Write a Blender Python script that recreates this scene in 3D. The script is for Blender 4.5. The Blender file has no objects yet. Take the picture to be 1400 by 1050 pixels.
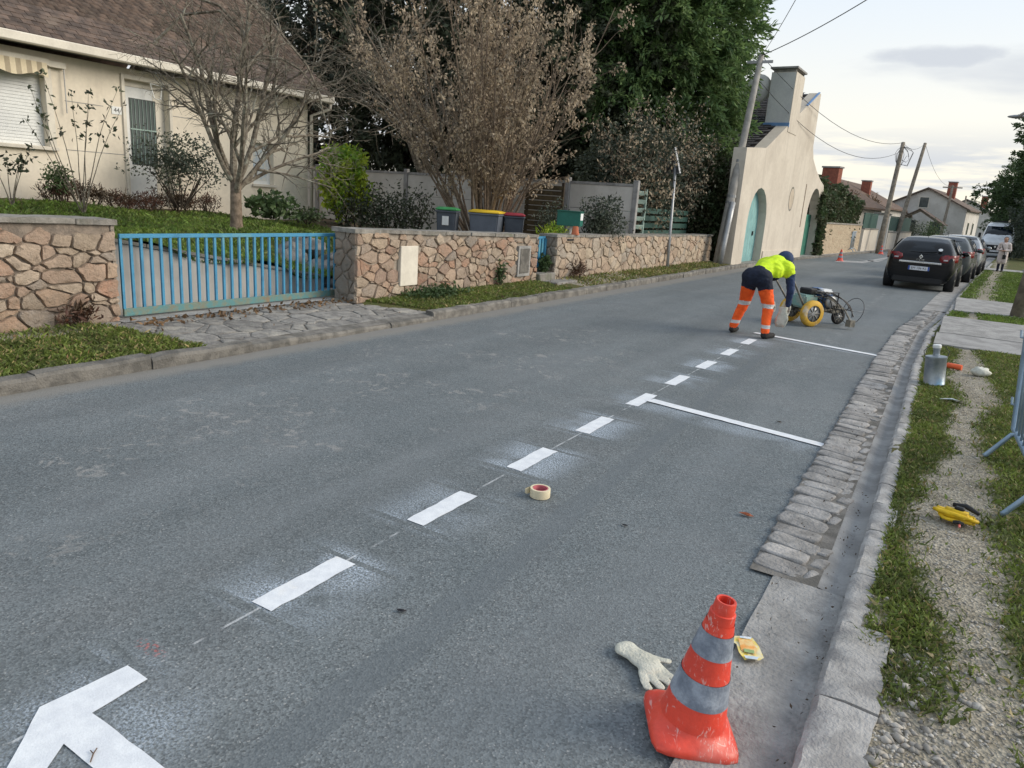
import bpy, bmesh, math, random
import numpy as np
from mathutils import Vector, Matrix, noise as mnoise
PI = math.pi
scene = bpy.context.scene
COL = scene.collection

# ------------------------------------------------------------------ camera
F, VP, SL, CH = 985.0, (1325.0, 315.0), 0.07, 1.70     # focal length (px of 1400), road vanishing point, horizon slope, eye height
def _axes():
    y = np.array([(VP[0]-700)/F, (VP[1]-525)/F, 1.0]); y /= np.linalg.norm(y)
    r2 = np.array([(VP[0]+1000-700)/F, (VP[1]+1000*SL-525)/F, 1.0])
    z = np.cross(y, r2); z /= np.linalg.norm(z)
    if z[1] > 0: z = -z
    x = np.cross(y, z)
    if x[0] < 0: x = -x
    return x, y, z
AX, AY, AZ = _axes()
def ray(px, py):
    d = np.array([(px-700)/F, (py-525)/F, 1.0]); return np.array([d@AX, d@AY, d@AZ])
def G(px, py, z=0.0):
    r = ray(px, py); t = (z-CH)/r[2]; return (float(r[0]*t), float(r[1]*t))
def onx(px, py, x):
    r = ray(px, py); t = x/r[0]; return (x, float(r[1]*t), float(CH+r[2]*t))
def ony(px, py, y):
    r = ray(px, py); t = y/r[1]; return (float(r[0]*t), y, float(CH+r[2]*t))
def at(px, py, dep):
    r = ray(px, py)*dep; return (float(r[0]), float(r[1]), float(r[2]+CH))
cam_d = bpy.data.cameras.new('camera'); cam = bpy.data.objects.new('camera', cam_d); COL.objects.link(cam)
cam_d.sensor_width = 36; cam_d.lens = F/1400*36; cam_d.clip_start = 0.05; cam_d.clip_end = 5000
right = Vector((AX[0], AY[0], AZ[0])); down = Vector((AX[1], AY[1], AZ[1])); fwd = Vector((AX[2], AY[2], AZ[2]))
cam.matrix_world = Matrix(((right.x, -down.x, -fwd.x, 0), (right.y, -down.y, -fwd.y, 0), (right.z, -down.z, -fwd.z, CH), (0, 0, 0, 1)))
scene.camera = cam

# ------------------------------------------------------------------ node expression helper
class X:
    """wraps a socket (or number) so that node maths can be written as an expression"""
    nt = None
    def __init__(s, v): s.v = v
    def _m(s, op, *o, clamp=False):
        n = X.nt.nodes.new('ShaderNodeMath'); n.operation = op; n.use_clamp = clamp
        for i, a in enumerate((s,)+o):
            a = a.v if isinstance(a, X) else a
            if isinstance(a, (int, float)): n.inputs[i].default_value = a
            else: X.nt.links.new(a, n.inputs[i])
        return X(n.outputs[0])
    def __add__(s, o): return s._m('ADD', o)
    __radd__ = __add__
    def __sub__(s, o): return s._m('SUBTRACT', o)
    def __rsub__(s, o): return X(float(o))._m('SUBTRACT', s)
    def __mul__(s, o): return s._m('MULTIPLY', o)
    __rmul__ = __mul__
    def __truediv__(s, o): return s._m('DIVIDE', o)
    def abs(s): return s._m('ABSOLUTE')
    def fract(s): return s._m('FRACT')
    def lt(s, o): return s._m('LESS_THAN', o)
    def gt(s, o): return s._m('GREATER_THAN', o)
    def max(s, o): return s._m('MAXIMUM', o)
    def min(s, o): return s._m('MINIMUM', o)
    def pw(s, o): return s._m('POWER', o)
    def step(s, a, b):                      # smooth 0..1 as s goes a..b (a may be > b)
        n = X.nt.nodes.new('ShaderNodeMapRange'); n.interpolation_type = 'SMOOTHSTEP'
        X.nt.links.new(s.v, n.inputs[0]); n.inputs[1].default_value = a; n.inputs[2].default_value = b
        if a > b:
            n.inputs[1].default_value = b; n.inputs[2].default_value = a; n.inputs[3].default_value = 1; n.inputs[4].default_value = 0
        return X(n.outputs[0])
def link(a, b): X.nt.links.new(a.v if isinstance(a, X) else a, b)
def nd(t): return X.nt.nodes.new('ShaderNode'+t)
def combine(x, y, z):
    n = nd('CombineXYZ')
    for i, a in enumerate((x, y, z)):
        if isinstance(a, X): link(a, n.inputs[i])
        else: n.inputs[i].default_value = a
    return n.outputs[0]
def noise(vec, scale, detail=4, rough=.55, col=False, dist=0):
    n = nd('TexNoise'); link(vec, n.inputs['Vector']); n.inputs['Scale'].default_value = scale
    n.inputs['Detail'].default_value = detail; n.inputs['Roughness'].default_value = rough; n.inputs['Distortion'].default_value = dist
    return n.outputs['Color'] if col else X(n.outputs[0])
def voro(vec, scale, feature='F1', out='Distance'):
    n = nd('TexVoronoi'); n.feature = feature; link(vec, n.inputs['Vector']); n.inputs['Scale'].default_value = scale
    return X(n.outputs[out])
def rgb(c): return (c[0], c[1], c[2], 1)
def mix(f, a, b, mode='MIX'):
    n = nd('Mix'); n.data_type = 'RGBA'; n.blend_type = mode
    for s, v in ((n.inputs[0], f), (n.inputs[6], a), (n.inputs[7], b)):
        if isinstance(v, X): link(v, s)
        elif isinstance(v, (int, float)): s.default_value = v
        elif isinstance(v, tuple): s.default_value = rgb(v)
        else: link(v, s)
    return n.outputs[2]
def grey(x):
    return combine(x, x, x)
def sep(vec):
    n = nd('SeparateXYZ'); link(vec, n.inputs[0]); return X(n.outputs[0]), X(n.outputs[1]), X(n.outputs[2])
def ramp(f, stops):
    n = nd('ValToRGB'); link(f, n.inputs[0]); e = n.color_ramp.elements
    e[0].position, e[0].color = stops[0][0], rgb(stops[0][1]); e[1].position, e[1].color = stops[-1][0], rgb(stops[-1][1])
    for p, c in stops[1:-1]:
        k = e.new(p); k.color = rgb(c)
    return n.outputs[0]

# ------------------------------------------------------------------ world: dusk sky with thin bright veil and grey stratus, soft sun through cloud
SUN_EL, SUN_AZ = math.radians(28), math.radians(62)     # azimuth clockwise from +Y (road direction) towards +X
world = bpy.data.worlds.new('World'); scene.world = world; world.use_nodes = True
wt = world.node_tree; wt.nodes.clear(); X.nt = wt
sky = nd('TexSky'); sky.sky_type = 'NISHITA'; sky.sun_disc = False; sky.sun_elevation = SUN_EL; sky.sun_rotation = SUN_AZ
sky.air_density = 1.0; sky.dust_density = 1.5; sky.ozone_density = 1.2
tc = nd('TexCoord'); dx, dy, dz = sep(tc.outputs['Generated'])
inv = X(1.0)._m('DIVIDE', dz.max(0.0)+0.22)
pl = combine(dx*inv, dy*inv, 0.0)
mp = nd('Mapping'); link(pl, mp.inputs[0]); mp.inputs['Location'].default_value = (0.62, 1.25, 0); mp.inputs['Rotation'].default_value = (0, 0, 0.5); mp.inputs['Scale'].default_value = (1.0, 1.0, 1)
cl = noise(mp.outputs[0], 1.15, 7, .5, dist=.4)
cl2 = noise(mp.outputs[0], .5, 4, .5)
haze_col = mix(dz.step(.02, .36), (8.0, 7.5, 6.35), (6.3, 7.1, 8.0))
veil = mix(dz.step(0.0, .75)*(-.30)+.90, sky.outputs[0], haze_col)
grey_mask = (cl*.65+cl2*.35).step(.515, .60)*.9
# one lens-shaped cloud over the road and a low band of stratus all round the horizon
d0 = ray(1285, 78); d0 = d0/np.linalg.norm(d0); i0 = 1/(d0[2]+.22); tx, ty = d0[1]/math.hypot(d0[0], d0[1]), -d0[0]/math.hypot(d0[0], d0[1])
qx, qy = dx*inv-float(d0[0]*i0), dy*inv-float(d0[1]*i0); wob = (noise(pl, 7.0, 5, .6)-.5)
ea = (qx*float(tx)+qy*float(ty))/.20; eb = (qx*float(-ty)+qy*float(tx))/.085
lens = (ea*ea+eb*eb+wob*1.6).step(1.15, .15)*.9
low = dz.step(.015, .045)*dz.step(.125, .07)*noise(combine(dx*3, dy*3, dz*26), 1.6, 6, .6).step(.44, .6)*.85
grey_mask = grey_mask.max(lens).max(low)
skyc = mix(grey_mask, veil, (4.7, 5.0, 5.45))
bg = nd('Background'); link(skyc, bg.inputs[0]); bg.inputs[1].default_value = 0.1
wo = nd('OutputWorld'); link(bg.outputs[0], wo.inputs[0])
sun_d = bpy.data.lights.new('sun', 'SUN'); sun_d.energy = 2.1; sun_d.angle = math.radians(34); sun_d.color = (1, .89, .74)
sun = bpy.data.objects.new('sun', sun_d); COL.objects.link(sun)
sd = Vector((math.sin(SUN_AZ)*math.cos(SUN_EL), math.cos(SUN_AZ)*math.cos(SUN_EL), math.sin(SUN_EL)))
sun.rotation_euler = sd.to_track_quat('Z', 'Y').to_euler(); sun.location = (10, 10, 20)
vs = scene.view_settings; vs.view_transform = 'Standard'; vs.look = 'None'; vs.exposure = 0.5; vs.gamma = 1.0; vs.use_curve_mapping = False
scene.cycles.use_denoising = True
scene.cycles.max_bounces = 6; scene.cycles.diffuse_bounces = 4; scene.cycles.transmission_bounces = 4; scene.cycles.glossy_bounces = 2; scene.cycles.transparent_max_bounces = 4

# ------------------------------------------------------------------ materials
MATS = {}
def newmat(name):
    m = bpy.data.materials.new(name); m.use_nodes = True; X.nt = m.node_tree
    b = m.node_tree.nodes['Principled BSDF']; MATS[name] = m
    return m, b
def pos(): return nd('NewGeometry').outputs['Position']
def objc(): return nd('TexCoord').outputs['Object']
def bumpn(b, h, strength=.3, dist=.01):
    n = nd('Bump'); link(h, n.inputs['Height']); n.inputs['Strength'].default_value = strength; n.inputs['Distance'].default_value = dist
    link(n.outputs[0], b.inputs['Normal'])
def M(name, c1, c2=None, scale=6, rough=.75, bump=0, bscale=None, metal=0, spec=.3, rnd=0, lo=.38, hi=.62, c3=None, isl=0, trans=0, coord='pos', coat=0, fine=.12):
    m, b = newmat(name)
    v = pos() if coord == 'pos' else objc()
    c2 = c2 or tuple(x*.86 for x in c1)
    n = noise(v, scale, 6)
    c = mix(n.step(lo, hi), c1, c2)
    if c3: c = mix(noise(v, scale*.37, 5).step(.55, .7), c, c3)
    if fine: c = mix(1.0, c, grey(noise(v, scale*9, 3)*(2*fine)+(1-fine)), 'MULTIPLY')
    if rnd:
        r = X(nd('ObjectInfo').outputs['Random']); c = mix(1.0, c, grey(r*(2*rnd)+(1-rnd)), 'MULTIPLY')
    if isl:
        r = X(nd('NewGeometry').outputs['Random Per Island']); c = mix(1.0, c, grey(r*(2*isl)+(1-isl)), 'MULTIPLY')
    link(c, b.inputs['Base Color'])
    b.inputs['Roughness'].default_value = rough; b.inputs['Metallic'].default_value = metal; b.inputs['Specular IOR Level'].default_value = spec
    b.inputs['Coat Weight'].default_value = coat
    if bump: bumpn(b, noise(v, bscale or scale*4, 5), bump, .02)
    if trans:
        t = nd('BsdfTranslucent'); link(c, t.inputs[0]); ms = nd('MixShader'); ms.inputs[0].default_value = trans
        link(b.outputs[0], ms.inputs[1]); link(t.outputs[0], ms.inputs[2]); link(ms.outputs[0], m.node_tree.nodes['Material Output'].inputs[0])
    return m

# asphalt with aggregate, worn scabs, sealed seam, pale gutter edge and white overspray round the fresh paint
m, b = newmat('asphalt'); p = pos(); x, y, z = sep(p)
big = noise(p, .55, 5); mid = noise(p, 3.2, 5); fin = noise(p, 60, 3, .7)
agg = voro(p, 120, out='Color'); agg_d = voro(p, 120)
base = ramp(big*.55+mid*.45, ((.3, (.109, .128, .137)), (.5, (.133, .151, .159)), (.72, (.161, .175, .181))))
base = mix(1.0, base, grey(agg*.95+.52), 'MULTIPLY')
base = mix(voro(p, 160, out='Color').step(.86, .93)*.55, base, (.42, .42, .41))
trk = ((x+1.05).abs().step(.45, .1)).max((x+2.75).abs().step(.4, .1)).max((x+3.6).abs().step(.4, .1)).max((x+5.1).abs().step(.35, .1))
base = mix(trk*noise(combine(x*1.5, y*.25, 0.0), 1.0, 5).step(.4, .65)*.35, base, (.19, .208, .22))
base = mix(1.0, base, grey(noise(combine(x*1.3, y*.13, 0.0), 1.0, 6, .6)*.75+.64), 'MULTIPLY')
base = mix(noise(p, 1.1, 7, .68, dist=.8).step(.56, .70)*.30, base, (.098, .104, .112))
base = mix(voro(p, .9).step(.055, .03)*noise(p, 14, 4).step(.35, .6)*.45, base, (.07, .072, .075))
base = mix(fin.step(.62, .8)*.35, base, (.30, .29, .27))
wear = noise(p, 7.5, 8, .75, dist=1.2).step(.54, .61)*noise(p, 1.0, 3).step(.47, .55)*((x+4.2).abs().step(1.5, .7))*(y-5.0).abs().step(6, 2.5)
base = mix(wear*.7, base, (.30, .295, .285))
seam = ((x+1.44+.052*y)+(noise(p, 3, 4)-.5)*.09).abs()
seamw = (.085-.004*y).max(.04)
sm = (seam-seamw).step(.012, -.012)*y.lt(9.5)
base = mix(sm*.5, base, (.116, .135, .148))
crack = voro(combine(x*.55+(noise(p, 2, 4)*.5), y*.33+(noise(p, 2.3, 4)*.4), 0.0), 1.0, 'DISTANCE_TO_EDGE')
base = mix(crack.step(.008, .002)*noise(p, .7, 3).step(.55, .66)*.35, base, (.07, .07, .07))
ed = (x+5.72+(noise(p, 4, 5)-.5)*.28).step(.14, -.1)*y.lt(30)
base = mix(ed*.75, base, (.235, .222, .20))
# fresh paint overspray
u = x+2.16+.014*y; vv = ((y-1.76)/1.017); v = vv-vv._m('FLOOR'); v2 = (v+.12).fract()-.12
sp = (u+.0).abs().step(.40, .06)*v2.step(-.12, 0.0)*v2.step(.64, .5)*y.gt(1.2)*y.lt(10.6)
tape = ((v2+.035).abs().lt(.024)).max((v2-.508).abs().lt(.016))*u.abs().lt(.30)
spk = noise(p, 95, 3, .7).step(.40, .66)*noise(p, 2.6, 3).step(.30, .62)
vr = nd('TexWhiteNoise'); vr.noise_dimensions = '1D'; link(vv._m('FLOOR'), vr.inputs['W'])
over = sp*(1.0-tape*.95)*spk*(X(vr.outputs[0])*.45+.55)
ha = ((x+2.05)*(x+2.05)+(y-1.0)*(y-1.0)).pw(.5)
over = over.max(ha.step(.42, .12)*spk*.8)
for (y0, x0, x1) in ((6.06, -2.2, -.6), (10.97, -2.4, -.62)):
    d = y-(y0-.165*(x+2.17))
    over = over.max((d+.09).abs().step(.26, .05)*x.gt(x0)*x.lt(x1)*spk*.6)
base = mix(over, base, (.56, .65, .76))
chalk = u.abs().step(.008, .004)*y.gt(.6)*y.lt(10.5)*noise(p, 7, 4).step(.42, .6)*.6
base = mix(chalk, base, (.6, .62, .64))
old = ((x+1.32+.01*y).abs().step(.10, .02))*noise(p, 3.5, 6, .7).step(.47, .7)*y.gt(8.5)*y.lt(21)*.34
base = mix(old, base, (.42, .42, .42))
red = ((x+2.28)*(x+2.28)*9+(y-1.34)*(y-1.34)*60).step(.09, 0.0)*noise(p, 60, 3).step(.5, .62)
base = mix(red*.6, base, (.5, .12, .1))
link(base, b.inputs['Base Color']); b.inputs['Roughness'].default_value = .78; b.inputs['Specular IOR Level'].default_value = .35
bumpn(b, agg_d*.6+fin*.3+noise(p, 9, 4)*.5, .45, .008)

M('paint_white', (.76, .79, .82), (.68, .71, .75), 14, .6, .15, 160, c3=(.74, .74, .73))
M('paint_faded', (.42, .43, .43), (.25, .25, .25), 9, .75, .2, 120)
M('kerb_stone_grey', (.20, .19, .172), (.12, .115, .105), 7, .92, .7, 50, rnd=.14, c3=(.24, .225, .20))
M('granite', (.40, .395, .385), (.27, .265, .26), 9, .88, .6, 70, rnd=.14, c3=(.36, .35, .33))
M('sett', (.35, .34, .33), (.24, .235, .228), 11, .9, .9, 45, rnd=.2, c3=(.40, .39, .375))
M('concrete', (.37, .365, .355), (.27, .267, .26), 4.5, .92, .8, 55, c3=(.22, .217, .21), fine=.3)
M('concrete_dark', (.34, .337, .33), (.24, .237, .232), 4, .92, .4, 60)
M('gutter_silt', (.20, .19, .175), (.12, .115, .105), 7, .95, .5, 60, c3=(.10, .09, .075))
M('flagstone', (.28, .27, .25), (.185, .178, .168), 9, .92, .9, 40, rnd=.16, c3=(.35, .33, .29))
M('mortar_pale', (.36, .31, .255), (.27, .23, .19), 9, .95, .6, 60)
M('mortar', (.27, .225, .185), (.17, .145, .122), 9, .95, .6, 60)
M('coping', (.29, .275, .25), (.20, .19, .17), 8, .92, .6, 50, rnd=.12, c3=(.17, .175, .13))
M('soil', (.10, .075, .05), (.06, .045, .03), 6, .95, .6, 40, c3=(.14, .10, .06))
M('render_cream', (.77, .705, .585), (.73, .665, .55), 1.4, .88, .12, 160, c3=(.69, .625, .515))
M('render_church', (.60, .55, .47), (.55, .50, .425), .9, .9, .15, 90, c3=(.49, .44, .37))
M('render_white', (.62, .60, .56), (.52, .50, .46), .8, .9, .1, 40)
M('niche', (.50, .43, .34), None, 3, .9)
M('chimney_grey', (.62, .63, .62), (.55, .56, .56), 2, .85)
M('trim_cream', (.70, .66, .57), (.62, .58, .50), 3, .6)
M('white_pvc', (.74, .76, .75), (.68, .70, .70), 2, .45)
M('roof_tile', (.135, .098, .078), (.085, .066, .056), 5, .85, .4, 40, rnd=.3, isl=.3, c3=(.16, .125, .10))
M('slate_roof', (.085, .078, .080), (.055, .052, .056), 3, .8, .3, 30, isl=.25)
M('roof_brown', (.16, .105, .078), (.11, .078, .06), 3, .85, .3, 30)
M('brick_red', (.33, .115, .075), (.24, .085, .06), 8, .85, .2, 40)
M('blue_paint', (.055, .25, .42), (.04, .19, .33), 7, .5, .2, 50, spec=.4, c3=(.10, .29, .38), lo=.45, hi=.7)
M('blue_peeled', (.10, .23, .24), (.17, .21, .17), 14, .75, .4, 60, c3=(.22, .17, .11))
M('teal_door', (.23, .44, .44), (.18, .36, .37), 3, .65)
M('green_gate', (.045, .21, .15), (.035, .165, .12), 3, .55)
M('green_box', (.025, .16, .125), (.02, .13, .10), 3, .4)
M('louver_green', (.33, .44, .40), (.26, .36, .33), 4, .6)
M('louver_dark', (.035, .09, .075), (.03, .07, .06), 4, .6)
M('terracotta', (.55, .18, .09), (.45, .15, .08), 6, .8)
M('bin_grey', (.085, .10, .125), (.07, .082, .105), 4, .55)
M('bin_grey_light', (.14, .16, .20), (.12, .14, .175), 4, .55)
M('lid_green', (.05, .26, .09), (.04, .2, .07), 4, .5)
M('lid_yellow', (.68, .46, .03), (.6, .4, .03), 4, .5)
M('lid_red', (.32, .04, .06), (.27, .035, .05), 4, .5)
M('lid_brown', (.17, .11, .08), (.14, .09, .07), 4, .5)
M('sticker', (.75, .77, .78), (.7, .72, .74), 5, .6)
M('galv', (.36, .37, .38), (.30, .31, .32), 6, .45, metal=.55)
M('barrier_steel', (.30, .40, .50), (.24, .33, .42), 8, .45, metal=.35, c3=(.34, .42, .5))
M('pole_wood', (.25, .215, .17), (.16, .14, .112), 6, .9, .5, 40, c3=(.30, .27, .22))
M('pole_concrete', (.36, .345, .32), (.28, .27, .25), 5, .9, .3, 40)
M('wire', (.07, .07, .075), None, 3, .6)
M('sign_back', (.12, .125, .13), None, 5, .5, metal=.4)
M('bark_lichen', (.25, .225, .18), (.11, .09, .07), 16, .95, .7, 50, c3=(.30, .30, .25))
M('bark_brown', (.23, .18, .135), (.13, .10, .075), 14, .95, .6, 50, c3=(.22, .18, .135))
M('bark_dark', (.07, .055, .042), (.045, .036, .03), 10, .95, .5, 40)
M('twig_dry', (.17, .115, .08), (.11, .075, .055), 9, .95)
def leaf(name, a, b2, tr=.3, isl=.35, rough=.55): M(name, a, b2, 2.2, rough, isl=isl, trans=tr, spec=.35, fine=0, lo=.42, hi=.6)
leaf('leaf_dry', (.48, .395, .285), (.31, .245, .175), .35, .5)
leaf('leaf_dark', (.088, .105, .062), (.052, .066, .04), .25, .5)
leaf('leaf_conifer', (.175, .265, .10), (.105, .18, .07), .4, .4)
leaf('leaf_lime', (.42, .50, .05), (.20, .36, .045), .4, .4)
leaf('leaf_mid', (.09, .14, .055), (.06, .10, .04), .25)
leaf('leaf_grey', (.075, .092, .062), (.05, .065, .048), .2)
leaf('leaf_ivy', (.075, .115, .05), (.10, .10, .055), .2)
leaf('leaf_litter', (.21, .125, .06), (.14, .085, .045), .1)
leaf('heather', (.095, .045, .03), (.06, .04, .022), .1)
leaf('grass', (.155, .205, .045), (.11, .145, .04), .3, .45)
leaf('grass_lush', (.15, .24, .04), (.10, .17, .035), .3, .4)
leaf('grass_dry', (.32, .26, .12), (.22, .185, .085), .2, .4)
M('pebble', (.42, .40, .36), (.30, .28, .25), 20, .9, isl=.35)
M('rock', (.20, .195, .185), (.12, .118, .112), 5, .92, .7, 25, c3=(.26, .25, .23))
M('cone_red', (.80, .075, .04), (.66, .06, .035), 7, .42, .1, 60, spec=.5, coord='obj', c3=(.72, .16, .12))
X.nt = MATS['cone_red'].node_tree; b = X.nt.nodes['Principled BSDF']; v = objc(); cx_, cy_, cz_ = sep(v); old_ = b.inputs['Base Color'].links[0].from_socket
s1 = noise(combine(cx_*70, cy_*14, cz_*22), 1.0, 5, .6, dist=1.5).step(.57, .62)*noise(v, 9, 3).step(.42, .54); s2 = noise(combine(cx_*12, cy_*60, cz_*30), 1.0, 5, .6, dist=1.2).step(.62, .67)*noise(v, 8, 3).step(.5, .62)
link(mix((s1.max(s2))*.7, old_, (.72, .42, .38)), b.inputs['Base Color'])
M('cone_band', (.33, .37, .43), (.19, .22, .27), 14, .45, .25, 40, coord='obj', c3=(.45, .48, .53), fine=.25)
M('rubber', (.022, .022, .023), (.03, .03, .03), 9, .85)
M('black_plastic', (.02, .021, .023), None, 9, .5)
M('hivis', (.62, .85, .02), (.52, .74, .02), 10, .7, .3, 30, coord='obj')
M('orange_cloth', (.95, .13, .02), (.82, .10, .015), 10, .75, .3, 30, coord='obj')
M('reflective', (.58, .59, .58), (.48, .49, .49), 12, .4, coord='obj')
M('navy', (.018, .024, .045), (.012, .016, .03), 9, .85, .3, 30, coord='obj')
M('navy_bright', (.03, .055, .13), (.02, .04, .10), 9, .8, .3, 30, coord='obj')
M('skin', (.50, .30, .22), (.44, .25, .18), 9, .6, coord='obj')
M('glove_white', (.60, .60, .52), (.50, .50, .43), 14, .9, .5, 90, coord='obj')
M('coat_pink', (.66, .58, .55), (.58, .50, .47), 6, .85, .2, 30, coord='obj')
M('hair_dark', (.03, .022, .018), None, 20, .7)
M('machine_yellow', (.66, .40, .05), (.55, .33, .05), 9, .6, coord='obj', c3=(.6, .55, .45))
M('machine_blue', (.06, .14, .30), (.045, .10, .23), 8, .5, coord='obj')
M('machine_teal', (.20, .36, .33), (.30, .36, .32), 8, .6, coord='obj')
M('machine_frame', (.24, .225, .19), (.12, .115, .10), 12, .6, metal=.3, coord='obj')
M('tape_cream', (.72, .64, .45), (.66, .58, .40), 20, .7, coord='obj')
M('tape_core', (.55, .16, .18), (.45, .12, .15), 30, .7, coord='obj')
M('tin', (.33, .37, .40), (.24, .28, .32), 9, .38, .1, 40, metal=.6, coord='obj', c3=(.20, .34, .46))
M('bag_white', (.62, .62, .55), (.52, .52, .46), 14, .6, .4, 30, coord='obj')
M('paper_blue', (.45, .53, .60), (.62, .62, .58), 12, .6, coord='obj')
M('strap_yellow', (.78, .52, .02), (.62, .40, .02), 20, .5, .2, 60, coord='obj')
M('leaf_orange', (.33, .10, .045), (.22, .07, .03), 30, .7, coord='obj')
M('car_black', (.006, .007, .009), None, 3, .22, spec=.3, coat=0, fine=0, coord='obj')
M('car_grey', (.08, .09, .093), None, 3, .22, spec=.4, coat=.1, fine=0, coord='obj', metal=.3)
M('car_silver', (.34, .36, .38), None, 3, .25, spec=.6, coat=.5, fine=0, coord='obj', metal=.4)
M('van_white', (.72, .75, .78), None, 3, .35, spec=.5, coat=.4, fine=0, coord='obj')
M('car_glass', (.006, .010, .016), None, 3, .06, spec=.45, fine=0, coord='obj')
M('pane', (.045, .06, .06), (.07, .09, .09), 1.2, .12, spec=.7)
M('chrome', (.75, .77, .79), None, 3, .2, metal=.8, fine=0, coord='obj')
M('lamp_red', (.22, .010, .014), (.12, .008, .01), 20, .2, spec=.6, coord='obj')
M('lamp_clear', (.55, .55, .56), None, 3, .15, spec=.6, coord='obj')
M('plate_white', (.72, .74, .78), None, 3, .4, fine=0, coord='obj')
M('plate_blue', (.03, .09, .4), None, 3, .4, fine=0, coord='obj')
M('ink', (.02, .02, .025), None, 3, .6, fine=0)
M('alloy', (.35, .36, .37), None, 4, .3, metal=.7, coord='obj')
M('blue_flash', (.16, .30, .55), None, 3, .6)
M('awning', (.68, .60, .44), (.64, .56, .40), 3, .85)
M('awning_stripe', (.42, .36, .26), None, 3, .85)
M('bamboo', (.12, .095, .055), (.07, .055, .035), 9, .9, rnd=.2)
M('litter_orange', (.75, .33, .08), (.75, .55, .25), 40, .55, coord='obj')
M('litter_yellow', (.78, .6, .12), (.75, .68, .45), 40, .55, coord='obj')
M('litter_white', (.72, .74, .76), (.5, .6, .7), 60, .55, coord='obj')
M('litter_green', (.30, .42, .18), None, 40, .55, coord='obj')
M('bottle_orange', (.80, .14, .05), None, 10, .5, coord='obj')

# rain streaks and damp feet on the rendered walls
for nm_, k_ in (('render_cream', .28), ('render_church', .5)):
    X.nt = MATS[nm_].node_tree; b = X.nt.nodes['Principled BSDF']; v = pos(); cx_, cy_, cz_ = sep(v); old_ = b.inputs['Base Color'].links[0].from_socket
    st_ = noise(combine(cx_*3, cy_*3, cz_*.35), 1.0, 6, .6).step(.52, .70); bl_ = noise(v, .7, 5).step(.5, .7)
    link(mix((st_*.7).max(bl_*.5)*k_, old_, (.36, .32, .27)), b.inputs['Base Color'])
# rubble stone: each stone takes its own tint from pinkish, ochre, cream and grey
def stone_mat(name, stops, rough=.9):
    m, b = newmat(name); o = objc(); r = X(nd('ObjectInfo').outputs['Random'])
    off = nd('VectorMath'); off.operation = 'ADD'; link(o, off.inputs[0]); link(combine(r*37, r*91, r*53), off.inputs[1]); o = off.outputs[0]
    c = ramp(r, stops)
    n1 = noise(o, 9, 7, .65); n2 = noise(o, 34, 5, .7)
    c = mix(n1.step(.42, .66)*.6, c, (.31, .245, .19))
    c = mix(n2.step(.55, .72)*.35, c, (.42, .36, .29))
    c = mix(noise(o, 15, 6).step(.6, .7)*.4, c, (.12, .095, .075))
    wp_ = pos(); c = mix(1.0, c, grey(noise(wp_, 1.7, 6, .65)*.9+.56), 'MULTIPLY'); c = mix(noise(wp_, 4.5, 6, .7).step(.60, .72)*.5, c, (.17, .155, .125))
    link(c, b.inputs['Base Color']); b.inputs['Roughness'].default_value = rough; b.inputs['Specular IOR Level'].default_value = .2
    bumpn(b, n1*.7+n2*.6, 1.0, .04)
stone_mat('rubble', ((.0, (.43, .27, .195)), (.18, (.36, .30, .24)), (.34, (.47, .375, .28)), (.5, (.39, .245, .175)), (.64, (.50, .42, .33)), (.8, (.42, .32, .245)), (.9, (.30, .265, .23)), (1, (.37, .22, .155))))
stone_mat('rubble_pale', ((.0, (.45, .34, .255)), (.3, (.50, .42, .32)), (.55, (.43, .32, .24)), (.8, (.48, .41, .33)), (1, (.36, .325, .28))))
stone_mat('quoin', ((.0, (.27, .235, .20)), (.5, (.31, .28, .24)), (1, (.33, .25, .19))))
# far rubble walls: too far to pick the stones apart
m, b = newmat('rubble_far'); p = pos()
vv = nd('Mapping'); link(p, vv.inputs[0]); vv.inputs['Scale'].default_value = (1, 1, 1.6)
d = voro(vv.outputs[0], 3.6, 'DISTANCE_TO_EDGE'); cc = voro(vv.outputs[0], 3.6, out='Color')
c = ramp(cc, ((0, (.40, .32, .225)), (.5, (.47, .385, .27)), (1, (.38, .29, .20))))
c = mix(d.step(.06, .01)*.6, c, (.28, .23, .17)); link(c, b.inputs['Base Color']); b.inputs['Roughness'].default_value = .95
bumpn(b, d.step(0, .1), .6, .03)
# verge and lawn soil: attribute 'path' (1 = bare gravelly track)
def ground_mat(name, g1, g2, p1, p2):
    m, b = newmat(name); p = pos(); a = nd('Attribute'); a.attribute_name = 'path'
    f = X(a.outputs['Fac'])
    gr = mix(noise(p, 5, 6).step(.4, .6), g1, g2); gr = mix(noise(p, 22, 5, .7).step(.5, .7)*.6, gr, (.12, .09, .05))
    pa = mix(noise(p, 7, 6).step(.38, .62), p1, p2); pa = mix(1.0, pa, grey(voro(p, 75, out='Color')*.9+.55), 'MULTIPLY')
    pa = mix(noise(p, 11, 5).step(.6, .72)*.6, pa, (.10, .085, .055))
    c = mix((f+(noise(p, 18, 4)-.5)*.5).step(.35, .65), gr, pa)
    link(c, b.inputs['Base Color']); b.inputs['Roughness'].default_value = .95; b.inputs['Specular IOR Level'].default_value = .15
    bumpn(b, noise(p, 30, 5)*.6+voro(p, 75)*.6, .8, .02)
ground_mat('verge_ground', (.085, .105, .035), (.115, .11, .045), (.32, .295, .24), (.25, .225, .175))
ground_mat('lawn_ground', (.075, .10, .028), (.10, .105, .04), (.16, .12, .08), (.11, .085, .055))
ground_mat('terrain_ground', (.075, .09, .035), (.095, .095, .045), (.2, .18, .14), (.16, .14, .11))
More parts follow.
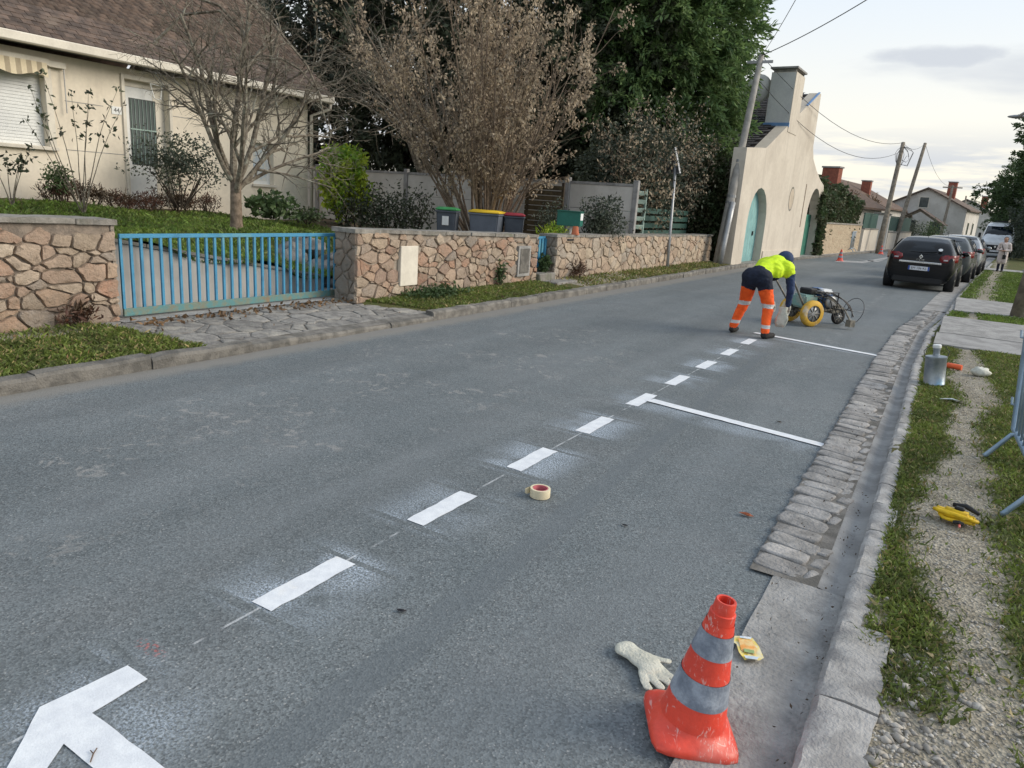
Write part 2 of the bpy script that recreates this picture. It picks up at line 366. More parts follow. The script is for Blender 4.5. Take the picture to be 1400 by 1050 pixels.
# cone reflective etc. done above
# ------------------------------------------------------------------ mesh helpers
def props(o, label=None, cat=None, group=None, kind=None):
    if label: o['label'] = label
    if cat: o['category'] = cat
    if group: o['group'] = group
    if kind: o['kind'] = kind
    return o
def empty(name, loc=(0, 0, 0), rz=0, label=None, cat=None, group=None):
    o = bpy.data.objects.new(name, None); COL.objects.link(o); o.location = loc; o.rotation_euler = (0, 0, rz); o.empty_display_size = .1
    return props(o, label, cat, group)
def linkmesh(name, me, parent=None, loc=(0, 0, 0), rot=(0, 0, 0), scl=(1, 1, 1)):
    o = bpy.data.objects.new(name, me); COL.objects.link(o); o.parent = parent; o.location = loc; o.rotation_euler = rot; o.scale = scl
    return o
def copy_tree(o, parent=None):
    c = o.copy(); COL.objects.link(c); c.parent = parent
    for ch in list(o.children): copy_tree(ch, c)
    return c
class MB:
    def __init__(s): s.v = []; s.f = []; s.mi = []; s.cur = 0
    def add(s, vs, fs):
        k = len(s.v); s.v += [tuple(p) for p in vs]
        for f in fs: s.f.append(tuple(i+k for i in f)); s.mi.append(s.cur)
        return s
    def box(s, a, b):
        (x0, y0, z0), (x1, y1, z1) = a, b
        return s.add([(x0, y0, z0), (x1, y0, z0), (x1, y1, z0), (x0, y1, z0), (x0, y0, z1), (x1, y0, z1), (x1, y1, z1), (x0, y1, z1)],
                     [(0, 3, 2, 1), (4, 5, 6, 7), (0, 1, 5, 4), (1, 2, 6, 5), (2, 3, 7, 6), (3, 0, 4, 7)])
    def bar(s, a, b, w, h=None, up=(0, 0, 1)):
        """rectangular bar from a to b"""
        a, b, up = Vector(a), Vector(b), Vector(up); h = h or w; d = (b-a).normalized()
        sx = d.cross(up)
        if sx.length < 1e-4: sx = d.cross(Vector((1, 0, 0)))
        sx.normalize(); sy = sx.cross(d); sx = sx*w/2; sy = sy*h/2
        return s.add([a-sx-sy, a+sx-sy, a+sx+sy, a-sx+sy, b-sx-sy, b+sx-sy, b+sx+sy, b-sx+sy],
                     [(0, 3, 2, 1), (4, 5, 6, 7), (0, 1, 5, 4), (1, 2, 6, 5), (2, 3, 7, 6), (3, 0, 4, 7)])
    def tube(s, pts, rad, n=6, cap=True):
        pts = [Vector(p) for p in pts]; k = len(pts)
        rad = [rad]*k if isinstance(rad, (int, float)) else rad
        vs = []; fs = []; prev = None
        for i, p in enumerate(pts):
            d = (pts[min(i+1, k-1)]-pts[max(i-1, 0)])
            if d.length < 1e-9: d = Vector((0, 0, 1))
            d.normalize()
            if prev is None:
                u = d.cross(Vector((0, 0, 1)))
                if u.length < 1e-3: u = d.cross(Vector((1, 0, 0)))
            else: u = prev-d*prev.dot(d)
            if u.length < 1e-6: u = d.orthogonal()
            u.normalize(); prev = u; w = d.cross(u)
            for j in range(n):
                a = 2*PI*j/n; vs.append(p+(u*math.cos(a)+w*math.sin(a))*rad[i])
        for i in range(k-1):
            for j in range(n):
                a = i*n+j; b2 = i*n+(j+1) % n; fs.append((a, b2, b2+n, a+n))
        if cap: fs.append(tuple(range(n-1, -1, -1))); fs.append(tuple((k-1)*n+j for j in range(n)))
        return s.add(vs, fs)
    def lathe(s, prof, n=16, c=(0, 0, 0), axis='z', cap=True):
        vs = []; fs = []
        for (r, h) in prof:
            for j in range(n):
                a = 2*PI*j/n; q = (r*math.cos(a), r*math.sin(a), h)
                if axis == 'y': q = (q[0], q[2], -q[1])
                if axis == 'x': q = (q[2], q[0], q[1])
                vs.append((q[0]+c[0], q[1]+c[1], q[2]+c[2]))
        for i in range(len(prof)-1):
            for j in range(n):
                a = i*n+j; b2 = i*n+(j+1) % n; fs.append((a, b2, b2+n, a+n))
        if cap:
            if prof[0][0] > 1e-4: fs.append(tuple(range(n-1, -1, -1)))
            if prof[-1][0] > 1e-4: fs.append(tuple((len(prof)-1)*n+j for j in range(n)))
        return s.add(vs, fs)
    def prism(s, poly, o, U, V, N, d):
        """2-D polygon in plane (o,U,V) pushed along N by d"""
        o, U, V, N = Vector(o), Vector(U), Vector(V), Vector(N); n = len(poly)
        a = [o+U*p[0]+V*p[1] for p in poly]; b2 = [q+N*d for q in a]
        return s.add(a+b2, [tuple(range(n-1, -1, -1)), tuple(range(n, 2*n))]+[(i, (i+1) % n, n+(i+1) % n, n+i) for i in range(n)])
    def ball(s, c, r, n=8, m=6, sc=(1, 1, 1), jit=0, rng=random):
        vs = []; fs = []
        for i in range(m+1):
            t = PI*i/m
            for j in range(n):
                a = 2*PI*j/n; k = r*(1+(rng.random()-.5)*jit)
                vs.append((c[0]+k*math.sin(t)*math.cos(a)*sc[0], c[1]+k*math.sin(t)*math.sin(a)*sc[1], c[2]+k*math.cos(t)*sc[2]))
        for i in range(m):
            for j in range(n):
                a = i*n+j; b2 = i*n+(j+1) % n; fs.append((a, a+n, b2+n, b2))
        return s.add(vs, fs)
    def mesh(s, name, mats, smooth=False, bevel=0, seg=1):
        me = bpy.data.meshes.new(name); me.from_pydata(s.v, [], s.f)
        for mt in ([mats] if isinstance(mats, str) else mats): me.materials.append(MATS[mt])
        me.polygons.foreach_set('material_index', s.mi)
        bm = bmesh.new(); bm.from_mesh(me)
        bmesh.ops.remove_doubles(bm, verts=bm.verts, dist=1e-5)
        if bevel: bmesh.ops.bevel(bm, geom=[e for e in bm.edges if len(e.link_faces) == 2 and e.calc_face_angle(0) > .5], offset=bevel, segments=seg, affect='EDGES', clamp_overlap=True)
        bmesh.ops.recalc_face_normals(bm, faces=bm.faces)
        bm.to_mesh(me); bm.free()
        if smooth: me.polygons.foreach_set('use_smooth', [True]*len(me.polygons))
        if smooth == 'auto': me.set_sharp_from_angle(angle=math.radians(40))
        me.update(); return me
    def build(s, name, mats, parent=None, smooth=False, bevel=0, seg=1, loc=(0, 0, 0), rot=(0, 0, 0)):
        return linkmesh(name, s.mesh(name, mats, smooth, bevel, seg), parent, loc, rot)
def fastmesh(name, V, Fc, mats, smooth=False, mi=None):
    """V (n,3) array, Fc (m,3|4) int array"""
    V = np.asarray(V, dtype=np.float32); Fc = np.asarray(Fc, dtype=np.int32); k = Fc.shape[1]
    me = bpy.data.meshes.new(name); me.vertices.add(len(V)); me.vertices.foreach_set('co', V.ravel())
    me.loops.add(Fc.size); me.loops.foreach_set('vertex_index', Fc.ravel())
    me.polygons.add(len(Fc)); me.polygons.foreach_set('loop_start', np.arange(len(Fc), dtype=np.int32)*k)
    for mt in ([mats] if isinstance(mats, str) else mats): me.materials.append(MATS[mt])
    if mi is not None: me.polygons.foreach_set('material_index', np.asarray(mi, dtype=np.int32))
    me.update(calc_edges=True); me.validate()
    if smooth: me.polygons.foreach_set('use_smooth', [True]*len(me.polygons))
    return me
def leaves(name, P, L, W, mat, parent=None, seed=1, D=None, spread=1.0, fold=.25):
    """one small folded leaf (4 verts, 2 triangles) at each point; D = preferred directions"""
    g = np.random.default_rng(seed); P = np.asarray(P, dtype=float); n = len(P)
    d = g.normal(size=(n, 3))*spread
    if D is not None: d += np.asarray(D)
    d /= np.linalg.norm(d, axis=1)[:, None]+1e-9
    r = g.normal(size=(n, 3)); s_ = np.cross(d, r); s_ /= np.linalg.norm(s_, axis=1)[:, None]+1e-9; nn = np.cross(s_, d)
    l = L*(.6+.8*g.random(n))[:, None]; w = W*(.6+.8*g.random(n))[:, None]
    V = np.empty((n, 4, 3)); V[:, 0] = P; V[:, 1] = P+d*l*.5+s_*w*.5+nn*w*fold; V[:, 2] = P+d*l; V[:, 3] = P+d*l*.5-s_*w*.5+nn*w*fold
    b0 = np.arange(n)[:, None]*4
    Fc = np.concatenate([b0+np.array([[0, 1, 2]]), b0+np.array([[0, 2, 3]])])
    return linkmesh(name, fastmesh(name, V.reshape(-1, 3), Fc, mat), parent)
def N2(x, y, s=1.0, o=0.0): return mnoise.noise(Vector((x*s+o, y*s-o*.7, o*1.3)))
def interp(tab, t):
    for (a, va), (b2, vb) in zip(tab, tab[1:]):
        if t <= b2: return va+(vb-va)*(t-a)/(b2-a)
    return tab[-1][1]
LX = [(-12, -5.95), (2.5, -5.97), (8, -6.03), (16, -6.1), (23.5, -6.15), (34, -5.85), (39, -5.45), (54, -4.35), (75, -3.3), (140, 0.2)]
RX = [(-12, -.08), (2.3, -.15), (4, -.17), (7, -.22), (10.2, -.28), (13.7, -.27), (16, -.12), (22, .07), (29.6, .42), (45, 1.2), (75, 2.7), (140, 6)]
lx = lambda y: interp(LX, y)
rx = lambda y: interp(RX, y)
def setting(o, label, cat): return props(o, label, cat, kind='structure')

# ------------------------------------------------------------------ ground to the horizon
mb = MB(); mb.add([(-1500, -200, -.12), (1500, -200, -.12), (1500, 3000, -.12), (-1500, 3000, -.12)], [(0, 1, 2, 3)])
setting(mb.build('terrain', 'terrain_ground'), 'flat ground stretching away behind the gardens', 'ground')
ys = [-12+i*.5 for i in range(305)]
mb = MB()
for i, yy in enumerate(ys):
    mb.v += [(lx(yy), yy, 0), ((lx(yy)+rx(yy))/2, yy, .0), (rx(yy)-.1, yy, 0)]
    if i: k = i*3; mb.f += [(k-3, k-2, k+1, k), (k-2, k-1, k+2, k+1)]; mb.mi += [0, 0]
road = setting(mb.build('road', 'asphalt'), 'grey worn asphalt village road with a sealed seam', 'road')

# fresh paint: thin sheets with slightly ragged edges
rng = random.Random(5)
def sheet(name, poly, mat, z=.004, parent=road, n=6, j=.004):
    out = []
    for (a, b2) in zip(poly, poly[1:]+poly[:1]):
        L = math.hypot(b2[0]-a[0], b2[1]-a[1]); k = max(1, int(L/.06))
        for i in range(k):
            t = i/k; out.append((a[0]+(b2[0]-a[0])*t+rng.uniform(-j, j), a[1]+(b2[1]-a[1])*t+rng.uniform(-j, j), z))
    return MB().add(out, [tuple(range(len(out)))]).build(name, mat, parent)
uc = lambda y: -2.16-.014*y
for k in range(9):
    y0 = 1.76+1.017*k
    sheet('paint_dash', [(uc(y0)-.06, y0), (uc(y0)+.06, y0), (uc(y0+.5)+.06, y0+.5), (uc(y0+.5)-.06, y0+.5)], 'paint_white')
sheet('bay_line', [(-2.20, 6.05), (-2.16, 6.17), (-1.35, 6.03), (-.60, 5.90), (-.60, 5.80), (-1.35, 5.92)], 'paint_white', .008)
sheet('bay_line', [(-2.44, 10.94), (-2.42, 11.06), (-.70, 10.66), (-.70, 10.55)], 'paint_white', .008)
sheet('bay_line', [(-2.25, 15.75), (-2.25, 15.83), (-1.45, 15.72), (-1.45, 15.65)], 'paint_faded', .006, j=.012)
sheet('bay_corner', [G(175, 911), G(203, 930), G(126, 976), G(232, 1056), (-1.5, 1.03), (-1.5, .90), G(88, 1018), G(62, 1055), (-1.95, .70), (-2.03, .68), G(8, 1055), G(55, 968)], 'paint_white', .005, j=.002)
for pts in ([(1140, 358), (1148, 356), (1180, 357.5), (1212, 352), (1213, 353.5), (1180, 360)], [(1170, 355), (1200, 357), (1212, 354), (1200, 358.5)]):
    sheet('old_marking', [G(*p_) for p_ in pts], 'paint_faded', .006)

# ------------------------------------------------------------------ left kerb: dressed stones, each its own part
kerb_l = setting(empty('kerb'), 'low grey kerb of long dressed stones along the garden walls', 'kerb')
rng = random.Random(11); yy = -3.0; kmesh = []
for q in range(6):
    mb = MB(); n = 6
    for i in range(n+1):
        t = i/n; w = .004*rng.uniform(-1, 1); h = .008*rng.uniform(-1, 1)
        mb.v += [(0+w, t, -.1), (0+w, t, .085+h), (-.02+w, t, .112+h), (-.14, t, .118+h), (-.15, t, -.1)]
        if i:
            k = i*5
            for j in range(4): mb.f.append((k-5+j, k-4+j, k+1+j, k+j)); mb.mi.append(0)
    mb.f += [(0, 1, 2, 3, 4), tuple(n*5+j for j in (4, 3, 2, 1, 0))]; mb.mi += [0, 0]
    kmesh.append(mb.mesh('kerb_stone', 'kerb_stone_grey'))
while yy < 60:
    L = rng.uniform(.85, 1.15) if yy < 26 else 2.4
    a = math.atan2(lx(yy+L)-lx(yy), L)
    low = -.045 if 4.3 < yy < 7.4 else (-.02 if yy > 24 else 0)
    linkmesh('kerb_stone', kmesh[rng.randrange(6)], kerb_l, (lx(yy)+.02+rng.uniform(-.01, .01), yy, low+rng.uniform(-.006, .006)), (0, 0, -a), (1, L-.007, 1))
    yy += L
# strip below the kerb stones so joints read dark
mb = MB()
for i, t in enumerate(ys[18:150]):
    mb.v += [(lx(t)-.01, t, .06), (lx(t)-.16, t, .085)]
    if i: k = i*2; mb.f.append((k-2, k-1, k+1, k)); mb.mi.append(0)
mb.build('kerb_bed', 'gutter_silt', kerb_l)

# ------------------------------------------------------------------ gridded earth sheets with a 'path' attribute
def earth(name, x0, x1, y0, y1, res, zf, mat, pf=None, keep=None, xl=None, xr=None):
    nx = max(2, int((x1-x0)/res[0])+1); ny = max(2, int((y1-y0)/res[1])+1); V = []; A = []
    for j in range(ny):
        yv = y0+(y1-y0)*j/(ny-1); a = xl(yv) if xl else x0; b2 = xr(yv) if xr else x1
        for i in range(nx):
            xv = a+(b2-a)*i/(nx-1); V.append((xv, yv, zf(xv, yv))); A.append(pf(xv, yv) if pf else 0.0)
    Fc = []
    for j in range(ny-1):
        for i in range(nx-1):
            k = j*nx+i
            if keep and not keep((V[k][0]+V[k+nx+1][0])/2, (V[k][1]+V[k+nx+1][1])/2): continue
            Fc.append((k, k+1, k+nx+1, k+nx))
    me = fastmesh(name, V, Fc, mat, True)
    at_ = me.attributes.new('path', 'FLOAT', 'POINT'); at_.data.foreach_set('value', np.array(A, dtype=np.float32))
    return linkmesh(name, me)
# left verge between kerb and walls
def zverge(x, y):
    d = (lx(y)-x)
    return .088+.07*min(1, max(0, d-.1)/1.0)+.014*N2(x, y, 2.2)+.01*N2(x, y, 6)-(.075 if 4.0 < y < 8.0 and .28*(1.5-d)+4.0 < y < 8.1-.6*d else 0)
def pverge(x, y):
    w = (lx(y)-x)
    e = .35*N2(x, y, 1.7, 3)+.2*N2(x, y, 5, 7)
    if y > 13.0: return .72+e if y < 16.5 else (.35+e+.25*(1 if w > .8 else 0))
    return .12+e*.8+(.5 if w > 1.05 else 0)
setting(earth('verge', -8.2, -6.1, -3, 24, (.12, .12), zverge, 'verge_ground', pverge, xl=lambda y: -8.2, xr=lambda y: lx(y)-.11), 'grassy verge between the kerb and the stone garden walls', 'verge')
mb = MB()
for i, t in enumerate([24+1.0*i for i in range(60)]):
    mb.v += [(lx(t)-.1, t, .085), (lx(t)-2.4, t, .12)]
    if i: k = i*2; mb.f.append((k-2, k-1, k+1, k)); mb.mi.append(0)
setting(mb.build('pavement', 'concrete'), 'narrow pale pavement in front of the chapel-like building', 'pavement')
# right verge
def ppath(x, y):
    c = .30+.05*math.sin(y*.9)+.04*math.sin(y*2.3+1); w = .16+.05*math.sin(y*1.3+2)
    e = .5*N2(x, y, 2.4, 1)+.35*N2(x, y, 7, 4)
    v = 1.0-abs(x-c)/w*.5+e*.55
    if y < 3.4: v = max(v, .36+e*1.2+.25*(2.9-y))
    if y > 20: c = .55+.045*(y-20); v = .85-abs(x-c)/.35*.5+e*.4
    return max(0.0, min(1.0, v))
def zright(x, y): return .085+.012*N2(x, y, 2.5, 2)+.008*N2(x, y, 8, 5)+.02*min(1, max(0, x-rx(y)-.15))
setting(earth('verge_right', 0, 2.7, -3, 60, (.055, .075), zright, 'verge_ground', ppath, xl=lambda y: rx(y)+.02, xr=lambda y: 2.6+max(0, y-20)*.06), 'worn grass verge with a gravelly footpath beside the gutter', 'verge')
# ------------------------------------------------------------------ right gutter: concrete apron, setts, channel and granite kerb
gutter = setting(empty('gutter'), 'old paved gutter of stone setts and a concrete channel', 'gutter')
rng = random.Random(21)
def rough_slab(x0, x1, y0, y1, z, res=.06, amp=.006, seed=1):
    nx = max(2, int((x1-x0)/res)+1); ny = max(2, int((y1-y0)/res)+1); mb = MB()
    for j in range(ny):
        for i in range(nx):
            xv = x0+(x1-x0)*i/(nx-1); yv = y0+(y1-y0)*j/(ny-1); xo = rx(yv)+.17
            mb.v.append((xv+xo, yv, z(xv, yv)+amp*N2(xv, yv, 4, seed)))
    for j in range(ny-1):
        for i in range(nx-1):
            k = j*nx+i; mb.f.append((k, k+1, k+nx+1, k+nx)); mb.mi.append(0)
    return mb
rough_slab(-.50, -.14, -3, 3.42, lambda x, y: .012-.02*max(0, (x+.3)), amp=.012).build('concrete_apron', 'concrete', gutter, True)
rough_slab(-.615, -.30, 3.42, 17.6, lambda x, y: .013, amp=.006, res=.08).build('sett_bed', 'gutter_silt', gutter, True)
rough_slab(-.64, -.14, 17.6, 60, lambda x, y: .010, amp=.004, res=.3).build('concrete_edge', 'concrete', gutter, True)
rough_slab(-.315, -.15, 3.44, 17.6, lambda x, y: .013-.020*math.exp(-((x+.225)/.05)**2), amp=.005, res=.025).build('channel', 'concrete_dark', gutter, True)
def blob_box(lx_, ly_, h, rng, r=.2):
    """rounded, slightly worn block: footprint lx_ x ly_, height h, base at z=0"""
    mb = MB(); ring = []
    for k in range(12):
        a = 2*PI*k/12+.26; c, s_ = math.cos(a), math.sin(a)
        ring.append((math.copysign(abs(c)**.45, c)*lx_/2*rng.uniform(.93, 1.03), math.copysign(abs(s_)**.45, s_)*ly_/2*rng.uniform(.92, 1.03)))
    t1, t2 = rng.uniform(-.006, .006), rng.uniform(-.006, .006)
    for sc, zz in ((1, -.03), (1, h*.72), (.972, h*.94), (.90, h*1.0)):
        mb.v += [(p_[0]*sc, p_[1]*sc, zz+(t1*p_[0]/lx_+t2*p_[1]/ly_)*2+rng.uniform(-.003, .003)*(1 if zz > 0 else 0)) for p_ in ring]
    for i in range(3):
        for j in range(12):
            a = i*12+j; b2 = i*12+(j+1) % 12; mb.f.append((a, b2, b2+12, a+12)); mb.mi.append(0)
    mb.f.append(tuple(36+j for j in range(12))); mb.mi.append(0)
    return mb
setts = [blob_box(1, 1, .028, rng).mesh('sett', 'sett', 'auto') for _ in range(10)]
yy = 3.46
while yy < 17.5:
    L = rng.uniform(.12, .185); w = rng.uniform(.235, .30); xo = rx(yy)+.17
    linkmesh('sett', setts[rng.randrange(10)], gutter, (xo-.62+w/2+rng.uniform(-.012, .012), yy+L/2, rng.uniform(-.007, .002)), (rng.uniform(-.03, .03), rng.uniform(-.03, .03), -.17+rng.uniform(-.05, .05)), (w, L-.008, 1))
    if rng.random() < .8:
        linkmesh('sett', setts[rng.randrange(10)], gutter, (xo-.335+rng.uniform(-.008, .008), yy+L/2+rng.uniform(-.02, .02), -.008), (0, 0, -.15+rng.uniform(-.15, .15)), (rng.uniform(.05, .085), L*rng.uniform(.7, 1.0), .9))
    yy += L
kerb_r = setting(empty('kerb_right'), 'rough grey granite kerb stones edging the worn grass verge', 'kerb')
yy = -3; rng = random.Random(33)
def kerb_block(L, w, h, rng):
    mb = MB(); n = max(4, int(L/.05)); wav = [rng.uniform(-.003, .003) for _ in range(n+1)]; back = [rng.uniform(-.014, .012) for _ in range(n+1)]
    for i in range(n+1):
        t = L*i/n; e = .006*(1 if i in (0, n) else 0)
        mb.v += [(wav[i], t, -.05), (wav[i]+.004, t, h*.82), (wav[i]+.022, t, h*1.0+rng.uniform(-.003, .003)), (w*.5, t, h*1.03+rng.uniform(-.004, .004)), (w+back[i]-e, t, h*.95+rng.uniform(-.008, .004)), (w+back[i], t, -.05)]
        if i:
            k = i*6
            for j in range(5): mb.f.append((k-6+j, k-5+j, k+1+j, k+j)); mb.mi.append(0)
    mb.f += [(0, 1, 2, 3, 4, 5), tuple(n*6+j for j in (5, 4, 3, 2, 1, 0))]; mb.mi += [0, 0]
    return mb
while yy < 46:
    L = rng.uniform(.55, .95) if 2.1 <= yy < 2.9 else rng.uniform(.32, .62)
    if yy < 2.1: L = rng.uniform(.7, .9)
    if yy > 22: L = 1.2
    w = .20 if yy < 2.9 else rng.uniform(.10, .135)
    kerb_block(L-.015, w, .10 if yy < 2.9 else .092, rng).build('kerb_stone', 'granite', kerb_r, 'auto', loc=(rx(yy+L/2)+rng.uniform(-.006, .006), yy, 0), rot=(0, 0, -math.atan2(rx(yy+L)-rx(yy), L)))
    yy += L
# concrete crossings over the right verge
def slab(x0, x1, y0, y1, z0, z1, mat, label):
    n = 10; mb = MB()
    for i in range(n+1):
        t = i/n; xa = x0+(x1-x0)*t
        mb.v += [(xa, y0+.06*N2(xa, y0, 3), z0), (xa, y1+.06*N2(xa, y1, 3), z1), (xa, y1, -.05), (xa, y0, -.05)]
        if i:
            k = i*4
            for j in range(4): mb.f.append((k-4+j, k-4+(j+1) % 4, k+(j+1) % 4, k+j)); mb.mi.append(0)
    mb.f += [(0, 1, 2, 3), (n*4+3, n*4+2, n*4+1, n*4)]; mb.mi += [0, 0]
    return setting(mb.build('driveway_slab', mat), label, 'driveway')
slab(-.13, 2.6, 11.85, 13.0, .112, .135, 'concrete_dark', 'darker sloping concrete lip of the driveway crossing by the gutter')
slab(-.10, 2.6, 13.05, 15.6, .137, .140, 'concrete', 'pale concrete driveway crossing the grass verge')
slab(.05, 2.7, 17.1, 20.4, .125, .130, 'concrete', 'second concrete driveway crossing beyond a strip of grass')
slab(.75, 4.0, 37.3, 39.2, .13, .13, 'concrete', 'far pale pavement slab beyond the grass strip')

# ------------------------------------------------------------------ crazy paving and rubble: cells of a power diagram
def cells(seeds, rect, wts=None):
    """2-D cells clipped to rect; seeds list of (u,v)"""
    (u0, v0, u1, v1) = rect; out = []; S = np.array(seeds); Wt = np.array(wts if wts is not None else [0]*len(seeds))
    for i, s in enumerate(S):
        poly = [(u0, v0), (u1, v0), (u1, v1), (u0, v1)]
        order = np.argsort(((S-s)**2).sum(1))[1:26]
        for j in order:
            n_ = S[j]-s; L2 = n_@n_
            if L2 < 1e-9: continue
            c = ((S[j]@S[j]-s@s)-(Wt[j]-Wt[i]))/2
            new = []
            for a, b2 in zip(poly, poly[1:]+poly[:1]):
                da = a[0]*n_[0]+a[1]*n_[1]-c; db = b2[0]*n_[0]+b2[1]*n_[1]-c
                if da <= 0: new.append(a)
                if (da < 0 < db) or (db < 0 < da):
                    t = da/(da-db); new.append((a[0]+(b2[0]-a[0])*t, a[1]+(b2[1]-a[1])*t))
            poly = new
            if len(poly) < 3: break
        if len(poly) >= 3: out.append(poly)
    return out
def seeds_for(rect, su, sv, rng, j=.42):
    (u0, v0, u1, v1) = rect; out = []; nv = max(1, round((v1-v0)/sv)); nu = max(1, round((u1-u0)/su))
    for b in range(nv):
        for a in range(nu+1):
            out.append((u0+(a+(.5 if b % 2 else 0)+rng.uniform(-j, j))*su, v0+(b+.5+rng.uniform(-j, j))*sv))
    return [(min(max(a, u0+.02), u1-.02), min(max(b, v0+.02), v1-.02)) for a, b in out]
def stone(poly, gap, h, rng, base=-.02):
    """rough pillow-faced stone; returns (centre, MB) in u,v,n space"""
    A = 0; cx = cy = 0
    for a, b2 in zip(poly, poly[1:]+poly[:1]):
        w = a[0]*b2[1]-b2[0]*a[1]; A += w; cx += (a[0]+b2[0])*w; cy += (a[1]+b2[1])*w
    if abs(A) < 2*.0009: return None
    cx /= 3*A; cy /= 3*A
    pts = []
    for a, b2 in zip(poly, poly[1:]+poly[:1]):
        if math.hypot(b2[0]-a[0], b2[1]-a[1]) < .015: continue
        ll = math.hypot(b2[0]-a[0], b2[1]-a[1]); px_, py_ = (b2[1]-a[1])/ll, -(b2[0]-a[0])/ll
        for t in ((.1, .5, .9) if ll > .07 else (.25, .75)):
            jj = rng.uniform(-.10, .05)*min(ll, .14); pts.append((a[0]+(b2[0]-a[0])*t-cx+px_*jj, a[1]+(b2[1]-a[1])*t-cy+py_*jj))
    if len(pts) < 5: return None
    q = []
    for p_ in pts:
        r = math.hypot(*p_); k = max(.35, (r-gap)/r)*rng.uniform(.97, 1.02); q.append((p_[0]*k, p_[1]*k))
    n = len(q); mb = MB(); hh = h*rng.uniform(.6, 1.25)
    for sc, zz in ((1, base), (.985, hh*.55), (.93, hh*.92), (.58, hh)):
        mb.v += [(p_[0]*sc, p_[1]*sc, zz+(rng.uniform(-.2, .2)*h if zz > 0 else 0)) for p_ in q]
    for i in range(3):
        for j in range(n):
            a = i*n+j; b2 = i*n+(j+1) % n; mb.f.append((a, b2, b2+n, a+n)); mb.mi.append(0)
    mb.f.append(tuple(3*n+j for j in range(n))); mb.mi.append(0)
    return (cx, cy), mb
def lay(name, rect, o, U, V, Nn, su, sv, gap, h, mat, parent, rng, ok=None, wv=.3, smooth=True, wide=False):
    o, U, V, Nn = Vector(o), Vector(U), Vector(V), Vector(Nn); sd_ = seeds_for(rect, su, sv, rng)
    ra_ = su/sv if wide else 1.0; wts = [rng.uniform(-1, 1)*wv*su*su*.75 if wide else rng.uniform(-1, 1)*wv*su*sv for _ in sd_]; k = 0
    for poly in cells([(a, b2*ra_) for a, b2 in sd_], (rect[0], rect[1]*ra_, rect[2], rect[3]*ra_), wts):
        poly = [(a, b2/ra_) for a, b2 in poly]
        st = stone(poly, gap, h, rng)
        if not st: continue
        (cu, cv), mb = st
        if ok and not ok(cu, cv, poly): continue
        mb.v = [tuple(U*a+V*b2+Nn*c) for (a, b2, c) in mb.v]
        mb.build(name, mat, parent, smooth, loc=tuple(o+U*cu+V*cv)); k += 1
    return k

# apron of crazy paving in front of the blue gate
apron = setting(empty('paved_apron'), 'crazy paving apron of worn pale flagstones before the blue gate', 'paving')
def apz(x, y): return .065+.075*(lx(y)-x)/1.5
rng = random.Random(41)
mb = MB()
for i in range(11):
    t = 3.9+i*.42; xa = -6.15
    mb.v += [(xa, t, .072), (-7.62, t, .142)]
    if i: k = i*2; mb.f.append((k-2, k, k+1, k-1)); mb.mi.append(0)
mb.build('joint_bed', 'gutter_silt', apron)
def ap_ok(u, v, poly):
    t = 3.9+u
    lo = 3.95+(.75*(v-.15)**1.0 if False else 0)+ (1.5-v)*.28
    hi = 8.15-(v)*.60
    return lo-.1 < t < hi
sl = .07/1.47
lay('flagstone', (0, 0, 4.2, 1.45), (-6.16, 3.9, .074), (0, 1, 0), Vector((-1, 0, sl)).normalized(), Vector((sl, 0, 1)).normalized(), .26, .20, .004, .009, 'flagstone', apron, rng, ap_ok, .9, 'auto')

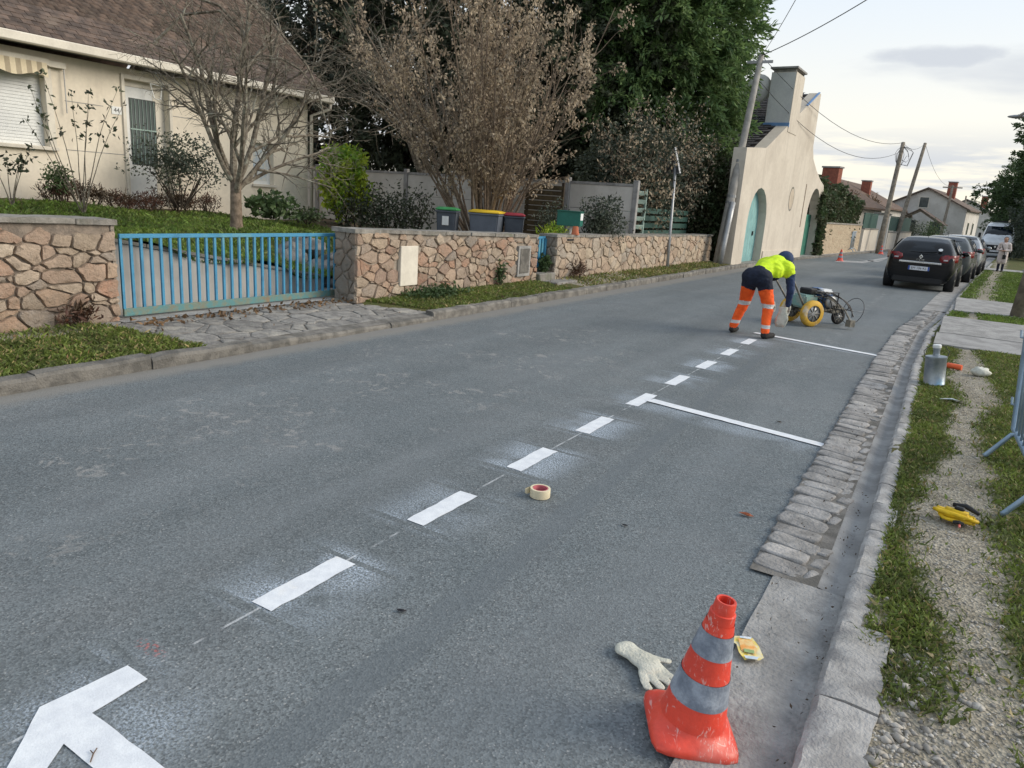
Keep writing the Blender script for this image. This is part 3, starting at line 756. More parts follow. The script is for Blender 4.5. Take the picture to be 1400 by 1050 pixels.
# ------------------------------------------------------------------ stone garden walls
def rubble_wall(name, label, y0, y1, xf, zb, zt0, zt1, thick, su, sv, mat, seed, faces=('front',), mort='mortar', holes=(), gap=.006):
    """wall along Y; front face at x=xf looking to +X, top falling from zt0 to zt1"""
    rng = random.Random(seed); w = empty(name, (xf-thick/2, (y0+y1)/2, zb), 0, label, 'wall')
    def add(nm, mb, mat_, **k):
        o = mb.build(nm, mat_, None, **k); o.parent = w; o.matrix_parent_inverse = Matrix.Translation(-Vector(w.location)); return o
    zt = lambda y: zt0+(zt1-zt0)*(y-y0)/(y1-y0)
    mb = MB()
    c = [(xf-.025, y0+.025, zb-.2), (xf-.025, y1-.025, zb-.2), (xf-thick+.02, y1-.025, zb-.2), (xf-thick+.02, y0+.025, zb-.2)]
    top = [(p_[0], p_[1], zt(p_[1])-.05) for p_ in c]
    mb.add(c+top, [(0, 1, 5, 4), (1, 2, 6, 5), (2, 3, 7, 6), (3, 0, 4, 7), (4, 5, 6, 7)])
    add('core', mb, mort)
    class P: pass
    holder = w
    zmax = max(zt0, zt1)
    def okf(cu, cv, poly):
        yv = y0+cu
        if zb+cv > zt(yv)-.075: return False
        for (a0, b0, a1, b1) in holes:
            if a0 < yv < a1 and b0 < zb+cv < b1: return False
        return True
    inv_ = -Vector(w.location)
    lay('stone', (0, 0, y1-y0, zmax-zb-.045), Vector((xf-.02, y0, zb))+inv_, (0, 1, 0), (0, 0, 1), (1, 0, 0), su, sv, gap, .034, mat, w, rng, okf, 1.0, 'auto', True)
    if 'near' in faces:
        lay('stone', (0, 0, thick, zt0-zb-.045), Vector((xf-thick, y0+.02, zb))+inv_, (1, 0, 0), (0, 0, 1), (0, -1, 0), .24, .17, .008, .025, 'quoin', w, rng, None, .3)
    if 'far' in faces:
        lay('stone', (0, 0, thick, zt1-zb-.045), Vector((xf, y1-.02, zb))+inv_, (-1, 0, 0), (0, 0, 1), (0, 1, 0), .24, .17, .008, .025, 'quoin', w, rng, None, .3)
    # coping slabs
    t = y0-.03
    while t < y1:
        L = min(rng.uniform(.45, .85), y1+.03-t)
        if L < .12: break
        mb = MB(); n = 5; th = rng.uniform(.045, .06)
        for i in range(n+1):
            yv = t+(L-.012)*i/n; e1, e2 = rng.uniform(.0, .035), rng.uniform(.0, .03); zz = zt(yv)
            mb.v += [(xf+e1, yv, zz-th), (xf+e1+.004, yv, zz+rng.uniform(-.004, .004)), (xf-thick-e2, yv, zz+rng.uniform(-.004, .004)), (xf-thick-e2, yv, zz-th)]
            if i:
                k = i*4
                for j in range(4): mb.f.append((k-4+j, k-4+(j+1) % 4, k+(j+1) % 4, k+j)); mb.mi.append(0)
        mb.f += [(0, 1, 2, 3), (n*4+3, n*4+2, n*4+1, n*4)]; mb.mi += [0, 0]
        add('coping_slab', mb, 'coping'); t += L
    return w, add
W1, _ = rubble_wall('stone_wall', 'coarse pinkish rubble wall ending at the hinge side of the wide blue gate', .6, 4.33, -7.52, .14, 1.27, 1.21, .42, .205, .115, 'rubble', 3, ('far',))
W2, add2 = rubble_wall('stone_wall', 'pinkish rubble wall with a cream meter door, between the wide and the narrow blue gates', 7.40, 12.42, -7.06, .12, 1.155, 1.055, .42, .172, .11, 'rubble', 4, ('near', 'far'), 'mortar_pale',
                       holes=((8.28, .30, 8.72, .93), (11.65, .26, 12.14, .87)))
W3, add3 = rubble_wall('stone_wall', 'long paler rubble wall running from the green letter box to the utility pole', 13.12, 23.75, -7.03, .12, 1.055, 1.0, .40, .235, .15, 'rubble_pale', 5, ('near', 'far'), 'mortar_pale')
# meter doors set into the middle wall
mb = MB().box((-7.09, 8.30, .32), (-7.022, 8.70, .91)); add2('meter_door', mb, 'trim_cream', bevel=.006)
mb = MB(); mb.box((-7.09, 11.67, .28), (-7.035, 12.12, .85)); f_ = add2('meter_panel', mb, 'concrete', bevel=.004)
mb = MB(); mb.box((-7.034, 11.73, .34), (-7.026, 12.06, .80)); add2('vent_panel', mb, 'kerb_stone_grey')
# letter slot at the near end of the long wall
add3('letter_slot', MB().box((-7.02, 13.55, .93), (-6.995, 13.80, .965)), 'black_plastic')

# ------------------------------------------------------------------ blue gates
def bar_gate(name, label, a, b, z0, z1, n, br, parts_extra=True):
    """tubular gate between ground points a and b (x,y)"""
    g = empty(name, (a[0], a[1], z0), 0, label, 'gate'); d = Vector((b[0]-a[0], b[1]-a[1], 0)); L = d.length; d.normalize()
    P0 = lambda t, z: tuple(d*t+Vector((0, 0, z-z0)))
    MB().bar(P0(0, z1-.022), P0(L, z1-.022), .035, .045).build('top_rail', 'blue_paint', g, bevel=.004)
    MB().bar(P0(0, z0+.04), P0(L, z0+.04), .035, .085).build('bottom_rail', 'blue_peeled', g, bevel=.004)
    me = MB().bar((0, 0, z0+.08), (0, 0, z1-.045), br, br).mesh('bar', 'blue_paint')
    for i in range(n):
        t = .012+(L-.024)*i/(n-1); q = P0(t, z0)
        linkmesh('bar', me, g, (q[0], q[1], -z0), (0, 0, math.atan2(d.y, d.x)))
    return g
bar_gate('blue_gate', 'wide peeling blue tubular gate closing the driveway between stone walls', (-7.62, 4.42), (-7.60, 7.66), .175, 1.055, 29, .028)
bar_gate('blue_gate', 'narrow blue garden gate in the gap between the two rubble walls', (-7.30, 12.47), (-7.28, 13.08), .30, 1.0, 6, .06)
# threshold steps of the narrow gate
mb = MB().box((-7.45, 12.44, .05), (-6.98, 13.10, .30)); o = mb.build('gate_step', 'coping', None, bevel=.02); props(o, 'worn stone step under the narrow blue gate', 'step')
mb = MB().box((-6.98, 12.5, .05), (-6.62, 13.4, .165)); o = mb.build('gate_step', 'flagstone', None, bevel=.015); props(o, 'pale flat stone slab before the step of the narrow gate', 'step')

# ------------------------------------------------------------------ garden earth behind the walls
CP = [(-7.75, 4.4, .98), (-7.6, 1, 1.0), (-7.7, -3, 1.0), (-10, 3, 1.04), (-15, 4, 1.14), (-15, 7, 1.08), (-15, 10, .96), (-15, 13.8, .78), (-10.4, 8.05, .88), (-9.6, 7.3, .74), (-8.35, 7.8, .33), (-8.05, 6.2, .64),
      (-8.6, 6.2, .74), (-9.2, 8.8, .34), (-8.5, 10, .45), (-7.5, 10, .5), (-7.5, 12, .45), (-7.5, 14, .5), (-10.5, 14, .4), (-9, 15, .4), (-8, 17, .45), (-7.5, 20, .45), (-14, 16, .5), (-20, 16, .6), (-20, 10, 1), (-22, 24, .6), (-8, 23.5, .4), (-12, 12, .62), (-12.5, 10, .84), (-11, 10.5, .68)]
CPa = np.array(CP)
def zgarden(x, y):
    d2 = (CPa[:, 0]-x)**2+(CPa[:, 1]-y)**2+.02; w = d2**-1.6
    return float((w@CPa[:, 2])/w.sum())+.012*N2(x, y, 2)+.008*N2(x, y, 6)
RW0, RW1 = Vector((-7.78, 4.40, 0)), Vector((-8.28, 7.95, 0))
def on_drive(x, y):
    if y < 4.40 or y > 8.4 or x < -9.3: return False
    xw = RW0.x+(RW1.x-RW0.x)*(y-RW0.y)/(RW1.y-RW0.y)
    return x > xw+.05
def pgard(x, y):
    e = .4*N2(x, y, 1.1, 9)+.25*N2(x, y, 4, 2)
    if x < -14.2 or y > 13: return .8+e
    if y > 8.6 and x > -10: return .45+e
    return .12+e*.7
setting(earth('lawn', -30, -7.3, -3, 24, (.16, .16), zgarden, 'lawn_ground', pgard, keep=lambda x, y: not on_drive(x, y) and x < (-7.72 if y < 4.5 else -7.28)), 'raised front garden lawn behind the walls', 'lawn')
mb = MB().add([(-7.4, 4.3, .15), (-9.6, 4.3, .15), (-9.6, 8.6, .17), (-7.4, 8.6, .16)], [(0, 1, 2, 3)])
setting(mb.build('driveway', 'concrete'), 'sunken concrete driveway inside the blue gate', 'driveway')
# sloping retaining wall seen through the gate
rw = empty('retaining_wall', (RW0.x, RW0.y, .1), 0, 'pale stained concrete retaining wall sloping down behind the blue gate bars', 'wall')
n_ = (RW1-RW0).normalized(); s_ = Vector((-n_.y, n_.x, 0)); L = (RW1-RW0).length
def q(t, z, w): return tuple(n_*t+s_*w+Vector((0, 0, z-.1)))
mb = MB().add([q(0, .05, 0), q(L, .05, 0), q(L, .33, 0), q(0, .96, 0), q(0, .05, .16), q(L, .05, .16), q(L, .33, .16), q(0, .96, .16)], [(0, 1, 2, 3), (7, 6, 5, 4), (0, 3, 7, 4), (1, 5, 6, 2), (3, 2, 6, 7)])
m, b = newmat('retaining'); p = pos(); xx, yy_, zz = sep(p)
c = mix(noise(p, 1.6, 6).step(.4, .62), (.47, .46, .44), (.37, .365, .35)); st = noise(combine(xx*6, yy_*6, zz*.5), 1.0, 5).step(.55, .7)
c = mix(st*.6, c, (.20, .185, .16)); link(c, b.inputs['Base Color']); b.inputs['Roughness'].default_value = .9
mb.build('wall_body', 'retaining', rw)
for i in range(8):
    t0, t1 = L*i/8+.006, L*(i+1)/8-.006; z0, z1 = .965-.63*t0/L, .965-.63*t1/L
    mb = MB().add([q(t0, z0, -.03), q(t1, z1, -.03), q(t1, z1, .19), q(t0, z0, .19), q(t0, z0+.04, -.03), q(t1, z1+.04, -.03), q(t1, z1+.04, .19), q(t0, z0+.04, .19)], [(0, 3, 2, 1), (4, 5, 6, 7), (0, 1, 5, 4), (1, 2, 6, 5), (2, 3, 7, 6), (3, 0, 4, 7)])
    mb.build('coping_slab', 'coping', rw)
rng = random.Random(8)
for i, (x, y, z, r) in enumerate(((-8.75, 8.5, .38, .28), (-9.3, 8.2, .5, .3), (-8.35, 8.75, .34, .24), (-9.0, 9.2, .45, .33), (-9.8, 9.0, .62, .3), (-8.6, 9.7, .55, .26), (-9.6, 8.5, .62, .22), (-8.4, 8.25, .22, .2))):
    mb = MB().ball((0, 0, 0), r, 9, 6, (1.25, 1.0, .62), .32, rng)
    o = mb.build('rock', 'rock', None, 'auto', loc=(x, y, z), rot=(0, 0, rng.uniform(0, 3))); props(o, 'grey lumpy rock in the bank behind the blue gate', 'rock', 'rocks behind the blue gate')
# ------------------------------------------------------------------ bungalow
HX = -15.0
hy = lambda px, py: onx(px, py, HX)[1]
house = empty('house', (HX, 8, .6), 0, 'cream rendered bungalow with a steep brown tiled roof and white gutter', 'house')
HO = -Vector(house.location)
def hp(name, mb, mat, parent=house, **k):
    mb.v = [tuple(Vector(v)+HO) for v in mb.v]
    return mb.build(name, mat, parent, **k)
Y1 = 13.88; ZE = 3.56
# openings on the street front: (y0,z0,y1,z1)
wy1 = hy(63, 150); wz0 = onx(40, 198, HX)[2]; wz1 = onx(60, 103, HX)[2]
dy0, dy1 = hy(168, 150), hy(233, 150); dz1 = onx(200, 113, HX)[2]; dz0 = 1.0
ky0, ky1 = hy(346, 220), hy(374, 220); kz0, kz1 = onx(360, 252, HX)[2], onx(360, 196, HX)[2]
openings = [(wy1-2.3, wz0, wy1, wz1), (dy0+.05, dz0, dy1-.05, dz1), (ky0, kz0, ky1, kz1)]
def wall_with_holes(x, y0, y1, z0, z1, holes, depth):
    """front wall as a grid of panels round the openings, with reveals"""
    ycut = sorted({y0, y1, *[h[0] for h in holes], *[h[2] for h in holes]}); zcut = sorted({z0, z1, *[h[1] for h in holes], *[h[3] for h in holes]})
    mb = MB()
    for a, b2 in zip(ycut, ycut[1:]):
        for c, d in zip(zcut, zcut[1:]):
            if any(h[0]-1e-6 <= a and b2 <= h[2]+1e-6 and h[1]-1e-6 <= c and d <= h[3]+1e-6 for h in holes): continue
            mb.add([(x, a, c), (x, b2, c), (x, b2, d), (x, a, d)], [(0, 1, 2, 3)])
    for (a, c, b2, d) in holes:
        mb.add([(x, a, c), (x, b2, c), (x, b2, d), (x, a, d), (x-depth, a, c), (x-depth, b2, c), (x-depth, b2, d), (x-depth, a, d)], [(0, 4, 5, 1), (1, 5, 6, 2), (2, 6, 7, 3), (3, 7, 4, 0)])
    return mb
mb = wall_with_holes(HX, -3, Y1, .3, ZE+.15, openings, .22)
mb.add([(HX, Y1, .3), (HX-9, Y1, .3), (HX-9, Y1, ZE+.15), (HX-4.5, Y1, ZE+3.9), (HX, Y1, ZE+.15)], [(0, 1, 2, 3, 4)])
mb.add([(HX-9, -3, .3), (HX-9, Y1, .3), (HX-9, Y1, ZE+.15), (HX-9, -3, ZE+.15)], [(0, 1, 2, 3)])
mb.add([(HX, -3, .3), (HX-9, -3, .3), (HX-9, -3, ZE+.15), (HX-4.5, -3, ZE+3.9), (HX, -3, ZE+.15)], [(0, 1, 2, 3, 4)])
wall_o = hp('wall', mb, 'render_cream')
# horizontal panel joints of the precast walls, recessed look by thin dark battens
for (z, ya, yb) in ((onx(140, 145, HX)[2], wy1+.35, dy0-.4), (onx(140, 209, HX)[2], wy1+.3, dy0), (onx(140, 209, HX)[2], dy1+.05, ky0-.1), (onx(140, 145, HX)[2], dy1+.05, Y1-.1)):
    hp('wall_joint', MB().box((HX-.01, ya, z-.007), (HX+.004, yb, z+.007)), 'concrete', wall_o)
# shutter window with sill, frame and awning valance
a, c, b2, d = openings[0]
win = hp('window', MB().box((HX-.20, a, c), (HX-.16, b2, d)), 'white_pvc')
mb = MB(); k = int((d-c)/.055)
for i in range(k): z = c+(d-c)*i/k; mb.box((HX-.158, a+.03, z+.004), (HX-.146, b2-.03, z+(d-c)/k-.002))
hp('roller_shutter', mb, 'white_pvc', win)
hp('sill', MB().box((HX-.16, a-.06, c-.07), (HX+.09, b2+.14, c-.005)), 'trim_cream', win, bevel=.008)
hp('frame', MB().box((HX-.02, b2+.002, c-.004), (HX+.035, b2+.13, d+.25)), 'trim_cream', win, bevel=.004)
aw = hp('awning', MB().box((HX+.0, a-.1, d+.17), (HX+.14, b2+.05, d+.28)), 'trim_cream')
n = 26
for i in range(n):
    ya, yb = a+(b2-a)*i/n, a+(b2-a)*(i+1)/n; lob = lambda t: d-.04+.035*math.cos(2*PI*3.2*t+.6)
    mb = MB(); mb.add([(HX+.16, ya, d+.20), (HX+.16, yb, d+.20), (HX+.18, yb, lob(i/n+1/n)), (HX+.18, ya, lob(i/n)), (HX+.165, ya, d+.20), (HX+.165, yb, d+.20), (HX+.186, yb, lob(i/n+1/n)), (HX+.186, ya, lob(i/n))], [(0, 1, 2, 3), (7, 6, 5, 4), (3, 2, 6, 7)])
    hp('valance_strip', mb, 'awning' if i % 2 else 'awning_stripe', aw)
hp('awning_crank', MB().tube([(HX+.09, b2+.33, d+.2), (HX+.09, b2+.33, d-.62)], .011), 'galv', aw)
hp('awning_bracket', MB().box((HX, b2+.06, d+.16), (HX+.12, b2+.36, d+.26)), 'trim_cream', aw)
# glazed front door with grille, in a white surround
a, c, b2, d = openings[1]
door = hp('door', MB().box((HX-.20, a, c), (HX-.14, b2-.26, d-.12)), 'white_pvc')
hp('side_panel', MB().box((HX-.20, b2-.25, c), (HX-.15, b2, d-.12)), 'trim_cream', door)
hp('transom', MB().box((HX-.20, a, d-.115), (HX-.13, b2, d)), 'trim_cream', door)
g0, g1 = hy(176, 180)+.12, hy(212, 180)+.12
hp('glass', MB().box((HX-.138, g0, c+.85), (HX-.134, g1, d-.33)), 'pane', door)
mb = MB()
for i in range(7): yv = g0+(g1-g0)*(i+.5)/7; mb.tube([(HX-.125, yv, c+.87), (HX-.125, yv, d-.35)], .007, 5)
mb.box((HX-.133, g0, (c+d)/2+.3), (HX-.12, g1, (c+d)/2+.325))
hp('grille', mb, 'louver_green', door)
hp('handle', MB().box((HX-.14, g1+.06, 1.85), (HX-.08, g1+.09, 2.0)), 'chrome', door)
for (ya, yb, za, zb) in ((a-.07, a-.002, c, d+.09), (b2+.002, b2+.07, c, d+.09), (a-.002, b2+.002, d+.005, d+.09)):
    hp('surround', MB().box((HX-.01, ya, za), (HX+.04, yb, zb)), 'trim_cream', door, bevel=.004)
mb = MB(); yv = hy(213, 120); mb.tube([(HX+.06, yv-.16, dz1-.01), (HX+.10, yv-.11, dz1-.30), (HX+.10, yv+.03, dz1-.30), (HX+.06, yv+.10, dz1-.03), (HX+.06, yv-.16, dz1-.01)], .013, 5)
hp('lamp_bracket', mb, 'white_pvc', door)
# house number plaque
pc = onx(159, 151, HX); plq = hp('number_plaque', MB().box((HX+.001, pc[1]-.10, pc[2]-.075), (HX+.014, pc[1]+.10, pc[2]+.075)), 'white_pvc')
def text(name, s, size, mat, parent, loc, rot, ex=.001, align='CENTER'):
    cu = bpy.data.curves.new(name, 'FONT'); cu.body = s; cu.size = size; cu.extrude = ex; cu.align_x = align; cu.align_y = 'CENTER'
    o = bpy.data.objects.new('_t', cu); COL.objects.link(o); dg = bpy.context.evaluated_depsgraph_get(); me = bpy.data.meshes.new_from_object(o.evaluated_get(dg)); bpy.data.objects.remove(o)
    me.materials.clear(); me.materials.append(MATS[mat]); me.name = name
    return linkmesh(name, me, parent, loc, rot)
text('digits', '44', .12, 'ink', plq, tuple(Vector((HX+.0155, pc[1], pc[2]))+HO), (PI/2, 0, PI/2))
# small window behind the bare tree
a, c, b2, d = openings[2]
w3 = hp('window', MB().box((HX-.20, a, c), (HX-.15, b2, d)), 'white_pvc')
hp('pane', MB().box((HX-.149, a+.09, c+.08), (HX-.145, b2-.09, d-.08)), 'paper_blue', w3)
hp('sill', MB().box((HX-.14, a-.05, c-.06), (HX+.06, b2+.05, c-.005)), 'trim_cream', w3)
# gutter, fascia, soffit, downpipe
gz = onx(440, 134, HX+.5)[2]
hp('gutter', MB().box((HX+.42, -3, gz-.09), (HX+.56, Y1+.42, gz+.075)), 'trim_cream', bevel=.02)
hp('soffit', MB().box((HX-.05, -3, gz-.045), (HX+.418, Y1+.3, gz-.02)), 'concrete_dark')
mb = MB().tube([(HX+.47, Y1+.34, gz-.08), (HX+.47, Y1+.34, gz-.22), (HX+.10, Y1+.04, gz-.42), (HX+.10, Y1+.04, .6)], .045, 8)
hp('downpipe', mb, 'trim_cream', smooth=True)
# roof deck and tiles
pitch = math.radians(40); e0 = Vector((HX+.50, 0, gz+.08)); up = Vector((-math.cos(pitch), 0, math.sin(pitch))); nn = Vector((math.sin(pitch), 0, math.cos(pitch))); RL = 5.05/math.cos(pitch)
rd = MB(); pr = e0+up*RL
rd.add([(e0.x, -3, e0.z-.02), (e0.x, Y1+.35, e0.z-.02), (pr.x, Y1+.35, pr.z-.02), (pr.x, -3, pr.z-.02), (2*pr.x-e0.x, -3, e0.z-.02), (2*pr.x-e0.x, Y1+.35, e0.z-.02)], [(0, 1, 2, 3), (3, 2, 5, 4)])
roof = hp('roof', rd, 'roof_tile')
hp('verge_board', MB().add([(e0.x, Y1+.355, e0.z-.22), (pr.x, Y1+.355, pr.z-.22), (pr.x, Y1+.355, pr.z), (e0.x, Y1+.355, e0.z), (e0.x, Y1+.33, e0.z-.22), (pr.x, Y1+.33, pr.z-.22), (pr.x, Y1+.33, pr.z), (e0.x, Y1+.33, e0.z)], [(0, 1, 2, 3), (7, 6, 5, 4), (0, 4, 5, 1)]), 'trim_cream', roof)
rng = random.Random(77); TW, TE, TT = .19, .135, .016
tile_me = []
for q_ in range(4):
    mb = MB(); w = TW-.008; h0 = TE*1.7
    for (yv, t, nz) in ((0, 0, .014), (w, 0, .014), (w, h0, .002), (0, h0, .002)): mb.v.append(tuple(Vector((0, yv, 0))+up*t+nn*(nz+TT+rng.uniform(-.002, .002))))
    for (yv, t, nz) in ((0, 0, .014), (w, 0, .014), (w, h0, .002), (0, h0, .002)): mb.v.append(tuple(Vector((0, yv, 0))+up*t+nn*nz))
    mb.f = [(0, 1, 2, 3), (0, 4, 5, 1), (1, 5, 6, 2), (3, 7, 4, 0)]; mb.mi = [0]*4
    tile_me.append((mb.mesh('roof_tile', 'roof_tile'), [Vector(v) for v in mb.v], mb.f))
rows = int(RL/TE); rest = MB(); cnt = 0; TV = []; TF = []
for r_ in range(rows):
    c_ = 0; yv = 5.6+(r_ % 2)*TW/2-.1 if r_ < 8 else -3.0
    yv = -3.0+(r_ % 2)*TW/2
    while yv < Y1+.25:
        qd = rng.randrange(4); base = e0+up*(r_*TE-.03)+Vector((0, yv+rng.uniform(-.004, .004), rng.uniform(-.003, .006)))
        if r_ < 7 and 6.2 < yv and cnt < 300:
            linkmesh('roof_tile', tile_me[qd][0], roof, tuple(base+HO)); cnt += 1
        else:
            k = len(TV); TV += [tuple(base+v+HO) for v in tile_me[qd][1]]; TF += [tuple(i+k for i in f) for f in tile_me[qd][2]]
        yv += TW
props(linkmesh('roof_tiles', fastmesh('roof_tiles', TV, TF, 'roof_tile'), roof), kind='stuff')
hp('ridge', MB().tube([(pr.x, -3, pr.z+.02), (pr.x, Y1+.36, pr.z+.02)], .10, 8), 'roof_tile', roof)

# ------------------------------------------------------------------ precast concrete fence across the back garden
fence = empty('concrete_fence', (-12, 18, .4), 0, 'pale precast concrete panel fence between dark posts behind the bins', 'fence')
FO = -Vector(fence.location)
pxs = [ony(px, 240, 18)[0] for px in (495, 556, 617, 700, 778, 872)]
pxs = [pxs[0]-4.0, pxs[0]-2.0]+pxs
def fp(name, mb, mat, **k):
    mb.v = [tuple(Vector(v)+FO) for v in mb.v]; return mb.build(name, mat, fence, **k)
for x in pxs: fp('post', MB().box((x-.07, 17.93, .2), (x+.07, 18.06, 2.36)), 'concrete_dark', bevel=.01)
for a, b2 in zip(pxs, pxs[1:]):
    for (z0, z1) in ((.3, .93), (.94, 1.57), (1.58, 2.2)):
        fp('panel', MB().box((a+.072, 17.98, z0), (b2-.072, 18.02, z1)), 'render_white', bevel=.008)
    fp('cap_rail', MB().box((a+.072, 17.965, 2.202), (b2-.072, 18.035, 2.27)), 'concrete')
# split bamboo screen leaning on the fence
x0, x1 = ony(716, 300, 17.4)[0], ony(768, 300, 17.4)[0]
scr = empty('bamboo_screen', ((x0+x1)/2, 17.4, .4), 0, 'dark brown slatted screen standing before the concrete fence', 'screen')
for i in range(12):
    z = .1+i*.135; MB().box((-(x1-x0)/2, -.012, z), ((x1-x0)/2, .012, z+.115)).build('slat', 'bamboo', scr)
for x in (-(x1-x0)/2+.05, (x1-x0)/2-.05): MB().box((x-.035, .014, 0), (x+.035, .07, 1.78)).build('post', 'bark_dark', scr)

# ------------------------------------------------------------------ wheelie bins
def bin_(label, px, py, dep, lid, body, w=.50, h=1.04, stick=None, rz=.35, two=None):
    p0 = at(px, py, dep); zt = p0[2]; b0 = empty('wheelie_bin', (p0[0], p0[1], zt-h), rz, label, 'bin')
    d = w*1.12; mb = MB()
    lo, hi = .80, 1.0; z1 = h-.07
    mb.v = [(-w/2*lo, -d/2*lo, .05), (w/2*lo, -d/2*lo, .05), (w/2*lo, d/2*lo, .05), (-w/2*lo, d/2*lo, .05), (-w/2*hi, -d/2*hi, z1), (w/2*hi, -d/2*hi, z1), (w/2*hi, d/2*hi, z1), (-w/2*hi, d/2*hi, z1)]
    mb.f = [(0, 3, 2, 1), (4, 5, 6, 7), (0, 1, 5, 4), (1, 2, 6, 5), (2, 3, 7, 6), (3, 0, 4, 7)]; mb.mi = [0]*6
    bo = mb.build('body', body, b0, bevel=.025, seg=2)
    MB().box((-w/2-.02, -d/2-.02, z1-.05), (w/2+.02, d/2+.02, z1-.012)).build('rim', body, bo, bevel=.01)
    mb = MB(); a, e = w/2+.015, d/2+.02
    mb.add([(-a, -e, z1), (a, -e, z1), (a, e, z1), (-a, e, z1), (-a, -e, z1+.035), (a, -e, z1+.035), (a, e, z1+.03), (-a, e, z1+.03), (-a*.75, -e*.7, z1+.075), (a*.75, -e*.7, z1+.075), (a*.75, e*.7, z1+.06), (-a*.75, e*.7, z1+.06)],
           [(0, 3, 2, 1), (0, 1, 5, 4), (1, 2, 6, 5), (2, 3, 7, 6), (3, 0, 4, 7), (4, 5, 9, 8), (5, 6, 10, 9), (6, 7, 11, 10), (7, 4, 8, 11), (8, 9, 10, 11)])
    mb.build('lid', lid, b0, 'auto', bevel=.008)
    MB().tube([(-w*.4, d/2+.03, z1+.0), (-w*.4, d/2+.09, z1+.02), (w*.4, d/2+.09, z1+.02), (w*.4, d/2+.03, z1)], .014).build('handle', body, b0)
    for s in (-1, 1):
        wh = MB().lathe([(.03, -.025), (.1, -.025), (.1, .025), (.03, .025)], 14, axis='x').build('wheel', 'rubber', b0, loc=(s*(w/2-.02), d/2*.75, .1))
    if stick:
        MB().box((-.075, -d/2*.96-.012, z1*stick-.1), (.075, -d/2*.96-.008, z1*stick+.1)).build('sticker', 'sticker', bo, rot=(.055, 0, 0))
    return b0
bin_('dark wheelie bin with a green lid and white sticker', 613, 283, 16.6, 'lid_green', 'bin_grey', .46, 1.0, .77, rz=.45)
bin_('wide grey wheelie bin with a bright yellow lid', 667, 287, 16.9, 'lid_yellow', 'bin_grey_light', .70, 1.05, None, rz=.35)
bin_('dark wheelie bin with a dull red lid beside the yellow-lidded one', 704, 291, 17.2, 'lid_red', 'bin_grey', .46, 1.0, None, rz=.5)
# letter box on a post with a terracotta pot
pm_ = at(779, 299, 15.3)
lb = empty('letter_box', (pm_[0], pm_[1], .5), .25, 'green metal letter box on a thin post above the rubble wall', 'letter box')
zc = pm_[2]-.5
bx_ = MB().box((-.25, -.13, zc-.15), (.25, .20, zc+.15)).build('box', 'green_box', lb, bevel=.012, seg=2)
MB().box((-.256, -.15, zc+.15), (.256, .21, zc+.165)).build('roof_flap', 'green_box', bx_)
MB().box((.2505, -.09, zc-.02), (.254, .16, zc+.12)).build('label_plate', 'sticker', bx_, bevel=.001)
MB().tube([(.03, .03, -.1), (.03, .03, zc-.15)], .025, 8).build('post', 'white_pvc', lb)
pt = at(787, 312.5, 15.2); pot = empty('flower_pot', (pt[0], pt[1], pt[2]-.06), 0, 'upturned terracotta flower pot on the wall by the letter box', 'flower pot')
MB().lathe([(.085, -.07), (.085, -.03), (.075, -.03), (.055, .11), (.02, .11)], 14).build('pot', 'terracotta', pot, 'auto')
# louvred green gate beside the fence end, seen over the long wall
lg = empty('louvred_gate', (-7.75, 18.55, .45), 0, 'pale green louvred panel beside a dark green post above the long wall', 'gate')
def gl(name, mb, mat): return mb.build(name, mat, lg)
gl('post', MB().box((-.05, -.38, 0), (.05, -.14, 1.8)), 'louver_dark')
gl('stile', MB().box((-.025, -.05, .35), (.025, .03, 1.78)), 'louver_green'); gl('stile', MB().box((-.025, .86, .35), (.025, .93, 1.74)), 'louver_green')
for i in range(6):
    z = .50+i*.225; gl('slat', MB().bar((0, .03, z), (0, .86, z), .03, .11, (0.5, 0, 1)), 'louver_green')
for i in range(4):
    z = .5+i*.2; gl('rail', MB().box((-.02, .95, z), (.02, 4.6, z+.14)), 'louver_dark')
# ------------------------------------------------------------------ vegetation
def sprout(mb, p, d, L, r, lvl, rng, P, tips, segs=None):
    """recursive branch; P per-level dict: n children, ratio, angle, wob, grav, sides"""
    S = P['segs'][lvl]; pts = [Vector(p)]; d = Vector(d).normalized(); rad = [r]; dirs = [d.copy()]
    for i in range(S):
        d = (d+Vector((rng.uniform(-1, 1), rng.uniform(-1, 1), rng.uniform(-1, 1)))*P['wob'][lvl]+Vector((0, 0, P['grav'][lvl]))).normalized()
        pts.append(pts[-1]+d*(L/S)); rad.append(max(r*(1-(i+1)/S*P['tap'][lvl]), .0015)); dirs.append(d.copy())
    mb.tube(pts, rad, P['sides'][lvl], cap=False)
    last = lvl+1 >= len(P['n'])
    for k in range(len(pts)):
        tips.append((pts[k], dirs[k], lvl))
    if last: return
    for c in range(P['n'][lvl]):
        t = P['from'][lvl]+(1-P['from'][lvl])*(c+rng.random())/P['n'][lvl]; i = min(int(t*S), S-1); f = t*S-i
        q = pts[i].lerp(pts[i+1], f); dd = dirs[i]
        ax = dd.orthogonal().normalized(); ax.rotate(Matrix.Rotation(rng.uniform(0, 2*PI), 3, dd)); nd_ = dd.copy()
        nd_.rotate(Matrix.Rotation(P['ang'][lvl]*rng.uniform(.7, 1.3), 3, ax))
        sprout(mb, q, nd_, L*P['ratio'][lvl]*rng.uniform(.65, 1.15)*(1.15-.45*t), max(rad[i]*.62, .002), lvl+1, rng, P, tips)
def pick(tips, n, lvl, g, jit=.05):
    T = [t for t in tips if t[2] >= lvl]; idx = g.integers(0, len(T), n)
    return np.array([T[i][0] for i in idx])+g.normal(size=(n, 3))*jit
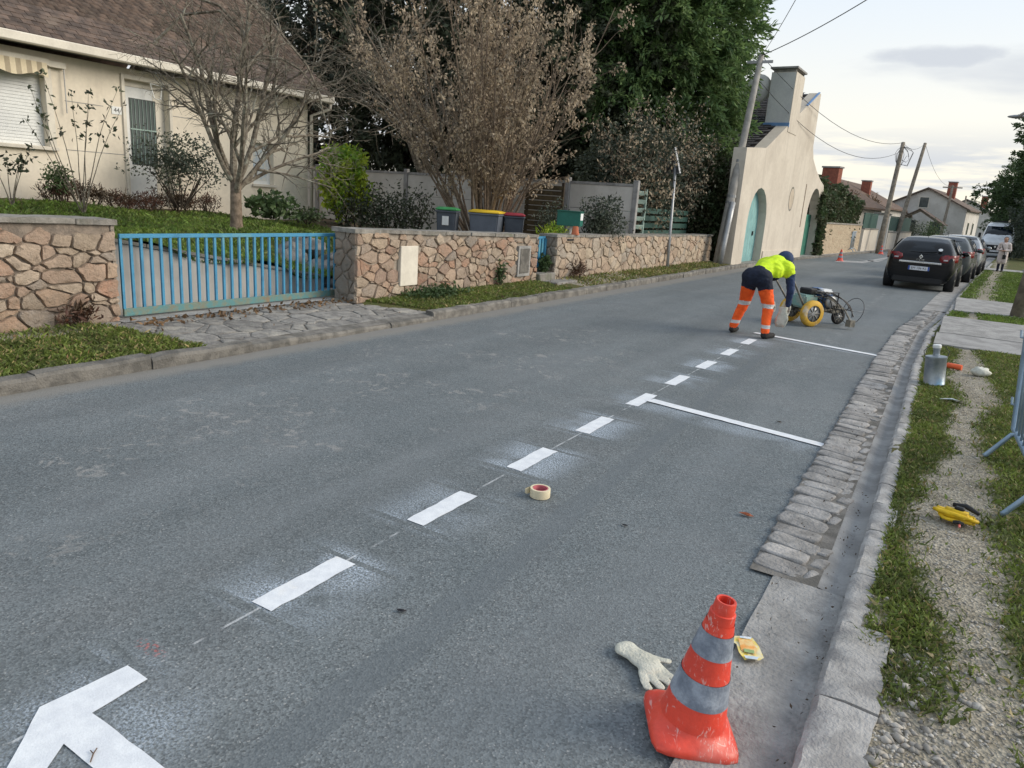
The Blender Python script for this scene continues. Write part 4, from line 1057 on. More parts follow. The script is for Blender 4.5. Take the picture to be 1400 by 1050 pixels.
def shell_pts(n, c, r, g, lump=.25, seed=0.0, fill=.55, freq=2.0, zmin=-1):
    """points through the outer part of a lumpy ellipsoid, with gaps"""
    out = []
    while len(out) < n:
        d = g.normal(size=3); d /= np.linalg.norm(d)
        if d[2] < zmin: continue
        k = 1+lump*mnoise.noise(Vector(d*freq)+Vector((seed, seed*2, 0)))*1.6
        if mnoise.noise(Vector(d*freq*2.6)+Vector((seed+9, 0, seed))) < -.32: k *= .7
        t = k*(1-fill*g.random()**1.7)
        out.append((c[0]+d[0]*t*r[0], c[1]+d[1]*t*r[1], c[2]+d[2]*t*r[2]))
    return np.array(out)
def sprays(P, C, n, L, g, droop=.3, spread=.10):
    """n points strung along a short drooping spray at each of P, pointing away from C"""
    out = []; D = []
    for p in P:
        d = p-np.array(C); d[2] *= .4; d /= np.linalg.norm(d)+1e-6; d += g.normal(size=3)*.45; d[2] -= droop; d /= np.linalg.norm(d)
        t = g.random(n)[:, None]*L; q_ = p+d*t+g.normal(size=(n, 3))*spread*(1-t/L*.6); q_[:, 2] -= (t[:, 0]**2)*droop*.6
        out.append(q_); D.append(np.repeat(d[None]*1.2, n, 0))
    return np.concatenate(out), np.concatenate(D)
gen = np.random.default_rng(4)
# --- grass: blades too many to count, one object per bed
def blades(name, label, n, samp, zf, h, w, mat, seed, dens, mix2=None):
    g = np.random.default_rng(seed); P = []
    while len(P) < n:
        x, y = samp(g)
        if g.random() < dens(x, y): P.append((x, y, zf(x, y)-.006))
    P = np.array(P); k = len(P); a = g.random(k)*2*PI; s_ = np.stack([np.cos(a), np.sin(a), np.zeros(k)], 1); le = g.normal(size=(k, 3))*.55; le[:, 2] = 1
    le /= np.linalg.norm(le, axis=1)[:, None]; hh = h*(.45+.9*g.random(k))[:, None]; ww = w*(.6+.8*g.random(k))[:, None]
    bend = g.normal(size=(k, 3))*.35; bend[:, 2] = 0
    V = np.empty((k, 4, 3)); V[:, 0] = P-s_*ww/2; V[:, 1] = P+s_*ww/2; V[:, 2] = P+le*hh*.6+s_*ww*.4; V[:, 3] = P+le*hh+bend*hh
    b0 = np.arange(k)[:, None]*4; Fc = np.concatenate([b0+[[0, 1, 2]], b0+[[0, 2, 3]]])
    mi = None; mats = mat
    if mix2: r = (g.random(k) < mix2[1]).astype(int); mi = np.concatenate([r, r]); mats = [mat, mix2[0]]
    return props(linkmesh(name, fastmesh(name, V.reshape(-1, 3), Fc, mats, mi=mi)), label, 'grass', kind='stuff')
def verge_free(x, y):
    if y > 12.4 and y < 13.4: return 0
    if 3.95+(1.5-(lx(y)-x))*.28 < y < 8.2-.6*(lx(y)-x): return 0
    return max(0, min(1, 1.15-pverge(x, y)*1.7))
blades('grass', 'short grass on the verge under the rubble garden walls', 42000, lambda g: ((lambda y: (lx(y)-.12-g.random()*1.35, y))(2.0+11*g.random()**1.15)), zverge, .055, .008, 'grass', 1, lambda x, y: verge_free(x, y) if x > -7.5 else 0, ('grass_dry', .16))
blades('grass', 'sparse dry grass along the foot of the long paler wall', 9000, lambda g: ((lambda y: (lx(y)-.12-g.random()*.9, y))(13.2+10*g.random())), zverge, .07, .012, 'grass_dry', 2, lambda x, y: max(0, 1-pverge(x, y))*.9, ('grass', .55))
blades('grass', 'lawn grass in the raised garden behind the blue gate', 60000, lambda g: (-7.8-g.random()*6.6, 2.6+g.random()*11.2), zgarden, .075, .013, 'grass_lush', 3, lambda x, y: 0 if on_drive(x, y) else max(0, 1.1-pgard(x, y)*1.4), ('grass', .45))
blades('grass', 'tufts of grass along the garden side of the middle wall', 3500, lambda g: (-7.5-g.random()*.5, 8+g.random()*4.2), lambda x, y: zgarden(x, y)+.3, .22, .012, 'grass_lush', 33, lambda x, y: max(0, .2+N2(x, y, 1.5, 3)))
def in_slab(y): return 11.8 < y < 15.65 or 17.05 < y < 20.45 or 37.2 < y < 39.3
def gd(x, y):
    if in_slab(y): return 0
    return max(.035, min(1, 1.2-ppath(x, y)*1.45))**1.4 if y > 2.6 else max(0, .8-ppath(x, y))
blades('grass', 'worn patchy grass beside the gravelly footpath and the gutter', 64000, lambda g: ((lambda y: (rx(y)+(.10 if y > 2.9 else .20)+g.random()**1.2*1.1, y))(1.7+10.2*g.random()**1.5)), zright, .034, .0055, 'grass', 4, gd, ('grass_dry', .13))
blades('grass', 'greener grass strip beyond the concrete driveway crossings', 22000, lambda g: ((lambda y: (rx(y)+.09+g.random()*1.6, y))(15.5+22*g.random()**1.3)), zright, .06, .016, 'grass_lush', 5, gd, ('grass', .4))
blades('grass', 'rough grass on the outer side of the verge beyond the crowd barrier', 26000, lambda g: (1.15+g.random()*1.4, 1.7+10.2*g.random()), zright, .05, .009, 'grass', 44, lambda x, y: 0 if in_slab(y) else .55+.5*N2(x, y, 1.6, 8), ('grass_dry', .2))
# gravel lying on the footpath
def pebbles(name, label, n, samp, zf, r0, r1, seed, dens):
    g = np.random.default_rng(seed); base = np.array([[1, 0, 0], [-1, 0, 0], [0, 1, 0], [0, -1, 0], [0, 0, 1], [0, 0, -1]], float); tri = np.array([[0, 2, 4], [2, 1, 4], [1, 3, 4], [3, 0, 4], [2, 0, 5], [1, 2, 5], [3, 1, 5], [0, 3, 5]])
    V = []; Fc = []
    while len(V) < n:
        x, y = samp(g)
        if g.random() > dens(x, y): continue
        r = r0+(r1-r0)*g.random()**3; b = base*(r*(.6+.8*g.random((6, 3)))); b[:, 2] *= .6; a = g.random()*6.28; c, s_ = math.cos(a), math.sin(a)
        b = b@np.array([[c, s_, 0], [-s_, c, 0], [0, 0, 1]]); Fc.append(tri+6*len(V)); V.append(b+np.array([x, y, zf(x, y)+r*.15]))
    return props(linkmesh(name, fastmesh(name, np.concatenate(V), np.concatenate(Fc), 'pebble')), label, 'gravel', kind='stuff')
pebbles('gravel', 'pale gravel scattered along the footpath in the verge', 7000, lambda g: ((lambda y: (rx(y)+.1+g.random()*.95, y))(1.7+9.5*g.random()**1.6)), zright, .003, .011, 6, lambda x, y: ppath(x, y)**1.5)
pebbles('gravel', 'larger white stones heaped behind the broad granite kerb stone', 420, lambda g: (.05+abs(g.normal())*.18, 1.6+1.35*g.random()), zright, .010, .026, 7, lambda x, y: .9 if y < 2.5 else .3)
# fallen leaves under the walls
g = np.random.default_rng(12)
P = [(lx(y)-.15-g.random()*1.1, y) for y in 2.5+11*g.random(420)]; P = np.array([(a, b2, zverge(a, b2)+.012) for a, b2 in P if a > -7.45])
props(leaves('leaf_litter', P, .05, .03, 'leaf_litter', None, 3, D=[[.3, .3, .05]]*len(P), spread=.5), 'brown fallen leaves scattered on the verge by the walls', 'leaves', kind='stuff')
P = np.array([(-7.25+g.normal()*.09, 4.3+3.3*g.random(), .165) for _ in range(240)])
props(leaves('leaf_litter', P, .06, .035, 'leaf_litter', None, 4, D=[[.3, .3, .05]]*len(P), spread=.5), 'brown leaves drifted along the foot of the blue gate', 'leaves', kind='stuff')
P = np.array([((rx(y)-.29+g.normal()*.035, y, .026)) for y in 2.2+11*g.random(170)]+[((rx(y)-.06+g.normal()*.03, y, .03)) for y in 1.9+3*g.random(80)])
props(leaves('leaf_litter', P, .016, .008, 'soil', None, 5, D=[[.3, .3, .02]]*len(P), spread=.4), 'dark rotted leaf crumbs lying in the gutter channel', 'leaves', kind='stuff')

# --- bare tree in the front garden
def tree_root(name, label, loc, cat='tree', group=None): return empty(name, loc, 0, label, cat, group)
rng = random.Random(15)
bt = tree_root('bare_tree', 'leafless lichen-grey fruit tree standing on the lawn before the bungalow', (-10.4, 8.05, .86))
mb = MB(); tips = []
PB = dict(segs=[7, 6, 5, 4, 3], wob=[.16, .22, .26, .3, .3], grav=[.03, .02, .0, -.02, -.02], tap=[.62, .75, .8, .8, .85], sides=[8, 6, 5, 4, 3], n=[8, 7, 6, 4], **{'from': [.2, .15, .12, .15]}, ratio=[.6, .52, .5, .48], ang=[.75, .8, .8, .8])
mb.tube([(0, 0, -.12), (.01, 0, .12), (.0, .01, .42), (.02, .0, .78)], [.14, .10, .09, .085], 10)
trunk = mb.build('trunk', 'bark_brown', bt, True)
mb = MB()
for (dx_, dy_, dz_, L, r, z) in ((-.15, .1, 1, 2.9, .06, .6), (.25, .35, 1, 2.7, .052, .68), (-.3, -.25, 1, 2.6, .048, .72), (.4, -.1, 1, 2.3, .05, .55), (.15, .6, .85, 2.4, .05, .62), (-.1, -.55, .9, 2.2, .045, .74), (.2, .9, .45, 2.0, .035, .7)):
    sprout(mb, (0, 0, z), (dx_, dy_, dz_), L, r, 0, rng, PB, tips)
# the long arching lichen branches reaching over the gutter
for pts in ([(250, -10), (300, 8), (330, 40), (338, 95), (330, 180)], [(322, 100), (350, 82), (385, 80), (410, 95), (435, 125), (445, 165)], [(330, -10), (380, 40), (420, 90), (440, 135)], [(210, 60), (250, 20), (300, 15), (340, 60), (345, 110)]):
    q_ = [Vector(at(px, py, 11.3+.12*i))-Vector(bt.location) for i, (px, py) in enumerate(pts)]
    mb.tube(q_, [.03-.018*k_/(len(q_)-1) for k_ in range(len(q_))], 6)
    for i in range(14):
        t = rng.random()*(len(q_)-1.01); k = int(t); s0 = q_[k].lerp(q_[k+1], t-k)
        sprout(mb, s0, (rng.uniform(-1, 1), rng.uniform(-1, 1), rng.uniform(-.6, .8)), rng.uniform(.4, .9), .008, 2, rng, PB, tips)
mb.build('crown', 'bark_lichen', bt)

# --- second bare tree behind the corner of the bungalow
rng = random.Random(19); b2t = tree_root('bare_tree', 'tall leafless tree tangled behind the bungalow corner', (-15.2, 18.9, .5)); mb = MB(); tips = []
mb.tube([(0, 0, -.1), (.05, .0, .9), (0, .05, 1.9)], [.2, .16, .14], 8); mb.build('trunk', 'bark_lichen', b2t, True); mb = MB()
PB2 = dict(PB); PB2['n'] = [8, 6, 5, 3]
for k in range(7): a = k*.9; sprout(mb, (0, 0, 1.2+.1*k), (math.cos(a)*.6, math.sin(a)*.6, 1), rng.uniform(3.6, 4.8), .075, 0, rng, PB2, tips)
mb.build('crown', 'bark_lichen', b2t)
# --- many-stemmed hazel still holding dry leaves
rng = random.Random(25); hz = tree_root('hazel_tree', 'many-stemmed tree full of dry tan leaves rising behind the bins', (-10.3, 15.4, .4)); mb = MB(); tips = []
PH = dict(segs=[9, 5, 4], wob=[.05, .12, .2], grav=[-.008, -.02, -.05], tap=[.8, .85, .85], sides=[6, 4, 3], n=[11, 7], **{'from': [.25, .12]}, ratio=[.26, .5], ang=[.55, .7])
for i in range(46):
    a = rng.uniform(0, 2*PI); sp_ = rng.uniform(.05, .62)**1.0; rr = rng.uniform(0, .38)
    sprout(mb, (math.cos(a)*rr, math.sin(a)*rr, -.1), (math.cos(a)*sp_, math.sin(a)*sp_, 1), rng.uniform(4.6, 7.4), rng.uniform(.022, .05), 0, rng, PH, tips)
mb.build('stems', 'bark_brown', hz)
T = [(t, d, l) for t, d, l in tips if l >= 1 and t.z > 1.3]
T = [q_ for q_ in T if mnoise.noise(q_[0]*1.3+Vector((2, 7, 1))) > -.12]; P = pick(T, 21000, 1, gen, .055)
leaves('dry_leaves', P, .085, .048, 'leaf_dry', hz, 8, D=[[0, 0, -.9]]*len(P), spread=.7)


# --- conifer and dark evergreens
def evergreen(label, loc, c, r, n, m_, L, leafL, leafW, mat, seed, trunk_r=.2, cat='tree', lump=.3, droop=.3, fill=.5, spread=.12, bark='bark_dark', lean=None, th=None):
    t = tree_root('evergreen_tree', label, loc, cat); g = np.random.default_rng(seed); rng = random.Random(seed); mb = MB()
    top = c[2]+r[2]*.55
    mb.tube([(0, 0, -.2), (.05, .02, top*.35), (-.03, .05, top*.7), (0, 0, top)], [trunk_r*1.25, trunk_r, trunk_r*.7, trunk_r*.2], 8)
    for i in range(16):
        z = rng.uniform(.25, .9)*top; a = rng.uniform(0, 2*PI); mb.tube([(0, 0, z), (math.cos(a)*r[0]*.4, math.sin(a)*r[1]*.4, z+.3), (math.cos(a)*r[0]*.75, math.sin(a)*r[1]*.75, z+.35)], [trunk_r*.3, trunk_r*.2, .012], 5, cap=False)
    mb.build('trunk', bark, t, True)
    P0 = shell_pts(n, c, r, g, lump, seed*.37, fill)
    P, D = sprays(P0, c, m_, L, g, droop, spread)
    leaves('crown', P, leafL, leafW, mat, t, seed, D=D, spread=.55); return t
evergreen('tall dense green conifer towering beside the utility pole', (-10.5, 25.4, .4), (0, 0, 7.2), (2.8, 2.9, 5.6), 2700, 44, .8, .22, .07, 'leaf_conifer', 51, .24, lump=.35, droop=.35, fill=.4)
evergreen('second green conifer behind the first, nearer the chapel roof', (-13.2, 29.5, .4), (0, 0, 6.8), (2.6, 2.6, 5.2), 1500, 40, .75, .22, .07, 'leaf_conifer', 52, .2, lump=.35)
evergreen('dark evergreen tree behind the concrete fence, right of the hazel stems', (-12.2, 24.0, .5), (0, 0, 4.9), (3.0, 2.6, 4.6), 1300, 34, .55, .20, .10, 'leaf_dark', 53, .22, fill=.6)
evergreen('broad dark holm oak beyond the bungalow corner', (-19.5, 23.0, .6), (0, 0, 5.2), (3.6, 3.2, 4.4), 1300, 34, .55, .20, .10, 'leaf_dark', 54, .25, fill=.65, lump=.4)
evergreen('dark leafy tree closing the gap behind the hazel', (-15.5, 23.5, .6), (0, 0, 4.6), (3.0, 2.4, 4.6), 1200, 34, .55, .20, .10, 'leaf_dark', 55, .22, fill=.7, lump=.4)
evergreen('tall grey-green tree rising behind the bungalow roof', (-22.5, 21.0, .6), (0, 0, 6.8), (3.4, 3.0, 4.2), 900, 34, .55, .20, .09, 'leaf_grey', 56, .25, fill=.7, lump=.4)
evergreen('small dark evergreen leaning over the long wall', (-8.9, 21.3, .4), (0, 0, 2.0), (1.1, 1.9, 1.5), 420, 34, .5, .13, .05, 'leaf_grey', 57, .08, fill=.6, lump=.4)
evergreen('ivy-clad shrub filling the corner between long wall and chapel', (-7.75, 24.9, .2), (0, 0, 1.7), (.75, .55, 1.75), 330, 30, .3, .13, .08, 'leaf_ivy', 58, .08, cat='shrub', fill=.6, lump=.3)
# dry climber under the conifer
rng = random.Random(35); cl_ = tree_root('dry_climber', 'tangle of dry brown climber hanging below the conifer over the long wall', (-7.9, 20.9, .6), 'plant'); mb = MB(); tips = []
PC = dict(segs=[8, 5], wob=[.28, .4], grav=[-.06, -.1], tap=[.7, .8], sides=[4, 3], n=[7], **{'from': [.2]}, ratio=[.4], ang=[.9])
for i in range(110):
    yv = rng.uniform(-2.0, 3.6); sprout(mb, (rng.uniform(-1.0, .2), yv, rng.uniform(.2, 2.6)), (rng.uniform(-.4, .4), rng.uniform(-.5, .5), 1), rng.uniform(1.0, 2.2), rng.uniform(.006, .014), 0, rng, PC, tips)
mb.build('stems', 'bark_brown', cl_); P = pick(tips, 5000, 0, gen, .1); leaves('dry_leaves', P, .10, .05, 'leaf_dry', cl_, 9, D=[[0, 0, -.6]]*len(P)); P = pick(tips, 6000, 0, gen, .16); leaves('green_leaves', P, .11, .055, 'leaf_grey', cl_, 10, D=[[0, 0, -.4]]*len(P))

# --- shrubs
def shrub(name, label, base, r, n, L, W, mat, seed, stem='bark_dark', lump=.35, fill=.8, D=None, ns=9, zc=None, cat='shrub'):
    t = tree_root(name, label, base, cat); rng = random.Random(seed); g = np.random.default_rng(seed); mb = MB(); tips = []
    P_ = dict(segs=[5, 4], wob=[.15, .25], grav=[.03, .0], tap=[.75, .85], sides=[5, 3], n=[6], **{'from': [.3]}, ratio=[.5], ang=[.6])
    for i in range(ns):
        a = rng.uniform(0, 2*PI); sprout(mb, (math.cos(a)*r[0]*.12, math.sin(a)*r[1]*.12, -.06), (math.cos(a)*r[0]*.6, math.sin(a)*r[1]*.6, r[2]*1.5), r[2]*rng.uniform(1.2, 1.75), .014+.006*r[2], 0, rng, P_, tips)
    mb.build('stems', stem, t)
    P = shell_pts(n, (0, 0, zc if zc is not None else r[2]*1.05), r, g, lump, seed*.21, fill)
    leaves('foliage', P, L, W, mat, t, seed, D=None if D is None else [D]*len(P)); return t
b_ = onx(247, 280, -14.1); shrub('shrub', 'loose dark green shrub against the bungalow wall by the glazed door', (b_[0], b_[1], b_[2]), (.75, .95, .62), 2600, .075, .036, 'leaf_grey', 61, lump=.5, ns=16, zc=.85)
b_ = onx(457, 285, -14.6); shrub('shrub', 'bright yellow-green leafy shrub at the corner of the bungalow', (-13.9, b_[1]-.35, .66), (.60, .68, .92), 3000, .17, .075, 'leaf_lime', 62, D=(.3, 0, -.7), zc=1.22, lump=.3, fill=.6)
b_ = at(822, 312, 17.0); shrub('shrub', 'round grey-green shrub in front of the concrete fence by the letter box', (b_[0], b_[1], .45), (.55, .6, .62), 2600, .085, .036, 'leaf_grey', 63, zc=.86)
b_ = at(755, 300, 16.6); shrub('shrub', 'thin grey-green shrub between the slatted screen and the letter box', (b_[0], b_[1], .45), (.45, .45, .5), 700, .08, .03, 'leaf_grey', 64, zc=.8)
b_ = at(800, 316, 15.4); shrub('shrub', 'low bright green plant at the foot of the letter box', (-7.95, b_[1]+.5, .62), (.3, .5, .30), 700, .14, .025, 'leaf_lime', 65, zc=.28, D=(0, 0, .8), ns=3)
b_ = onx(372, 292, -13.2); shrub('shrub', 'leafy dark green ground plant below the small bungalow window', (b_[0], b_[1], b_[2]-.05), (.45, .6, .28), 700, .13, .09, 'leaf_mid', 66, zc=.22, ns=5)
b_ = onx(420, 300, -13.3); shrub('shrub', 'low reddish stemmed plant spreading at the corner downpipe', (b_[0], b_[1], b_[2]-.05), (.35, .5, .2), 420, .09, .05, 'leaf_ivy', 67, zc=.14, ns=5)
for i, (px, py) in enumerate(((492, 292), (526, 290), (562, 296))):
    b_ = at(px, py, 18.4); shrub('hedge_shrub', 'dark low shrub in the shade before the concrete fence', (b_[0], b_[1], .5), (.8, .7, .75), 900, .10, .05, 'leaf_dark', 70+i, zc=.62, ns=6)['group'] = 'dark shrubs along the concrete fence'
b_ = (-7.22, 12.85, .3); shrub('shrub', 'small leafy green weed growing in the narrow gateway', (-7.18, 12.92, .3), (.10, .14, .17), 220, .09, .06, 'leaf_mid', 75, zc=.16, ns=3)
b_ = G(667, 380, .18); shrub('weed', 'tall green weed growing against the foot of the middle wall', (-6.98, 11.0, .16), (.07, .12, .24), 180, .08, .03, 'leaf_mid', 76, zc=.2, ns=3, cat='plant')
shrub('weed', 'reddish dry weed clump at the foot of the long pale wall', (-6.95, 14.0, .16), (.12, .5, .16), 260, .12, .02, 'heather', 77, zc=.14, ns=6, cat='plant', D=(0, 0, .5))
shrub('weed', 'dry brown weed at the foot of the coarse wall by the gate', (-7.42, 3.85, .15), (.10, .22, .14), 160, .08, .025, 'heather', 78, zc=.12, ns=8, cat='plant', D=(0, 0, .5))
shrub('weed', 'leafy green weed patch below the cream meter door', (-6.85, 8.95, .14), (.25, .75, .09), 900, .07, .035, 'leaf_mid', 79, zc=.06, ns=4, cat='plant')
# dried heather row along the house wall
rng = random.Random(45)
for i in range(11):
    px = 70+i*21; b_ = onx(px, 262+.14*(px-70), -14.35); h_ = rng.uniform(.26, .42)*(1.35 if i in (1, 2) else 1)
    s__ = shrub('dried_plant', 'dried reddish-brown bedding plant in the row along the bungalow wall', (b_[0]+rng.uniform(-.1, .15), b_[1], zgarden(b_[0], b_[1])), (.22, .28, h_*.6), 420, .09, .016, 'heather', 300+i, zc=h_*.62, ns=8, D=(0, 0, .9), cat='plant'); s__['group'] = 'dried plants along the bungalow'
    s__.name = 'dried_plant'
b_ = onx(80, 250, -14.2); shrub('shrub', 'small olive-green bush among the dried plants by the shuttered window', (b_[0], b_[1], zgarden(b_[0], b_[1])), (.22, .25, .30), 500, .08, .03, 'leaf_mid', 88, zc=.45, ns=4)
# thin rose canes with few leaves
def canes(label, px, py, x, H, n, seed, sprd=.35, lean=0):
    b_ = onx(px, py, x); t = tree_root('rose_bush', label, (b_[0], b_[1], zgarden(b_[0], b_[1])), 'shrub'); rng = random.Random(seed); mb = MB(); tips = []
    P_ = dict(segs=[8, 5], wob=[.07, .15], grav=[-.012, -.02], tap=[.75, .85], sides=[5, 3], n=[3], **{'from': [.55]}, ratio=[.28], ang=[.5])
    for i in range(n): sprout(mb, (0, 0, -.05), (rng.uniform(-.1, .3), rng.uniform(-sprd, sprd)+lean, 1), H*rng.uniform(.6, 1.05), .011, 0, rng, P_, tips)
    mb.build('canes', 'bark_lichen', t); P = pick([q_ for q_ in tips if q_[0].z > H*.5], 150, 0, gen, .03); leaves('leaves', P, .09, .05, 'leaf_dark', t, seed); return t
canes('tall bare rose canes with a few dark leaves before the shuttered window', 115, 290, -13.2, 2.35, 9, 91, .4, -.18)
canes('short bare rose canes below the shuttered window', 15, 262, -13.6, 1.1, 5, 92, .3)
# ------------------------------------------------------------------ chapel-like building on the street
FD = Vector((.03, 1, 0)).normalized(); FN = Vector((1, -.03, 0)).normalized(); FB = Vector((-6.36, 23.9, 0))
ch = empty('chapel_building', tuple(FB), 0, 'cream rendered building like a chapel with half gable, chimney and two arched doors', 'building')
def cp(s, z, d=0.0): return tuple(FD*s+FN*d+Vector((0, 0, z)))
def cpoly(name, poly, d0, d1, mat, parent=ch, **k):
    mb = MB().prism(poly, cp(0, 0, d0), FD, (0, 0, 1), FN, d1-d0); return mb.build(name, mat, parent, **k)
def arch(s0, s1, z0, zs, n=10):
    c = (s0+s1)/2; r = (s1-s0)/2; return [(s0, z0), (s1, z0)]+[(c+r*math.cos(PI*i/n), zs+(r*1.05)*math.sin(PI*i/n)) for i in range(n+1)]
A1 = (1.15, 3.45, .1, 1.42); A2 = (9.9, 12.35, .05, 1.75)
outline = [(0, .0), (A1[0], .0)]+[(A1[0], A1[3])]+[p_ for p_ in arch(*A1)[2:][::-1]][1:-1]+[(A1[1], A1[3]), (A1[1], 0), (A2[0], 0), (A2[0], A2[3])]+[p_ for p_ in arch(*A2)[2:][::-1]][1:-1]+[(A2[1], A2[3]), (A2[1], 0), (12.75, 0), (12.75, 2.75), (12.45, 3.22), (11.5, 3.42), (10.4, 3.75), (9.45, 4.15), (9.05, 4.6), (8.95, 6.6), (8.7, 6.62), (2.15, 3.92), (0, 3.74)]
front = MB(); o_ = cp(0, 0, 0)
front.prism(outline, cp(0, 0, -.42), FD, (0, 0, 1), FN, .42); fr = front.build('front_wall', 'render_church', ch)
# body behind with lean roof
side = MB()
def P3(s, d, z): return cp(s, z, d)
side.add([P3(2.15, -.42, 0), P3(2.15, -7, 0), P3(2.15, -7, 3.8), P3(2.15, -.42, 3.8)], [(0, 1, 2, 3)])
side.build('side_wall', 'render_church', ch); side = MB()
side.add([P3(8.9, -.42, 0), P3(8.9, -7, 0), P3(8.9, -7, 6.5), P3(8.9, -.42, 6.5)], [(0, 1, 2, 3)])
side.build('side_wall', 'render_church', ch)
rfm = MB()
for i in range(30):                                   # courses of dark tiles rising to the ridge
    t0, t1 = i/30, (i+1)/30; s0, s1 = 1.95+6.8*t0, 1.95+6.8*t1+.06; z0, z1 = 3.86+2.80*t0, 3.86+2.80*t1
    k = 18
    for j in range(k):
        d0 = -.43-6.6*j/k-(.15 if i % 2 else 0); d1 = d0-6.6/k+.02
        rfm.add([P3(s0, d0, z0+.03), P3(s0, d1, z0+.03), P3(s1, d1, z1+.01), P3(s1, d0, z1+.01), P3(s0, d0, z0-.01), P3(s0, d1, z0-.01)], [(0, 1, 2, 3), (0, 4, 5, 1)])
rr_ = rfm.build('roof', 'slate_roof', ch); rr_['kind'] = 'stuff'
cpoly('roof_underlay', [(1.9, 3.78), (8.75, 6.60), (8.75, 6.5), (1.9, 3.68)], -7, -.425, 'slate_roof')
cpoly('flashing', [(7.0, 5.895), (8.7, 6.605), (8.71, 6.65), (6.98, 5.935)], -.06, .015, 'blue_flash')
# chimney on the gable edge
cm = MB(); cm.prism([(4.55, 4.7), (5.85, 4.7), (5.85, 6.72), (4.55, 6.72)], cp(0, 0, -.85), FD, (0, 0, 1), FN, .87); c0 = cm.build('chimney', 'render_church', ch)
MB().prism([(4.545, 4.95), (4.553, 4.95), (4.553, 6.70), (4.545, 6.70)], cp(0, 0, -.84), FD, (0, 0, 1), FN, .84).build('slate_cladding', 'chimney_grey', c0)
MB().prism([(4.5, 4.86), (4.56, 4.86), (4.56, 5.0), (4.5, 5.0)], cp(0, 0, -.9), FD, (0, 0, 1), FN, .93).build('flashing', 'blue_flash', c0)
for s_ in (4.6, 5.75): MB().prism([(s_, 6.72), (s_+.1, 6.72), (s_+.1, 6.828), (s_, 6.828)], cp(0, 0, -.8), FD, (0, 0, 1), FN, .78).build('cap_brick', 'concrete_dark', c0)
MB().prism([(4.47, 6.83), (5.93, 6.83), (5.93, 6.89), (4.47, 6.89)], cp(0, 0, -.90), FD, (0, 0, 1), FN, .96).build('cap_slab', 'concrete', c0)
ds = empty('satellite_dish', cp(3.9, 5.9, -1.3), 0, 'grey satellite dish fixed behind the chapel chimney', 'satellite dish'); ds.location = tuple(FB+Vector(cp(4.5, 6.15, -1.25)))
MB().lathe([(0.0, .0), (.2, .02), (.38, .075), (.50, .14), (.505, .15), (.38, .09), (.2, .035), (0, .015)], 20, axis='y', cap=False).build('dish', 'chimney_grey', ds, True, rot=(.25, 0, .35))
MB().tube([(0, 0, 0), (.0, .25, -.25), (0, .3, -1.1)], .02).build('mast', 'galv', ds)
# arched teal door and green gate, set back
d1 = cpoly('door', [(p_[0]+.0, p_[1]) for p_ in arch(*A1)], -.34, -.28, 'teal_door')
for i in range(1, 8): cpoly('board_joint', [(1.15+2.3*i/8-.008, .1), (1.15+2.3*i/8+.008, .1), (1.15+2.3*i/8+.008, 1.9+.5*math.sin(PI*i/8)), (1.15+2.3*i/8-.008, 1.9+.5*math.sin(PI*i/8))], -.282, -.277, 'louver_green', d1)
cpoly('handle', [(2.9, 1.0), (2.98, 1.0), (2.98, 1.15), (2.9, 1.15)], -.28, -.24, 'black_plastic', d1)
d2 = cpoly('door', [(A2[0], .05), (A2[1], .05), (A2[1], 1.9), (A2[0], 1.9)], -.36, -.30, 'green_gate')
for i in range(1, 8): cpoly('board_joint', [(9.9+2.45*i/8-.012, .08), (9.9+2.45*i/8+.012, .08), (9.9+2.45*i/8+.012, 1.85), (9.9+2.45*i/8-.012, 1.85)], -.302, -.296, 'louver_dark', d2)
ov = [(6.75+.33*math.cos(2*PI*i/20), 2.42+.40*math.sin(2*PI*i/20)) for i in range(20)]
cpoly('oval_niche', ov, -.1, .006, 'niche'); cpoly('oval_rim', [(6.75+.40*math.cos(2*PI*i/20), 2.42+.47*math.sin(2*PI*i/20)) for i in range(20)], -.1, .003, 'coping')
cpoly('slit_window', [(8.93, 1.35), (9.06, 1.35), (9.06, 3.1), (8.93, 3.1)], -.1, .005, 'bark_brown')
cpoly('plinth', [(3.6, .0), (9.75, .0), (9.75, .42), (3.6, .46)], 0, .035, 'render_church')
cpoly('door_step', [(1.0, .0), (3.6, .0), (3.6, .10), (1.0, .10)], -.4, .25, 'coping')

# ------------------------------------------------------------------ poles, signs and wires
def leaning(a, b, n=5): return [tuple(Vector(a).lerp(Vector(b), i/n)) for i in range(n+1)]
def pole(name, label, base, top, r0, r1, mat, group=None):
    e = empty(name, base, 0, label, 'pole', group); v = Vector(top)-Vector(base)
    MB().tube([tuple(v*t) for t in (-.02, .25, .5, .75, 1)], [r0, r0*.92+r1*.08, (r0+r1)/2, r0*.3+r1*.7, r1], 10).build('shaft', mat, e, True); return e, v
pb = (-6.62, 23.25, .1); ptop = at(1041, 76, 22.7); pole1, pv = pole('utility_pole', 'leaning weathered utility pole with a steel sleeve at the chapel corner', pb, ptop, .15, .09, 'pole_concrete')
MB().tube([tuple(pv*t+Vector((.12, -.16, 0))) for t in (0, .1, .2, .30)], .10, 8).build('steel_sleeve', 'galv', pole1, True)
for t in (.3, .33, .5): MB().lathe([(.13, -.04), (.15, -.04), (.15, .04), (.13, .04)], 12, c=tuple(pv*t)).build('band', 'galv', pole1)
MB().bar(tuple(pv*.97+Vector((-.4, 0, 0))), tuple(pv*.97+Vector((.4, 0, 0))), .06, .08).build('cross_arm', 'galv', pole1)
pA = at(1200, 347, 43.0); pA = (pA[0], pA[1], .1); tA = at(1235, 195, 43.3)
